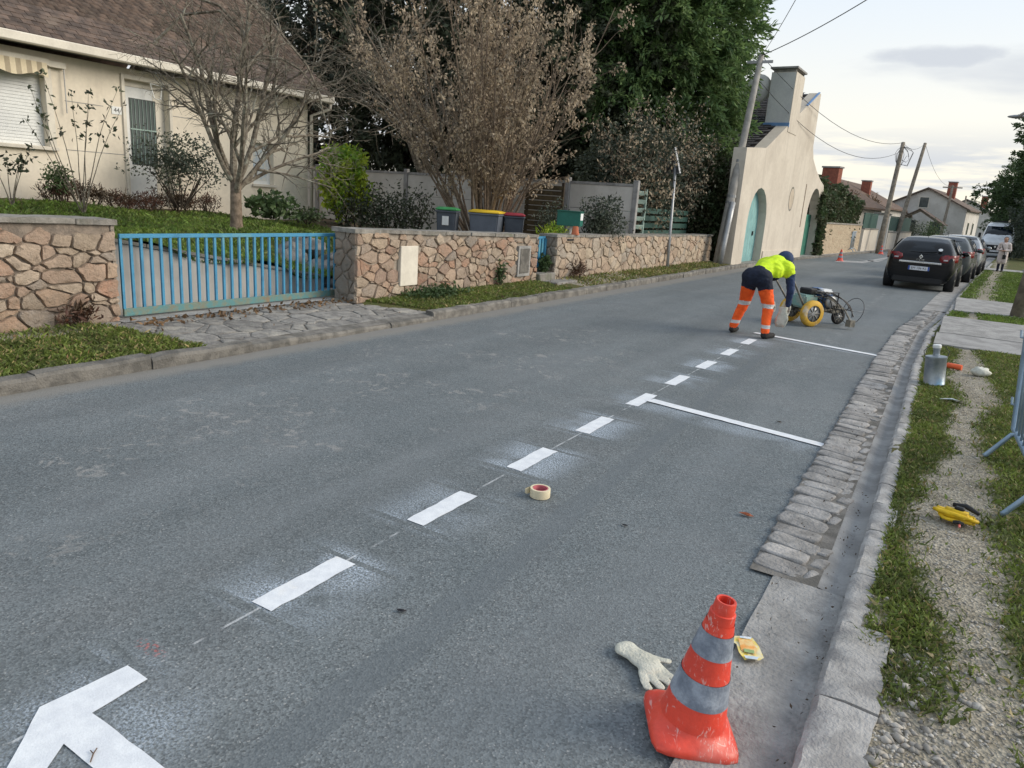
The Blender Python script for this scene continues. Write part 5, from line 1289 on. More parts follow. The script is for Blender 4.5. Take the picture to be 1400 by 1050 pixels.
pole2, v2 = pole('utility_pole', 'dark wooden utility pole draped with slack cables by the ivy wall', pA, tA, .16, .11, 'pole_wood')
rng = random.Random(3)
for i in range(9):
    a = rng.uniform(0, 2*PI); r_ = rng.uniform(.25, .8); mb = MB(); c0_ = v2*.97
    mb.tube([tuple(c0_+Vector((math.cos(a)*r_*math.sin(t*PI), math.sin(a)*r_*math.sin(t*PI), -t*rng.uniform(.6, 1.6)))) for t in (0, .25, .5, .75, 1)], .014, 4); mb.build('slack_cable', 'wire', pole2)
pB = at(1221, 338, 52); tB = at(1265, 196, 52.3); pole3, v3 = pole('utility_pole', 'wooden utility pole standing next to the one with slack cables', (pB[0], pB[1], .1), tB, .16, .11, 'pole_wood')
pC = at(1284, 330, 75); tC = at(1303, 254, 75.3); pole4, v4 = pole('utility_pole', 'distant wooden pole with a short cross arm before the white gabled house', (pC[0], pC[1], 0), tC, .16, .11, 'pole_wood')
MB().bar(tuple(v4*.97+Vector((-.9, 0, 0))), tuple(v4*.97+Vector((.9, 0, 0))), .1, .12).build('cross_arm', 'pole_wood', pole4)
pD = at(1311, 328, 105); tD = at(1321, 268, 105.3); pole('utility_pole', 'farthest thin pole beyond the white gabled house', (pD[0], pD[1], 0), tD, .16, .1, 'pole_wood')
def wire(label, a, b, sag, r=.012, n=14):
    a, b = Vector(a), Vector(b); o = a.copy(); mb = MB()
    mb.tube([tuple(a.lerp(b, i/n)-o-Vector((0, 0, sag*4*(i/n)*(1-i/n)))) for i in range(n+1)], r, 4); w_ = mb.build('overhead_wire', 'wire', None, loc=tuple(o)); return props(w_, label, 'wire')
T1, T2, T3, T4 = Vector(ptop), Vector(tA), Vector(tB), Vector(tC)
wire('overhead cable rising from the leaning pole across the road', T1, at(1300, -75, 14), .15, .014)
wire('thin cable rising steeply from the leaning pole top', T1, at(1120, -60, 12), .1, .008)
wire('cable slung from the leaning pole to the pole with slack cables', T1, T2, .9)
wire('lower telephone cable between the leaning pole and the pole with slack cables', T1-Vector((0, 0, .7)), T2-Vector((0, 0, .5)), 1.2)
wire('cable between the two neighbouring wooden poles', T2, T3, .4)
wire('cable from the second wooden pole to the distant cross-armed pole', T3, T4, .9)
wire('cable from the cross-armed pole towards the big trees', T4, at(1400, 240, 90), .6)
# triangular road sign seen from behind on a grey post
sb = (-6.86, 19.35, .13); stp = at(925, 208, 20.4); sg = empty('road_sign', sb, 0, 'triangular road sign turned away on a tall grey metal post before the long wall', 'sign')
vv_ = Vector(stp)-Vector(sb); MB().tube([(0, 0, -.1), tuple(vv_*.5), tuple(vv_)], .042, 10).build('post', 'galv', sg, True)
tri = [(0, .42), (-.40, -.28), (.40, -.28)]
def tri_plate(k, d0, d1, mat, nm, par): 
    return MB().prism([(x*k, z*k) for x, z in tri], (0, d0, 0), (1, 0, 0), (0, 0, 1), (0, 1, 0), d1-d0).build(nm, mat, par, bevel=.01, loc=tuple(vv_+Vector((0, 0, -.30))), rot=(0, 0, math.radians(-38)))
pl_ = tri_plate(1, -.075, -.055, 'sign_back', 'plate', sg)
MB().prism([(x*1.02, z*1.02) for x, z in tri], (0, -.055, 0), (1, 0, 0), (0, 0, 1), (0, 1, 0), .012).build('face', 'paint_white', pl_)
mb = MB()
for a_, b2_ in zip(tri, tri[1:]+tri[:1]): mb.bar((a_[0], -.062, a_[1]), (b2_[0], -.062, b2_[1]), .05, .03)
mb.build('edge_rim', 'galv', pl_)
# leaning pole with lamp arm on the right verge
rb = G(1391, 433, .12); rp = empty('utility_pole', (rb[0], rb[1], .1), 0, 'stout grey wooden pole on the verge beside the concrete crossing', 'pole')
rv = Vector((.55, .1, 7.6)); MB().tube([(0, 0, -.2), tuple(rv*.3), tuple(rv*.7), tuple(rv)], [.155, .15, .13, .11], 12).build('shaft', 'pole_wood', rp, True)
for z in (.12, .16): MB().lathe([(.15, -.012), (.175, -.012), (.175, .012), (.15, .012)], 14, c=tuple(rv*z)).build('band', 'galv', rp)
lt = Vector(at(1389, 161, 18.2))-Vector(rp.location); s0 = rv*(lt.z/rv.z)
MB().tube([tuple(s0), tuple(s0.lerp(lt, .5)+Vector((0, 0, .05))), tuple(lt)], .035, 6).build('lamp_arm', 'galv', rp); MB().ball(tuple(lt+(s0-lt).normalized()*.22), .09, 10, 6, (2.6, 1.2, .5)).build('lamp_head', 'galv', rp, True)

# ------------------------------------------------------------------ far side of the street beyond the chapel
def far_wall(label, y0, y1, z1, mat='rubble_far', off=.35, z0=0.0, cap='coping'):
    w = empty('garden_wall', (lx(y0)-off, y0, 0), 0, label, 'wall'); o = -Vector(w.location); n = 6; mb = MB(); mc = MB()
    for i in range(n+1):
        t = y0+(y1-y0)*i/n; x = lx(t)-off
        for m_, a, b2, c, d in ((mb, x, x-.35, z0, z1), (mc, x+.04, x-.39, z1+.002, z1+.07)):
            m_.v += [tuple(Vector(q_)+o) for q_ in ((a, t, c), (a, t, d), (b2, t, d), (b2, t, c))]
            if i:
                k = i*4
                for j in range(4): m_.f.append((k-4+j, k-4+(j+1) % 4, k+(j+1) % 4, k+j)); m_.mi.append(0)
    for m_ in (mb, mc): m_.f += [(0, 1, 2, 3), (n*4+3, n*4+2, n*4+1, n*4)]; m_.mi += [0, 0]
    mb.build('wall_body', mat, w); mc.build('coping', cap, w); return w
far_wall('ochre rubble garden wall topped with ivy beyond the chapel', 36.7, 46.5, 1.55)
far_wall('plain cream garden wall past the ivy-covered rubble wall', 47.0, 51.5, 1.35, 'render_church', .3)
far_wall('low cream wall with a dark railing beyond the gate pillars', 55.5, 68, 1.2, 'render_church', .3)
for y_, lb_ in ((52.2, 'first tall cream gate pillar beside the plain cream wall'), (54.6, 'second tall cream gate pillar before the railed wall')):
    g_ = empty('gate_pillar', (lx(y_)-.5, y_, 0), 0, lb_, 'pillar'); MB().box((-.25, -.25, 0), (.25, .25, 2.3)).build('shaft', 'render_white', g_, bevel=.02); MB().box((-.32, -.32, 2.302), (.32, .32, 2.42)).build('cap', 'coping', g_)
for (y0, y1, lb_) in ((47.2, 51.3, 'dark green railing above the plain cream wall'), (55.8, 67.5, 'dark green railing above the low cream wall')):
    rl = empty('railing', (lx(y0)-.45, y0, 1.3), 0, lb_, 'railing'); e_ = Vector((lx(y1)-lx(y0), y1-y0, 0))
    MB().bar((0, 0, .45), tuple(e_+Vector((0, 0, .45))), .06, .9).build('panel', 'louver_dark', rl); MB().bar((0, 0, .95), tuple(e_+Vector((0, 0, .95))), .08, .08).build('top_rail', 'louver_dark', rl)
# ivy hedge over the rubble wall
g = np.random.default_rng(71); iv = tree_root('ivy_hedge', 'thick ivy hedge spilling over the ochre rubble wall', (-6.2, 41, 1.0), 'hedge')
P = []
for i in range(19000):
    yv = 36.3+g.random()*9.7; top = 3.5+.8*N2(yv, 1, .5, 3)-.07*(yv-36); zz_ = .75+(top-.75)*g.random()**.7+.25*N2(yv, 3, 2); P.append((lx(yv)-.55+.35*N2(yv, zz_, 1.2, 5)-.9*g.random()**1.4+6.2, yv-41, zz_-1.0))
for i in range(1800):                                  # tongue of ivy down the wall and round the gate arch
    zz_ = g.random()*2.9; yv = 36.2+g.random()*(.9-.2*zz_/3)-.25*(zz_ > 1.8); P.append((lx(yv)-.3+.15*g.random()+6.2, yv-41, zz_-1.0))
leaves('foliage', np.array(P), .17, .12, 'leaf_ivy', iv, 72, D=[[.6, -.2, -.5]]*len(P))
mb = MB(); rng = random.Random(5)
for i in range(40): yv = rng.uniform(-4.5, 5); mb.tube([(-.25, yv, -1), (-.3, yv+rng.uniform(-.3, .3), .2), (-.5, yv+rng.uniform(-.5, .5), 1.2)], .02, 4)
mb.build('stems', 'bark_dark', iv)
# houses
def simple_house(label, loc, rz, w, d, h, roof_h, wmat, rmat, wins=(), chim=None, chim_mat='brick_red'):
    """gable faces local -Y; w along X, d along Y"""
    e = empty('house', loc, rz, label, 'house'); mb = MB(); a = w/2
    mb.add([(-a, 0, 0), (a, 0, 0), (a, 0, h), (0, 0, h+roof_h), (-a, 0, h)], [(0, 1, 2, 3, 4)]); mb.add([(-a, d, 0), (a, d, 0), (a, d, h), (0, d, h+roof_h), (-a, d, h)], [(0, 1, 2, 3, 4)])
    mb.add([(-a, 0, 0), (-a, d, 0), (-a, d, h), (-a, 0, h)], [(0, 1, 2, 3)]); mb.add([(a, 0, 0), (a, d, 0), (a, d, h), (a, 0, h)], [(0, 1, 2, 3)]); mb.build('wall', wmat, e)
    rf_ = MB(); k = roof_h/a; ov = .35
    for s in (-1, 1):
        rf_.add([(s*(a+ov), -ov, h-k*ov+.02), (0, -ov, h+roof_h+.02), (0, d+ov, h+roof_h+.02), (s*(a+ov), d+ov, h-k*ov+.02), (s*(a+ov), -ov, h-k*ov+.16), (0, -ov, h+roof_h+.18), (0, d+ov, h+roof_h+.18), (s*(a+ov), d+ov, h-k*ov+.16)], [(0, 1, 2, 3), (4, 5, 6, 7), (0, 1, 5, 4), (3, 2, 6, 7), (0, 3, 7, 4)])
    r_ = rf_.build('roof', rmat, e)
    for c in (chim or ()):
        c_ = MB().box((c[0]-c[3]/2, c[1]-.3, c[2]), (c[0]+c[3]/2, c[1]+.3, c[2]+c[4])).build('chimney', chim_mat, r_); MB().box((c[0]-c[3]/2-.06, c[1]-.36, c[2]+c[4]), (c[0]+c[3]/2+.06, c[1]+.36, c[2]+c[4]+.1)).build('chimney_cap', 'concrete_dark', c_)
    for (fc, u, z, ww, hh) in wins:
        if fc == 'g':
            f_ = MB().box((u-ww/2-.08, -.04, z-.08), (u+ww/2+.08, .02, z+hh+.08)).build('window', 'trim_cream', e); MB().box((u-ww/2, -.05, z), (u+ww/2, -.042, z+hh)).build('pane', 'pane', f_)
        else:
            f_ = MB().box((a-.02, u-ww/2-.08, z-.08), (a+.04, u+ww/2+.08, z+hh+.08)).build('window', 'trim_cream', e); MB().box((a+.042, u-ww/2, z), (a+.05, u+ww/2, z+hh)).build('pane', 'pane', f_)
    return e
p_ = at(1128, 262, 47); simple_house('brown-roofed house with a tall red brick chimney behind the ivy', (p_[0]-3.4, p_[1]+1, 0), -.25, 8, 9, 2.8, 2.0, 'render_church', 'roof_brown', [('s', 2.5, 1.2, 1, 1.2)], [(3.1, 1.5, 2.9, 1.1, 2.2)])
p_ = at(1170, 262, 66); simple_house('low brown-roofed house with a small chimney behind the pollarded trees', (p_[0]-2, p_[1], 0), -.1, 9, 10, 3.2, 2.2, 'render_white', 'roof_brown', [('g', 0, 1.2, 1.1, 1.3), ('s', 3, 1.2, 1.1, 1.3)], [(2.2, 3, 3.9, .8, 1.6)])
p_ = at(1222, 292, 78); simple_house('grey-brown roofed outbuilding beside the white gabled house', (p_[0]-3.2, p_[1]+2, 0), PI/2*.0+.05, 9, 9, 2.9, 2.4, 'render_white', 'roof_brown', [('g', -1, 1.2, 1.1, 1.2)])
p_ = at(1269, 262, 82); wh = simple_house('pale two-storey house whose gable faces up the street', (p_[0], p_[1], 0), -.12, 8.4, 11, 3.9, 2.05, 'render_white', 'roof_tile', [('g', -1.2, 1.0, 1.2, 1.4), ('g', 1.4, 1.0, 1.2, 1.4), ('g', -.2, 3.9, .9, 1.1), ('s', 3, 1.2, 1, 1.3), ('s', 7, 1.2, 1, 1.3)], [(1.6, 5, 5.0, .9, 2.0)])
p_ = at(1318, 292, 112); simple_house('farther pale house with a dark roof beyond the gabled one', (p_[0], p_[1], 0), -.1, 9, 12, 3.8, 2.4, 'render_white', 'slate_roof', [('g', -1.5, 1.2, 1.2, 1.4), ('g', 1.5, 1.2, 1.2, 1.4)], [(2, 4, 5.2, .9, 1.8)])
# timber porch before the white house
pp = at(1252, 318, 72); po = empty('timber_porch', (pp[0], pp[1], 0), -.1, 'dark timber lean-to with sloping rafters before the pale gabled house', 'porch')
for s in (-1.6, 1.6): MB().box((s-.08, -.08, 0), (s+.08, .08, 2.1)).build('post', 'bark_dark', po)
for s in (-1, 1): MB().bar((0, 0, 3.3), (s*2.3, 0, 1.9), .12, .16).build('rafter', 'pole_wood', po); MB().add([(0, -.3, 3.42), (s*2.4, -.3, 1.98), (s*2.4, 2.5, 1.98), (0, 2.5, 3.42), (0, -.3, 3.47), (s*2.4, -.3, 2.03), (s*2.4, 2.5, 2.03), (0, 2.5, 3.47)], [(0, 1, 2, 3), (4, 5, 6, 7), (0, 1, 5, 4)]).build('roof_slope', 'roof_tile', po)
# pollarded trees
rng = random.Random(65)
for i, (px, py, dep) in enumerate(((1178, 300, 54), (1205, 300, 57))):
    b_ = at(px, 345, dep); t = tree_root('pollarded_tree', ('pollarded tree with knuckled dark limbs nearest the ivy hedge', 'pollarded tree with knuckled dark limbs next to the gate pillars')[i], (b_[0]-2.0, b_[1], 0)); mb = MB(); tips = []
    mb.tube([(0, 0, -.1), (.03, 0, 1.2), (0, .02, 2.2)], [.24, .19, .18], 8)
    PP = dict(segs=[5, 4, 3], wob=[.12, .2, .25], grav=[.04, .05, .05], tap=[.25, .6, .8], sides=[6, 4, 3], n=[9, 4], **{'from': [.75, .3]}, ratio=[.5, .5], ang=[.6, .5])
    for k in range(7): a = k*.9+i; sprout(mb, (0, 0, 1.9), (math.cos(a)*.8, math.sin(a)*.8, 1), rng.uniform(1.3, 1.9), .11, 0, rng, PP, tips)
    mb.build('trunk', 'bark_brown', t); P = pick(tips, 500, 1, gen, .12); leaves('dry_leaves', P, .16, .1, 'leaf_litter', t, 80+i)
# far greenery
evergreen('dark conifer top behind the chapel gable', (-13.5, 52.0, 0), (0, 0, 5.4), (2.2, 2.2, 3.1), 260, 26, .6, .22, .09, 'leaf_mid', 101, .2, lump=.4)
evergreen('large grey-green tree standing over the parked van', (5.0, 64, 0), (0, 0, 5.0), (3.2, 3.4, 4.4), 1200, 36, .6, .26, .13, 'leaf_mid', 102, .25, lump=.4, fill=.5)
evergreen('dark green tree beside the big one over the parked van', (8.0, 70, 0), (0, 0, 4.6), (3.4, 3.4, 4.2), 900, 32, .6, .26, .13, 'leaf_mid', 103, .25, lump=.4)
evergreen('lower leafy tree drooping over the verge behind the person', (4.3, 56, 0), (0, 0, 2.6), (1.8, 2.6, 2.2), 700, 30, .5, .15, .07, 'leaf_grey', 104, .15, lump=.4)
evergreen('feathery tree at the far bend of the road', (4.2, 92, 0), (0, 0, 4.6), (3.2, 3.0, 4.2), 700, 30, .6, .26, .12, 'leaf_mid', 105, .2, lump=.4)
shrub('shrub', 'pale bush in the garden before the white gabled house', (at(1240, 320, 66)[0], at(1240, 320, 66)[1], 0), (1.3, 1.3, 1.1), 1300, .16, .09, 'leaf_grey', 106, zc=1.2)
shrub('shrub', 'dark bush beside the timber lean-to', (at(1272, 318, 68)[0], at(1272, 318, 68)[1], 0), (1.2, 1.5, 1.2), 1300, .16, .09, 'leaf_mid', 107, zc=1.1)
g = np.random.default_rng(110); hd = tree_root('distant_wood', 'distant mass of trees closing the view at the end of the road', (0, 150, 0), 'trees'); hd['kind'] = 'stuff'
P = np.array([((g.random()-.5)*160, (g.random()-.5)*16, 0) for _ in range(14000)]); P[:, 2] = np.array([(3.6+2.2*N2(p_[0], 0, .12, 4)+1.2*N2(p_[0], 5, .5))*g.random()**.6 for p_ in P]); leaves('foliage', P, .9, .6, 'leaf_mid', hd, 111)
# ------------------------------------------------------------------ parked cars
def loft(mb, rows):
    n = len(rows[0]); k0 = len(mb.v)
    for r in rows: mb.v += [tuple(p) for p in r]
    for i in range(len(rows)-1):
        for j in range(n-1):
            a = k0+i*n+j; mb.f.append((a, a+1, a+n+1, a+n)); mb.mi.append(mb.cur)
def subsurf_mesh(mb, name, mat, lv=2):
    me = mb.mesh(name, mat); o = bpy.data.objects.new('_s', me); COL.objects.link(o); m_ = o.modifiers.new('s', 'SUBSURF'); m_.levels = lv; m_.render_levels = lv
    dg = bpy.context.evaluated_depsgraph_get(); m2 = bpy.data.meshes.new_from_object(o.evaluated_get(dg)); bpy.data.objects.remove(o)
    m2.name = name; m2.polygons.foreach_set('use_smooth', [True]*len(m2.polygons)); return m2
def hatchback(label, loc, rz, paint, L=4.06, W=1.73, H=1.45, plate='EM 106 KL', badge=True, group='cars parked along the kerb', roof=None):
    """origin at the middle of the rear bumper on the ground; car points to +Y"""
    e = empty('parked_car', loc, rz, label, 'car', group); w = W/2; k = H/1.45; l = L/4.06
    # stations: y, half width low, half width mid, half width shoulder, z bottom, z mid, z shoulder, half width roof edge, z roof
    ST = [(0.02, .60, .66, .64, .26, .55, .74, .60, .80), (.05, .70, .78, .76, .21, .58, .86, .70, .94), (.16, .74, .83, .81, .19, .60, .92, .72, 1.02), (.42, .76, .86, .84, .22, .62, .95, .66, 1.26), (.72, .77, .865, .845, .21, .62, .95, .60, 1.405), (1.1, .77, .865, .845, .2, .62, .94, .60, 1.44),
          (1.8, .77, .86, .84, .2, .61, .93, .60, 1.45), (2.3, .77, .86, .84, .2, .61, .92, .58, 1.40), (2.75, .77, .86, .84, .2, .60, .91, .58, 1.17), (3.05, .77, .86, .835, .2, .6, .90, .62, .96), (3.5, .76, .85, .80, .2, .58, .84, .58, .88), (3.85, .68, .79, .72, .22, .52, .74, .5, .78), (4.04, .5, .6, .55, .28, .48, .62, .4, .65)]
    rows = []
    for (y, a, b_, c, z0, z1, z2, d, z3) in ST:
        s_ = w/.865; h = [(0, z0), (a*.8, z0), (a, z0+.05), (b_, z1-.12), (b_, z1+.05), (c, z2-.02), (c*.985, z2+.02), (d+(c-d)*.12, z3-(z3-z2)*.16), (d*.86, z3-.005), (d*.4, z3+.012), (0, z3+.016)]
        half = [(x*s_, y*l, z*k) for x, z in h]; rows.append(half+[(-x, yy_, z) for x, yy_, z in half[-2::-1]])
    mb = MB(); loft(mb, rows); mb.f += [tuple(range(len(rows[0]))), tuple((len(rows)-1)*len(rows[0])+j for j in range(len(rows[0])))]; mb.mi += [0, 0]
    body = linkmesh('body', subsurf_mesh(mb, 'body', paint, 2), e)
    def patch(nm, pts, mat, par, th=.012):
        """quad patch (rows of points) with a little thickness, slightly crowned"""
        mb = MB(); loft(mb, pts); n = len(pts[0]); m_ = len(pts)
        me = mb.mesh(nm, mat); o = linkmesh(nm, me, par); so = o.modifiers.new('t', 'SOLIDIFY'); so.thickness = th; so.offset = 0
        me.polygons.foreach_set('use_smooth', [True]*len(me.polygons)); return o
    # rear window on the tailgate
    rw_ = []
    for t in (0, .33, .66, 1):
        y = (.17+(.66-.17)*t-.035)*l; z = (1.02+(1.40-1.02)*t+.012)*k; hw = (.66-.12*t-(.03 if t in (0, 1) else 0))*w/.865
        rw_.append([(x*hw, y+.10*abs(x)**2.2*(1-.45*t), z-.02*abs(x)**3*t) for x in (-1, -.75, -.4, 0, .4, .75, 1)])
    tg = patch('rear_window', rw_, 'car_glass', e)
    MB().tube([(0, .10*l, 1.03*k), (.16, .09*l, 1.05*k), (.36, .125*l, 1.07*k)], .012, 5).build('rear_wiper', 'black_plastic', tg)
    MB().lathe([(.0, 0), (.055, 0), (.055, .003), (0, .003)], 14, axis='y').build('sticker', 'sticker', tg, loc=(.42*w/.865, .185*l, 1.13*k), rot=(-.9, 0, 0))
    # side windows and windscreen
    for s in (-1, 1):
        for (ya, yb, yc, yd) in ((.78, 1.50, 1.46, .98), (1.58, 2.62, 2.22, 1.56)):
            r_ = [[(s*(.838+.014-.0*t)*w/.865, (ya+(yb-ya)*t)*l, .985*k) for t in (0, .5, 1)], [(s*(.74+.014)*w/.865, ((ya+yd)/2+((yb+yc)/2-(ya+yd)/2)*t)*l, 1.20*k) for t in (0, .5, 1)], [(s*(.655+.012)*w/.865, (yd+(yc-yd)*t)*l, 1.345*k) for t in (0, .5, 1)]]
            patch('side_window', r_, 'car_glass', e)
        hd_ = MB().ball((0, 0, 0), .1, 10, 6, (.95, .6, .7)).build('mirror', paint, e, True, loc=(s*(w+.06), 2.45*l, 1.0*k))
        MB().ball((0, 0, 0), .13, 10, 6, (.9, 1.3, .45)).build('headlight', 'lamp_clear', e, True, loc=(s*.62*w/.865, 3.82*l, .70*k))
        MB().box((-.012, -.08, -.015), (.012, .08, .015)).build('door_handle', paint, e, bevel=.005, loc=(s*(w+.004), 1.72*l, .87*k))
    patch('windscreen', [[(x*.72*w/.865, (2.80-.08*abs(x)**2+.03)*l, (1.0+.02)*k) for x in (-1, -.5, 0, .5, 1)], [(x*.58*w/.865, (2.33-.05*abs(x)**2+.03)*l, 1.40*k) for x in (-1, -.5, 0, .5, 1)]], 'car_glass', e)
    # rear lamps wrap the corners
    for s in (-1, 1):
        r_ = []
        for (z, xi, yo) in ((.80, .50, .0), (.88, .44, .0), (.96, .47, .03), (1.0, .58, .06)):
            r_.append([(s*(xi+(.80-xi)*t)*w/.865, (.012+yo+.15*t**2.5)*l, z*k) for t in (0, .35, .7, .9)]+[(s*.862*w/.865, (.30+yo)*l, (z+.02)*k)])
        tl = patch('tail_lamp', r_, 'lamp_red', e, .03)
        MB().box((-.05, -.012, -.018), (.05, .012, .018)).build('reversing_lamp', 'lamp_clear', tl, bevel=.004, loc=(s*.60*w/.865, .008*l, .865*k))
    # bumper, plate, chrome strip, emblem
    MB().box((-.62*w/.865, -.02, .20*k), (.62*w/.865, .08, .36*k)).build('rear_bumper', 'black_plastic', e, bevel=.03, seg=2)
    MB().box((-.52*w/.865, -.012, .735*k), (.52*w/.865, .03, .785*k)).build('chrome_strip', 'chrome', e, bevel=.008)
    pl_ = MB().box((-.26, -.028, .545*k), (.26, -.012, .655*k)).build('number_plate', 'plate_white', e, bevel=.003)
    MB().box((-.259, -.0295, .546*k), (-.22, -.0282, .654*k)).build('country_band', 'plate_blue', pl_); MB().box((.22, -.0295, .546*k), (.259, -.0282, .654*k)).build('region_band', 'plate_blue', pl_)
    text('plate_text', plate, .085, 'ink', pl_, (0, -.030, .60*k), (PI/2, 0, 0))
    if badge:
        em = MB().prism([(0, .068), (.05, 0), (0, -.068), (-.05, 0)], (0, -.004, .915*k), (1, 0, 0), (0, 0, 1), (0, -1, 0), .02).build('emblem', 'chrome', e, bevel=.004)
        MB().prism([(0, .03), (.02, 0), (0, -.03), (-.02, 0)], (0, -.0245, .915*k), (1, 0, 0), (0, 0, 1), (0, -1, 0), .002).build('emblem_core', 'black_plastic', em)
        text('model_name', 'C L I O', .062, 'chrome', e, (0, -.006, .828*k), (PI/2, 0, 0), .004)
    MB().tube([(0, .95*l, 1.44*k), (0, .86*l, 1.58*k)], .006, 5).build('aerial', 'black_plastic', e)
    for s in (-1, 1):
        for y in (.72, 3.22):
            MB().lathe([(.335, -.12), (.37, -.08), (.37, .08), (.335, .12)], 18, axis='x', cap=False).build('wheel_arch', 'black_plastic', e, True, loc=(s*(w-.105), y*l, .32))
            wh_ = MB().lathe([(.185, -.09), (.28, -.10), (.305, -.07), (.305, .07), (.28, .10), (.19, .09)], 22, axis='x', cap=False).build('wheel', 'rubber', e, True, loc=(s*(w-.085), y*l, .305))
            rm = MB().lathe([(0.0, .06), (.06, .075), (.185, .06), (.195, .085), (.195, -.05), (0, -.05)], 18, axis='x').build('rim', 'alloy', wh_, True, rot=(0, 0, 0 if s > 0 else PI))
            mb = MB()
            for q_ in range(5): a = q_*2*PI/5; mb.bar((.07, .03*math.cos(a), .03*math.sin(a)), (.08, .18*math.cos(a), .18*math.sin(a)), .05, .02, (1, 0, 0))
            mb.build('spokes', 'alloy', rm)
    return e
hatchback('glossy black hatchback, rearmost of the parked row, white-framed number plate', (-.98, 22.95, 0), -.045, 'car_black')
hatchback('dark grey hatchback parked in front of the black one', (-.62, 28.1, 0), -.06, 'car_grey', W=1.78, H=1.47, plate='CB 418 QN', badge=False)
hatchback('silver-grey hatchback third in the parked row', (-.25, 33.6, 0), -.06, 'car_silver', W=1.76, H=1.5, plate='DA 732 FT', badge=False)
# white panel van facing the camera
vp_ = G(1357, 352); vq = at(1361, 335, 49); van = empty('parked_van', (vq[0], vq[1], 0), -.06, 'white panel van facing up the street past the parked cars', 'van')
rows = []
for (y, w, zb, zs, zt, wt) in ((0, .72, .42, .78, .98, .62), (.08, .88, .32, .85, 1.10, .78), (.55, .96, .28, .95, 1.26, .84), (.95, .97, .28, 1.2, 1.38, .84), (1.55, .97, .28, 1.35, 2.12, .76), (1.9, .97, .28, 1.4, 2.32, .78), (3.0, .97, .28, 1.4, 2.38, .80), (4.9, .97, .30, 1.4, 2.38, .80), (5.0, .9, .4, 1.4, 2.3, .76)):
    h = [(0, zb), (w*.85, zb), (w, zb+.12), (w, (zb+zs)/2), (w, zs), (wt+(w-wt)*.15, zt-.12), (wt*.9, zt), (0, zt+.03)]; rows.append([(x, y, z) for x, z in h]+[(-x, y, z) for x, z in h[-2::-1]])
mb = MB(); loft(mb, rows); n = len(rows[0]); mb.f += [tuple(range(n)), tuple((len(rows)-1)*n+j for j in range(n))]; mb.mi += [0, 0]
linkmesh('body', subsurf_mesh(mb, 'body', 'van_white', 2), van)
mb = MB(); loft(mb, [[(x*.84, .90+.08*abs(x)**2, 1.38) for x in (-1, -.5, 0, .5, 1)], [(x*.74, 1.42+.08*abs(x)**2, 2.10) for x in (-1, -.5, 0, .5, 1)]]); ws = mb.build('windscreen', 'car_glass', van, True); ws.modifiers.new('t', 'SOLIDIFY').thickness = .03
MB().box((-.62, -.05, .55), (.62, .05, .86)).build('grille', 'black_plastic', van, bevel=.03); MB().box((-.9, -.06, .32), (.9, .15, .53)).build('front_bumper', 'black_plastic', van, bevel=.05, seg=2)
MB().prism([(0, .10), (.07, 0), (0, -.10), (-.07, 0)], (0, -.055, .74), (1, 0, 0), (0, 0, 1), (0, -1, 0), .02).build('emblem', 'chrome', van)
MB().box((-.26, -.08, .40), (.26, -.062, .51)).build('number_plate', 'plate_white', van)
for s in (-1, 1):
    MB().ball((0, 0, 0), .2, 10, 6, (.85, .6, .9)).build('headlight', 'lamp_clear', van, True, loc=(s*.74, .16, .90)); MB().box((-.08, -.05, -.16), (.08, .05, .16)).build('mirror', 'black_plastic', van, bevel=.03, loc=(s*1.1, 1.25, 1.45))
    for y in (.95, 4.1): MB().lathe([(.2, -.1), (.31, -.11), (.34, -.07), (.34, .07), (.31, .11), (.2, .1)], 18, axis='x', cap=False).build('wheel', 'rubber', van, True, loc=(s*.86, y, .34))
MB().box((-.4, 2.2, 2.42), (.4, 2.3, 2.5)).build('roof_bar', 'black_plastic', van)

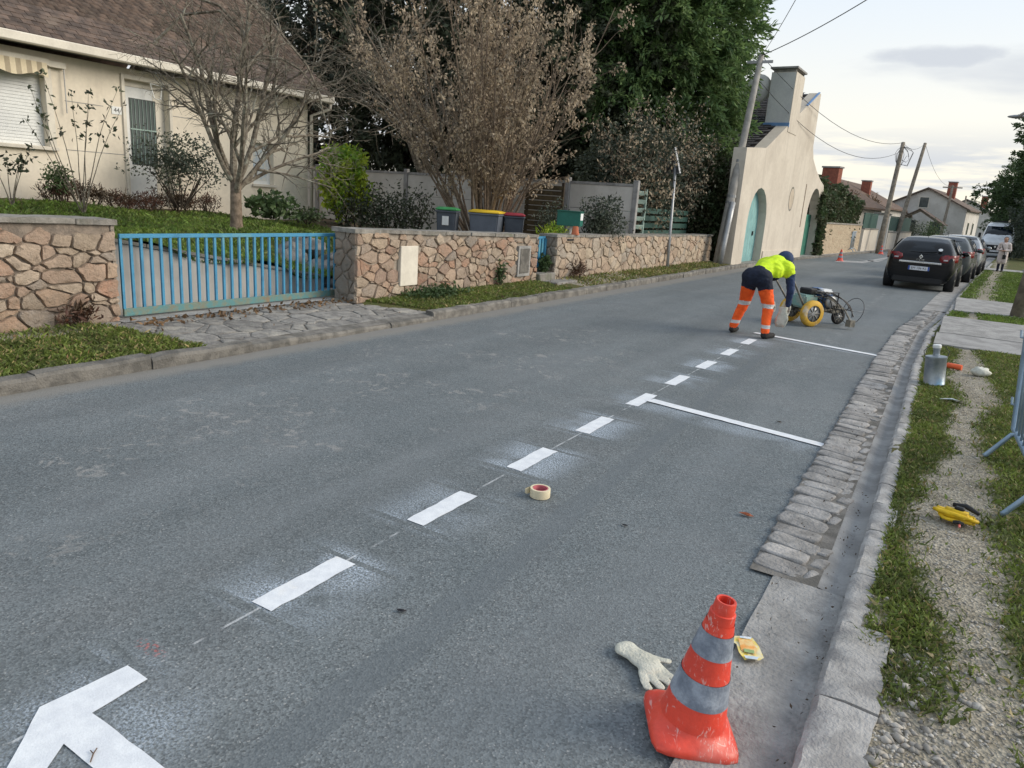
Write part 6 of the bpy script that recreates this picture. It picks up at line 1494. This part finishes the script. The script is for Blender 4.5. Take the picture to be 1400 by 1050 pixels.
# ------------------------------------------------------------------ people: one continuous remeshed body, clothing told apart by face material
def capsule(mb, a, b, ra, rb, n=12, sq=None):
    a, b = Vector(a), Vector(b); pts = []; rad = []; d = (b-a).normalized()
    for t in (-.95, -.7, -.35): pts.append(a+d*ra*t); rad.append(ra*math.sqrt(1-t*t))
    for t in (0, .33, .66, 1): pts.append(a.lerp(b, t)); rad.append(ra+(rb-ra)*t)
    for t in (.35, .7, .95): pts.append(b+d*rb*t); rad.append(rb*math.sqrt(1-t*t))
    mb.tube(pts, rad, n)
def figure(name, label, loc, rz, bones, mats, rule, voxel=.012, group=None, fold=.013, smooth_it=3):
    """bones: list of (name,a,b,ra,rb); rule(face centre, nearest bone name, t along it) -> material index"""
    e = empty(name, loc, rz, label, 'person', group); mb = MB()
    for (nm, a, b, ra, rb) in bones: capsule(mb, a, b, ra, rb)
    me = mb.mesh('body', mats[0]); o = bpy.data.objects.new('_r', me); COL.objects.link(o); r = o.modifiers.new('r', 'REMESH'); r.mode = 'VOXEL'; r.voxel_size = voxel; s = o.modifiers.new('s', 'SMOOTH'); s.factor = .6; s.iterations = smooth_it
    dg = bpy.context.evaluated_depsgraph_get(); m2 = bpy.data.meshes.new_from_object(o.evaluated_get(dg)); bpy.data.objects.remove(o)
    m2.materials.clear(); [m2.materials.append(MATS[k]) for k in mats]
    for v in m2.vertices:
        n_ = mnoise.noise(Vector((v.co.x*9, v.co.y*9, v.co.z*16)))*.55+(1-2*abs(mnoise.noise(Vector((v.co.x*14+3, v.co.y*14, v.co.z*26)))))*.35-.2; v.co += v.normal*n_*fold
    B = [(nm, Vector(a), Vector(b), (ra+rb)/2) for nm, a, b, ra, rb in bones]
    for p in m2.polygons:
        c = p.center; best = None
        for nm, a, b, r_ in B:
            ab = b-a; t = max(0, min(1, (c-a).dot(ab)/max(ab.length_squared, 1e-9))); d = (c-a-ab*t).length-r_
            if best is None or d < best[0]: best = (d, nm, t)
        p.material_index = rule(c, best[1], best[2]); p.use_smooth = True
    m2.name = 'body'; return e, linkmesh('body', m2, e)
def hand(parent, p, d, up, mat, s=1.0):
    """palm plus four fingers of different lengths and a thumb, slightly curled"""
    p, d, up = Vector(p), Vector(d).normalized(), Vector(up).normalized(); sd_ = d.cross(up).normalized(); up = sd_.cross(d); mb = MB()
    for i in range(4): mb.tube([p+sd_*(i-1.5)*.02*s, p+d*.05*s+sd_*(i-1.5)*.021*s, p+d*.09*s+sd_*(i-1.5)*.021*s], [.016*s, .016*s, .012*s], 7)
    for i, L in enumerate((.062, .078, .072, .055)):
        b0 = p+d*.088*s+sd_*(i-1.5)*.022*s; mb.tube([b0, b0+d*L*.5*s-up*.008*s, b0+d*L*.85*s-up*.026*s, b0+d*L*s*.92-up*.045*s], [.0105*s, .0098*s, .009*s, .006*s], 7)
    b0 = p+d*.02*s-sd_*.03*s; mb.tube([b0, b0+(d*.6-sd_*.8)*.035*s, b0+(d*.9-sd_*.65)*.06*s-up*.01*s, b0+(d*1.1-sd_*.5)*.075*s-up*.02*s], [.014*s, .012*s, .0105*s, .007*s], 7)
    return mb.build('hand', mat, parent, True)
# road worker bending over the fresh line (local x right, y ahead)
WK = (-2.42, 10.72, 0)
fl, fr_ = (-.27, .02, .0), (.23, -.06, .0)
bones = [('shoe', (fl[0], -.05, .05), (fl[0]-.02, .17, .04), .05, .042), ('shoe', (fr_[0], -.12, .05), (fr_[0]+.05, .10, .04), .05, .042),
         ('shin', (fl[0], -.02, .11), (-.185, .07, .46), .062, .078), ('shin', (fr_[0], -.09, .11), (.175, .04, .46), .062, .078),
         ('thigh', (-.185, .07, .46), (-.105, -.06, .80), .085, .115), ('thigh', (.175, .04, .46), (.10, -.06, .80), .085, .115),
         ('hip', (-.085, -.09, .85), (.085, -.09, .85), .135, .135), ('hip', (0, -.07, .86), (.02, .05, .92), .15, .15),
         ('torso', (.02, .05, .92), (.09, .34, 1.0), .155, .175), ('torso', (-.06, .36, 1.0), (.24, .33, .98), .13, .13), ('torso', (0.0, .18, .97), (.13, .18, .95), .145, .145),
         ('neck', (.10, .44, 1.03), (.12, .53, 1.05), .065, .06), ('head', (.125, .58, 1.08), (.13, .64, 1.06), .098, .088),
         ('arm', (.30, .36, .95), (.34, .40, .68), .072, .058), ('fore', (.34, .40, .68), (.30, .52, .46), .055, .042),
         ('arm', (-.10, .40, .95), (-.06, .50, .70), .072, .058), ('fore', (-.06, .50, .70), (.04, .56, .48), .055, .042)]
def rule_w(c, nm, t):
    if nm == 'shoe': return 4
    if nm == 'shin':
        if c.z < .085: return 4
        if .15 < c.z < .20 or .43 < c.z < .49: return 3
        return 2
    if nm == 'thigh':
        if .43 < c.z < .49: return 3
        if c.z < .70-.35*max(0, .16-abs(c.x)): return 2
        return 1
    if nm == 'hip': return 1
    if nm == 'torso': return 0 if c.z > .86 or c.y > .2 else 1
    if nm in ('neck',): return 0
    if nm == 'head': return 6
    if nm == 'arm': return 0 if t < .12 else 5
    return 5
wk, wb = figure('person', 'bending road worker in yellow vest and orange striped trousers painting the line', WK, -.12, bones, ['hivis', 'navy', 'orange_cloth', 'reflective', 'rubber', 'navy_bright', 'skin'], rule_w)
mb = MB(); mb.ball((.127, .60, 1.11), .118, 14, 9, (1, 1.12, 1.0)); mb.tube([(.04, .675, 1.06), (.13, .72, 1.05), (.22, .675, 1.06)], [.02, .028, .02], 6); mb.build('cap', 'navy_bright', wk, True)
MB().ball((.13, .70, 1.03), .022, 8, 5, (.7, 1, 1.2)).build('nose', 'skin', wk, True)
for s in (-1, 1): MB().ball((.127+s*.103, .60, 1.06), .026, 8, 5, (.4, .8, 1.1)).build('ear', 'skin', wk, True); MB().ball((.127+s*.035, .70, 1.07), .012, 8, 5).build('eye', 'ink', wk, True)
hand(wk, (.30, .53, .44), (-.15, .25, -1), (0, 1, 0), 'glove_white'); hand(wk, (.045, .565, .46), (.15, .2, -1), (0, 1, 0), 'glove_white')
# white rag hanging by the worker's knee
rg = MB(); rng = random.Random(2)
for i in range(5):
    for j in range(6): rg.v.append((-.07+.035*i+.02*math.sin(j*1.3+i), .012*math.sin(i*1.7+j), -.058*j))
for i in range(4):
    for j in range(5): rg.f.append((i*6+j, i*6+j+1, i*6+j+7, i*6+j+6)); rg.mi.append(0)
ra = rg.build('rag', 'glove_white', None, True, loc=(-2.03, 10.74, .47)); ra.modifiers.new('t', 'SOLIDIFY').thickness = .012; props(ra, 'white rag hanging against the road worker\'s right knee', 'rag')
# pedestrian in a pale coat
pbones = [('shoe', (-.09, -.06, .05), (-.10, .10, .04), .048, .04), ('shoe', (.09, -.06, .05), (.10, .10, .04), .048, .04), ('leg', (-.09, 0, .1), (-.09, .01, .48), .055, .07), ('leg', (.09, 0, .1), (.09, .01, .48), .055, .07),
          ('coat', (-.09, .01, .50), (-.08, 0, .92), .13, .13), ('coat', (.09, .01, .50), (.08, 0, .92), .13, .13), ('coat', (0, 0, .9), (0, 0, 1.25), .16, .17), ('coat', (-.15, 0, 1.33), (.15, 0, 1.33), .09, .09),
          ('neck', (0, 0, 1.36), (0, .01, 1.46), .055, .052), ('head', (0, .015, 1.53), (0, .015, 1.58), .088, .09), ('arm', (-.21, 0, 1.32), (-.27, -.02, 1.05), .062, .055), ('arm', (-.27, -.02, 1.05), (-.10, .15, 1.03), .052, .042), ('arm', (.21, 0, 1.32), (.28, -.02, 1.05), .062, .055), ('arm', (.28, -.02, 1.05), (.10, .16, 1.05), .052, .042)]
def rule_p(c, nm, t): return {'shoe': 2, 'leg': 1, 'coat': 0, 'arm': 0, 'neck': 3, 'head': 3}[nm]
pz = G(1366, 371, .11)
pd, _ = figure('person', 'person in a long pale coat and black trousers standing on the verge', (pz[0], pz[1], .10), PI*.93, pbones, ['coat_pink', 'navy', 'rubber', 'skin'], rule_p, .014)
mb = MB(); mb.ball((0, -.02, 1.58), .105, 14, 9, (1, 1, 1.05)); mb.ball((0, -.06, 1.47), .085, 10, 7, (1, .7, 1.2)); mb.build('hair', 'hair_dark', pd, True)
MB().ball((0, .105, 1.535), .018, 8, 5, (.8, 1, 1.3)).build('nose', 'skin', pd, True)
for s in (-1, 1): MB().ball((s*.033, .098, 1.565), .011, 8, 5).build('eye', 'ink', pd, True); hand(pd, (s*.10, .16, 1.03), (-s*.8, .5, 0), (0, 0, 1), 'skin')
MB().tube([(-.03, .09, 1.52-.04), (.0, .105, 1.48), (.03, .09, 1.48)], .006, 5).build('mouth', 'lamp_red', pd)
pd.scale = (.86, .86, .86)
bg_ = empty('shoulder_bag', (pz[0], pz[1], .1), PI*.93, 'black strap bag worn across the pale coat', 'bag'); bg_.scale = (.86, .86, .86); MB().tube([(.17, .02, 1.40), (.06, .175, 1.2), (-.06, .175, .95), (-.1, .16, .8)], .018, 5).build('strap', 'black_plastic', bg_); MB().box((-.17, .13, .62), (-.02, .19, .82)).build('pouch', 'black_plastic', bg_, bevel=.02)

# ------------------------------------------------------------------ line-marking machine
mc = empty('marking_machine', (-2.08, 12.75, 0), math.radians(-38), 'small line-marking machine with a yellow wheel and blue engine beside the bending worker', 'machine')
def wheel_y(par, x, y, r, w, tyre, rim, name='wheel'):
    o = MB().lathe([(r*.62, -w/2), (r*.93, -w/2), (r, -w*.25), (r, w*.25), (r*.93, w/2), (r*.62, w/2)], 24, axis='x', cap=False).build(name, tyre, par, True, loc=(x, y, r))
    h = MB().lathe([(.0, -w*.3), (.03, -w*.42), (r*.25, -w*.3), (r*.62, -w*.36), (r*.64, w*.36), (r*.25, w*.3), (.03, w*.42), (0, w*.3)], 20, axis='x').build('rim', rim, o, True)
    mb = MB()
    for k in range(8): a = 2*PI*k/8; mb.tube([(w*.36, .03*math.cos(a), .03*math.sin(a)), (w*.40, r*.6*math.cos(a), r*.6*math.sin(a))], .009, 5)
    mb.build('spokes', 'machine_frame', h); return o
wheel_y(mc, .24, -.05, .215, .10, 'machine_yellow', 'galv'); wheel_y(mc, -.26, -.05, .215, .10, 'machine_yellow', 'galv'); wheel_y(mc, .0, .75, .13, .06, 'rubber', 'galv')
mb = MB()
for s in (-.17, .17): mb.tube([(s, -.15, .24), (s, .3, .26), (s*.4, .75, .28)], .018, 6); mb.tube([(s, -.12, .25), (s*1.3, -.5, .72), (s*1.5, -.62, .86)], .016, 6)
mb.tube([(-.26, -.05, .215), (.26, -.05, .215)], .016, 6); mb.tube([(-.255, -.62, .86), (.255, -.62, .86)], .016, 6); mb.tube([(0, .75, .28), (0, .75, .12)], .016, 6)
mb.build('frame', 'machine_frame', mc)
MB().box((-.16, -.16, .28), (.16, .12, .50)).build('paint_tank', 'machine_teal', mc, bevel=.03, seg=2)
eng = MB().box((-.12, .16, .29), (.20, .44, .52)).build('engine', 'machine_blue', mc, bevel=.04, seg=2)
MB().lathe([(.10, 0), (.10, .06), (.06, .08), (0, .08)], 16, axis='x', c=(.20, .30, .41)).build('starter_cover', 'galv', eng, True)
MB().box((.0, .18, .522), (.17, .40, .60)).build('fuel_tank', 'sticker', eng, bevel=.025, seg=2)
mb = MB()
for s in (-.15, .23): mb.tube([(s, .14, .27), (s, .15, .56), (s, .45, .56), (s, .46, .27)], .011, 6)
mb.build('roll_cage', 'black_plastic', mc)
mb = MB().tube([(.16, .35, .30), (.42, .45, .30), (.52, .50, .14)], .016, 6); mb.box((.47, .46, .05), (.57, .56, .16)); mb.build('spray_arm', 'machine_frame', mc)
MB().lathe([(.0, .0), (.085, .0), (.09, .02), (.09, .22), (.085, .24), (.0, .24)], 18, c=(-.10, .30, .36)).build('paint_pot', 'machine_blue', mc, 'auto'); MB().box((-.17, -.02, .50), (.10, .14, .60)).build('control_box', 'black_plastic', mc, bevel=.02); MB().box((-.05, .44, .20), (.16, .62, .36)).build('pump', 'machine_frame', mc, bevel=.02)
rng = random.Random(6)
for i in range(12):
    mb = MB(); p0 = Vector((rng.uniform(-.1, .2), rng.uniform(-.1, .4), rng.uniform(.4, .6))); p1 = Vector((rng.uniform(.1, .5), rng.uniform(.2, .8), rng.uniform(.1, .35))); m_ = (p0+p1)/2+Vector((rng.uniform(-.1, .25), rng.uniform(0, .3), rng.uniform(-.05, .3)))
    mb.tube([tuple(p0*(1-t)**2+m_*2*t*(1-t)+p1*t*t) for t in [k/10 for k in range(11)]], .009, 5); mb.build('hose', 'black_plastic' if i % 3 else 'machine_frame', mc)
mb = MB().tube([(0.1+.22*math.cos(a), .95+.22*math.sin(a)*.3, .24+.22*math.sin(a)) for a in [k*2*PI/18 for k in range(19)]], .006, 5, cap=False); mb.tube([(0, .75, .28), (.1, .95, .24)], .01, 5); mb.build('pointer_ring', 'wire', mc)
mb = MB().tube([(-.2, -.62, .86), (-.32, -.75, .92), (-.12, -.85, .95)], .012, 6); mb.build('grip', 'galv', mc)

# ------------------------------------------------------------------ traffic cones
def cone(label, loc, H=.5, rz=0, group=None, tilt=(0, 0), scuff=True):
    e = empty('traffic_cone', loc, rz, label, 'cone', group); e.rotation_euler = (tilt[0], tilt[1], rz); k = H/.5; b = .142
    rr = lambda z: .115-(.115-.033)*(z-.03)/(.47)
    sq = []; n = 32
    def ring(r, z, p):
        out = []
        for i in range(n): a = 2*PI*i/n; c, s_ = math.cos(a), math.sin(a); f = (abs(c)**p+abs(s_)**p)**(-1/p); out.append((r*f*c*k, r*f*s_*k, z*k))
        return out
    mb = MB(); prof = [ring(b*1.0, 0, 7), ring(b*1.02, .012, 7), ring(b*.99, .026, 6), ring(b*.93, .034, 4), ring(.130, .04, 2.4), ring(.1135, .054, 2), ring(.109, .064, 2)]
    loft(mb, [r+[r[0]] for r in prof]); mb.add(ring(b, .0005, 7), [tuple(range(n))]); mb.build('base', 'cone_red', e, 'auto')
    def sec(z0, z1, mat, nm, grow=0, top=False):
        mb = MB().lathe([((rr(z0)+grow)*k, z0*k), ((rr((z0+z1)/2)+grow)*k, (z0+z1)/2*k), ((rr(z1)+grow)*k, z1*k)], n, cap=False); return mb.build(nm, mat, e, True)
    sec(.058, .145, 'cone_red', 'shell'); sec(.145, .235, 'cone_band', 'reflective_band', .0015); sec(.235, .315, 'cone_red', 'shell'); sec(.315, .395, 'cone_band', 'reflective_band', .0015); sec(.395, .428, 'cone_red', 'shell')
    MB().lathe([(.044*k, .425*k), (.0415*k, .46*k), (.0365*k, .462*k), (.033*k, .50*k), (.031*k, .503*k), (.025*k, .502*k), (.026*k, .44*k), (0, .44*k)], 24, cap=False).build('collar', 'cone_red', e, 'auto')
    return e
cb = G(941, 998, .012); cone('scuffed red traffic cone with grey bands standing at the gutter edge', (cb[0], cb[1], .018), .50, .52, None, (math.radians(2), math.radians(6)))
for (px, py, lb_) in ((1148, 357, 'small red cone at the kerb before the ochre rubble wall'), (1204, 347.5, 'small red cone farther along, by the wooden pole')):
    c_ = G(px, py); cone(lb_, (c_[0], c_[1], .004), .5)
# metal crowd barrier by the verge and a far one against the wall
def barrier(label, loc, rz, L=1.95, bars=13):
    b0 = empty('crowd_barrier', loc, rz, label, 'barrier')
    mb = MB().tube([(0, 0, .20), (0, 0, 1.0), (0, .1, 1.1), (0, L-.1, 1.1), (0, L, 1.0), (0, L, .20), (0, 0, .20)], .021, 8); mb.build('frame', 'barrier_steel', b0, True)
    me = MB().tube([(0, 0, .2), (0, 0, 1.1)], .009, 6).mesh('bar', 'barrier_steel', True)
    for i in range(1, bars): linkmesh('bar', me, b0, (0, L*i/bars, 0))
    for y in (.18, L-.18): MB().tube([(-.185, y, .02), (-.17, y, .03), (-.03, y, .20), (.03, y, .20), (.17, y, .03), (.185, y, .02)], .017, 8).build('foot', 'barrier_steel', b0, True)
    for z in (.38, .88): MB().tube([(0, L, z), (-.03, L+.035, z), (-.03, L+.05, z+.05)], .010, 6).build('hook', 'barrier_steel', b0)
    return b0
bd = Vector((-.09, 1.62)); bar1 = barrier('blue-grey steel crowd barrier standing on the grass verge', (.665, 4.72, .10), math.atan2(-bd.x, bd.y), bd.length, 12)
bar1.rotation_euler[1] = math.radians(-5)
bx2 = at(1189, 345, 39); barrier('small steel barrier leaning against the far rubble wall', (lx(bx2[1])-.25, bx2[1], .1), .0, 1.6, 9)

# ------------------------------------------------------------------ things lying about
rng = random.Random(9)
tp = G(738, 679); tr = empty('tape_roll', (tp[0], tp[1], .004), 0, 'roll of cream masking tape with a red core lying on the road', 'tape roll')
MB().lathe([(.0475, 0), (.060, 0), (.0605, .003), (.0605, .049), (.060, .052), (.0475, .052)], 32, cap=False).build('tape', 'tape_cream', tr, 'auto'); MB().lathe([(.0472, .001), (.0472, .051), (.0405, .051), (.0405, .001), (.0472, .001)], 32, cap=False).build('core', 'tape_core', tr, 'auto')
MB().tube([(-.058, -.01, .026), (-.072, -.03, .027), (-.078, -.04, .026)], .001, 4); mb = MB().add([(-.0605, 0, .004), (-.070, -.035, .006), (-.070, -.035, .046), (-.0605, 0, .049), (-.078, -.045, .012), (-.078, -.045, .04)], [(0, 1, 2, 3), (1, 4, 5, 2)]); mb.build('loose_end', 'tape_cream', tr)
# work glove
gp = G(893, 922, .01); gl_ = empty('work_glove', (gp[0], gp[1], .02), math.radians(55), 'cream knitted work glove lying on the asphalt beside the big cone', 'glove')
mb = MB()
bn = [((-.008, .018, .012), (.004, .018, .012), .038, .038), ((-.004, .02, .012), (.0, .075, .012), .042, .046), ((.0, .075, .012), (-.006, .115, .012), .044, .036), ((-.006, .115, .012), (-.022, .155, .012), .037, .041)]
for a, b2, ra_, rb_ in bn: capsule(mb, a, b2, ra_, rb_)
for i, (dx_, L) in enumerate(((-.040, .062), (-.016, .075), (.010, .072), (.032, .056))): capsule(mb, (dx_*.75, .03, .012), (dx_*1.5, -.01-L, .006), .0165, .0145)
capsule(mb, (.03, .07, .012), (.070, .036, .008), .018, .015)
mb.v = [(x*1.2+.006*math.sin(y*40), y, z*.36) for x, y, z in mb.v]
me = mb.mesh('knit', 'glove_white'); o = bpy.data.objects.new('_g', me); COL.objects.link(o); r = o.modifiers.new('r', 'REMESH'); r.mode = 'VOXEL'; r.voxel_size = .0035; s = o.modifiers.new('s', 'SMOOTH'); s.iterations = 3
m2 = bpy.data.meshes.new_from_object(o.evaluated_get(bpy.context.evaluated_depsgraph_get())); bpy.data.objects.remove(o)
for v in m2.vertices: v.co += v.normal*(mnoise.noise(v.co*30)*.003+mnoise.noise(v.co*140)*.001)
m2.polygons.foreach_set('use_smooth', [True]*len(m2.polygons)); m2.name = 'knit'; linkmesh('knit', m2, gl_)
# printed wrapper on the concrete
wp = G(1021, 890, .02); wr = empty('wrapper', (wp[0], wp[1], .03), .3, 'crumpled orange and yellow printed wrapper on the concrete apron', 'wrapper'); wr.scale = (1.35, 1.35, 1)
def crumple(nm, poly, mat, par, z, amp=.004):
    n = len(poly); c = (sum(p_[0] for p_ in poly)/n, sum(p_[1] for p_ in poly)/n); vs = [(c[0], c[1], z+amp)]; fs = []
    for k in (.5, 1): vs += [(c[0]+(p_[0]-c[0])*k, c[1]+(p_[1]-c[1])*k, z+rng.uniform(0, amp)) for p_ in poly]
    for i in range(n): j = (i+1) % n; fs += [(0, 1+i, 1+j), (1+i, 1+n+i, 1+n+j, 1+j)]
    return MB().add(vs, fs).build(nm, mat, par)
crumple('sheet', [(-.035, .055), (.0, .062), (.02, .06), (.035, .02), (.045, -.03), (.03, -.05), (.01, -.045), (-.01, -.062), (-.025, -.03), (-.03, .01), (-.055, .03)], 'litter_yellow', wr, 0)
crumple('orange_print', [(-.025, .04), (.015, .045), (.028, .0), (.02, -.03), (-.018, -.02)], 'litter_orange', wr, .005, .002); crumple('green_print', [(-.012, -.012), (.018, -.01), (.018, -.028), (-.01, -.028)], 'litter_green', wr, .008, .001); crumple('white_print', [(-.02, .052), (.015, .058), (.012, .045), (-.02, .042)], 'litter_white', wr, .008, .001); crumple('white_print', [(-.012, -.045), (.03, -.04), (.024, -.055), (-.008, -.06)], 'litter_white', wr, .008, .001)
# paint canister on the verge edge
cn = G(1277, 524, .10); ca = empty('paint_canister', (cn[0], cn[1], .085), .2, 'battered bluish metal paint canister at the verge edge', 'canister'); ca.rotation_euler = (math.radians(-2), math.radians(-6), .2)
MB().lathe([(.098, 0), (.104, .006), (.104, .02), (.101, .024), (.101, .28), (.105, .285), (.105, .305), (.100, .308), (.06, .312), (.035, .318), (.033, .335)], 28).build('drum', 'tin', ca, 'auto')
nk = MB().lathe([(.032, .335), (.032, .37), (.036, .372), (.036, .40), (.03, .405)], 16).build('neck', 'tin', ca, 'auto'); MB().lathe([(.040, .395), (.042, .40), (.042, .425), (.035, .432), (0, .433)], 20).build('cap', 'white_pvc', ca, 'auto')
MB().tube([(.10, 0, .29), (.12, 0, .36), (.06, 0, .42), (-.06, 0, .42), (-.12, 0, .36), (-.10, 0, .29)], .004, 6).build('handle', 'wire', ca)
# yellow strapped tool
yt = G(1305, 712, .10); ty = empty('ratchet_strap', (yt[0], yt[1], .105), -.25, 'bundled yellow ratchet strap with a black handle on the gravel path', 'strap'); ty.scale = (1.3, 1.3, 1.2)
mb = MB(); rg_ = random.Random(4)
MB().box((-.062, -.034, .004), (.062, .030, .052)).build('housing', 'strap_yellow', ty, True, bevel=.018, seg=3)
for k in range(5):
    t1, t2, rz_ = rg_.uniform(-.35, .35), rg_.uniform(-.3, .3), rg_.uniform(-.35, .35); a_, b_ = rg_.uniform(.06, .09), rg_.uniform(.022, .042); z_ = .012+.005*k; lp = []
    for q_ in range(17):
        w_ = 2*PI*q_/16; x_, y_ = a_*math.cos(w_)*(1+.12*math.sin(3*w_+k)), b_*math.sin(w_); lp.append((x_*math.cos(rz_)-y_*math.sin(rz_)+rg_.uniform(-.003, .003), x_*math.sin(rz_)+y_*math.cos(rz_), max(.006, z_+x_*t1*.3+y_*t2)))
    mb.tube(lp, [.0075+.003*abs(math.sin(q_*.8+k)) for q_ in range(17)], 6, cap=False)
mb.tube([(-.05, -.012, .02), (0, .0, .03), (.05, .012, .02)], [.016, .022, .014], 7)
mb.build('webbing', 'strap_yellow', ty, True)
MB().tube([(-.03, .058, .05), (.02, .056, .06), (.075, .036, .05)], [.011, .013, .010], 8).build('handle', 'black_plastic', ty, True); MB().box((-.012, -.002, .048), (.026, .024, .066)).build('ratchet', 'black_plastic', ty, bevel=.005)
MB().tube([(.01, -.06, .012), (.03, -.065, .02), (.045, -.055, .012)], .009, 6).build('hook', 'black_plastic', ty); MB().tube([(.032, -.06, .012), (.04, -.085, .006)], .005, 5).build('tag', 'cone_red', ty)
# other litter
bo = G(1303, 503, .11); b1 = empty('spray_can', (bo[0], bo[1], .13), 1.3, 'orange-red spray can lying behind the paint canister', 'spray can'); MB().lathe([(.0, -.09), (.030, -.09), (.033, -.085), (.033, .06), (.028, .072), (.02, .078)], 18, axis='y').build('can', 'bottle_orange', b1, 'auto'); MB().lathe([(.02, .078), (.021, .10), (0, .10)], 14, axis='y').build('cap', 'paint_white', b1, 'auto')
pb_ = G(1340, 513, .11); p2 = empty('plastic_bag', (pb_[0], pb_[1], .10), .3, 'crumpled white plastic bag on the grass near the canister', 'bag')
mb = MB().ball((0, 0, .045), .085, 16, 10, (1.15, .9, .62)); me = mb.mesh('bag', 'bag_white', True)
for v in me.vertices: v.co += Vector(v.co).normalized()*mnoise.noise(v.co*28)*.03; v.co.z = max(v.co.z, .0)
linkmesh('bag', me, p2)
sc_ = G(1306, 548, .11); s2 = empty('plastic_scrap', (sc_[0], sc_[1], .105), .4, 'torn blue-white plastic scrap on the path below the canister', 'scrap')
crumple('scrap', [(-.14, .05), (-.04, .055), (.0, .07), (.05, .03), (.10, -.05), (.03, -.06), (-.03, -.005), (-.12, .025)], 'paper_blue', s2, 0, .02)
def dead_leaf(label, px, py, mat, s, rz):
    c = G(px, py); e = crumple('dead_leaf', [(x*s, y*s) for x, y in ((-.045, 0), (-.02, .02), (.01, .016), (.045, .004), (.015, -.018), (-.02, -.014))], mat, None, .004, .016*s); e.location = (c[0], c[1], .002); e.rotation_euler = (0, 0, rz); return props(e, label, 'leaf')
dead_leaf('curled reddish dead leaf on the asphalt near the setts', 1020, 706, 'leaf_orange', 1.0, .2); dead_leaf('dark dead leaf on the asphalt by the sealed seam', 549, 837, 'ink', .55, .4); dead_leaf('small dark leaf scrap on the road past the tape roll', 854, 720, 'ink', .5, 0); dead_leaf('tiny dark leaf on the road inside the second bay', 1065, 578, 'bark_dark', .6, .1)
tw = MB(); tw.tube([G(124, 1046)+(.011,), G(128, 1035)+(.012,), G(133, 1027)+(.011,)], .0022, 4); tw.tube([G(128, 1035)+(.012,), G(124, 1030)+(.011,)], .0016, 4); props(tw.build('twig', 'twig_dry', None), 'small brown twig lying on the fresh white paint', 'twig')
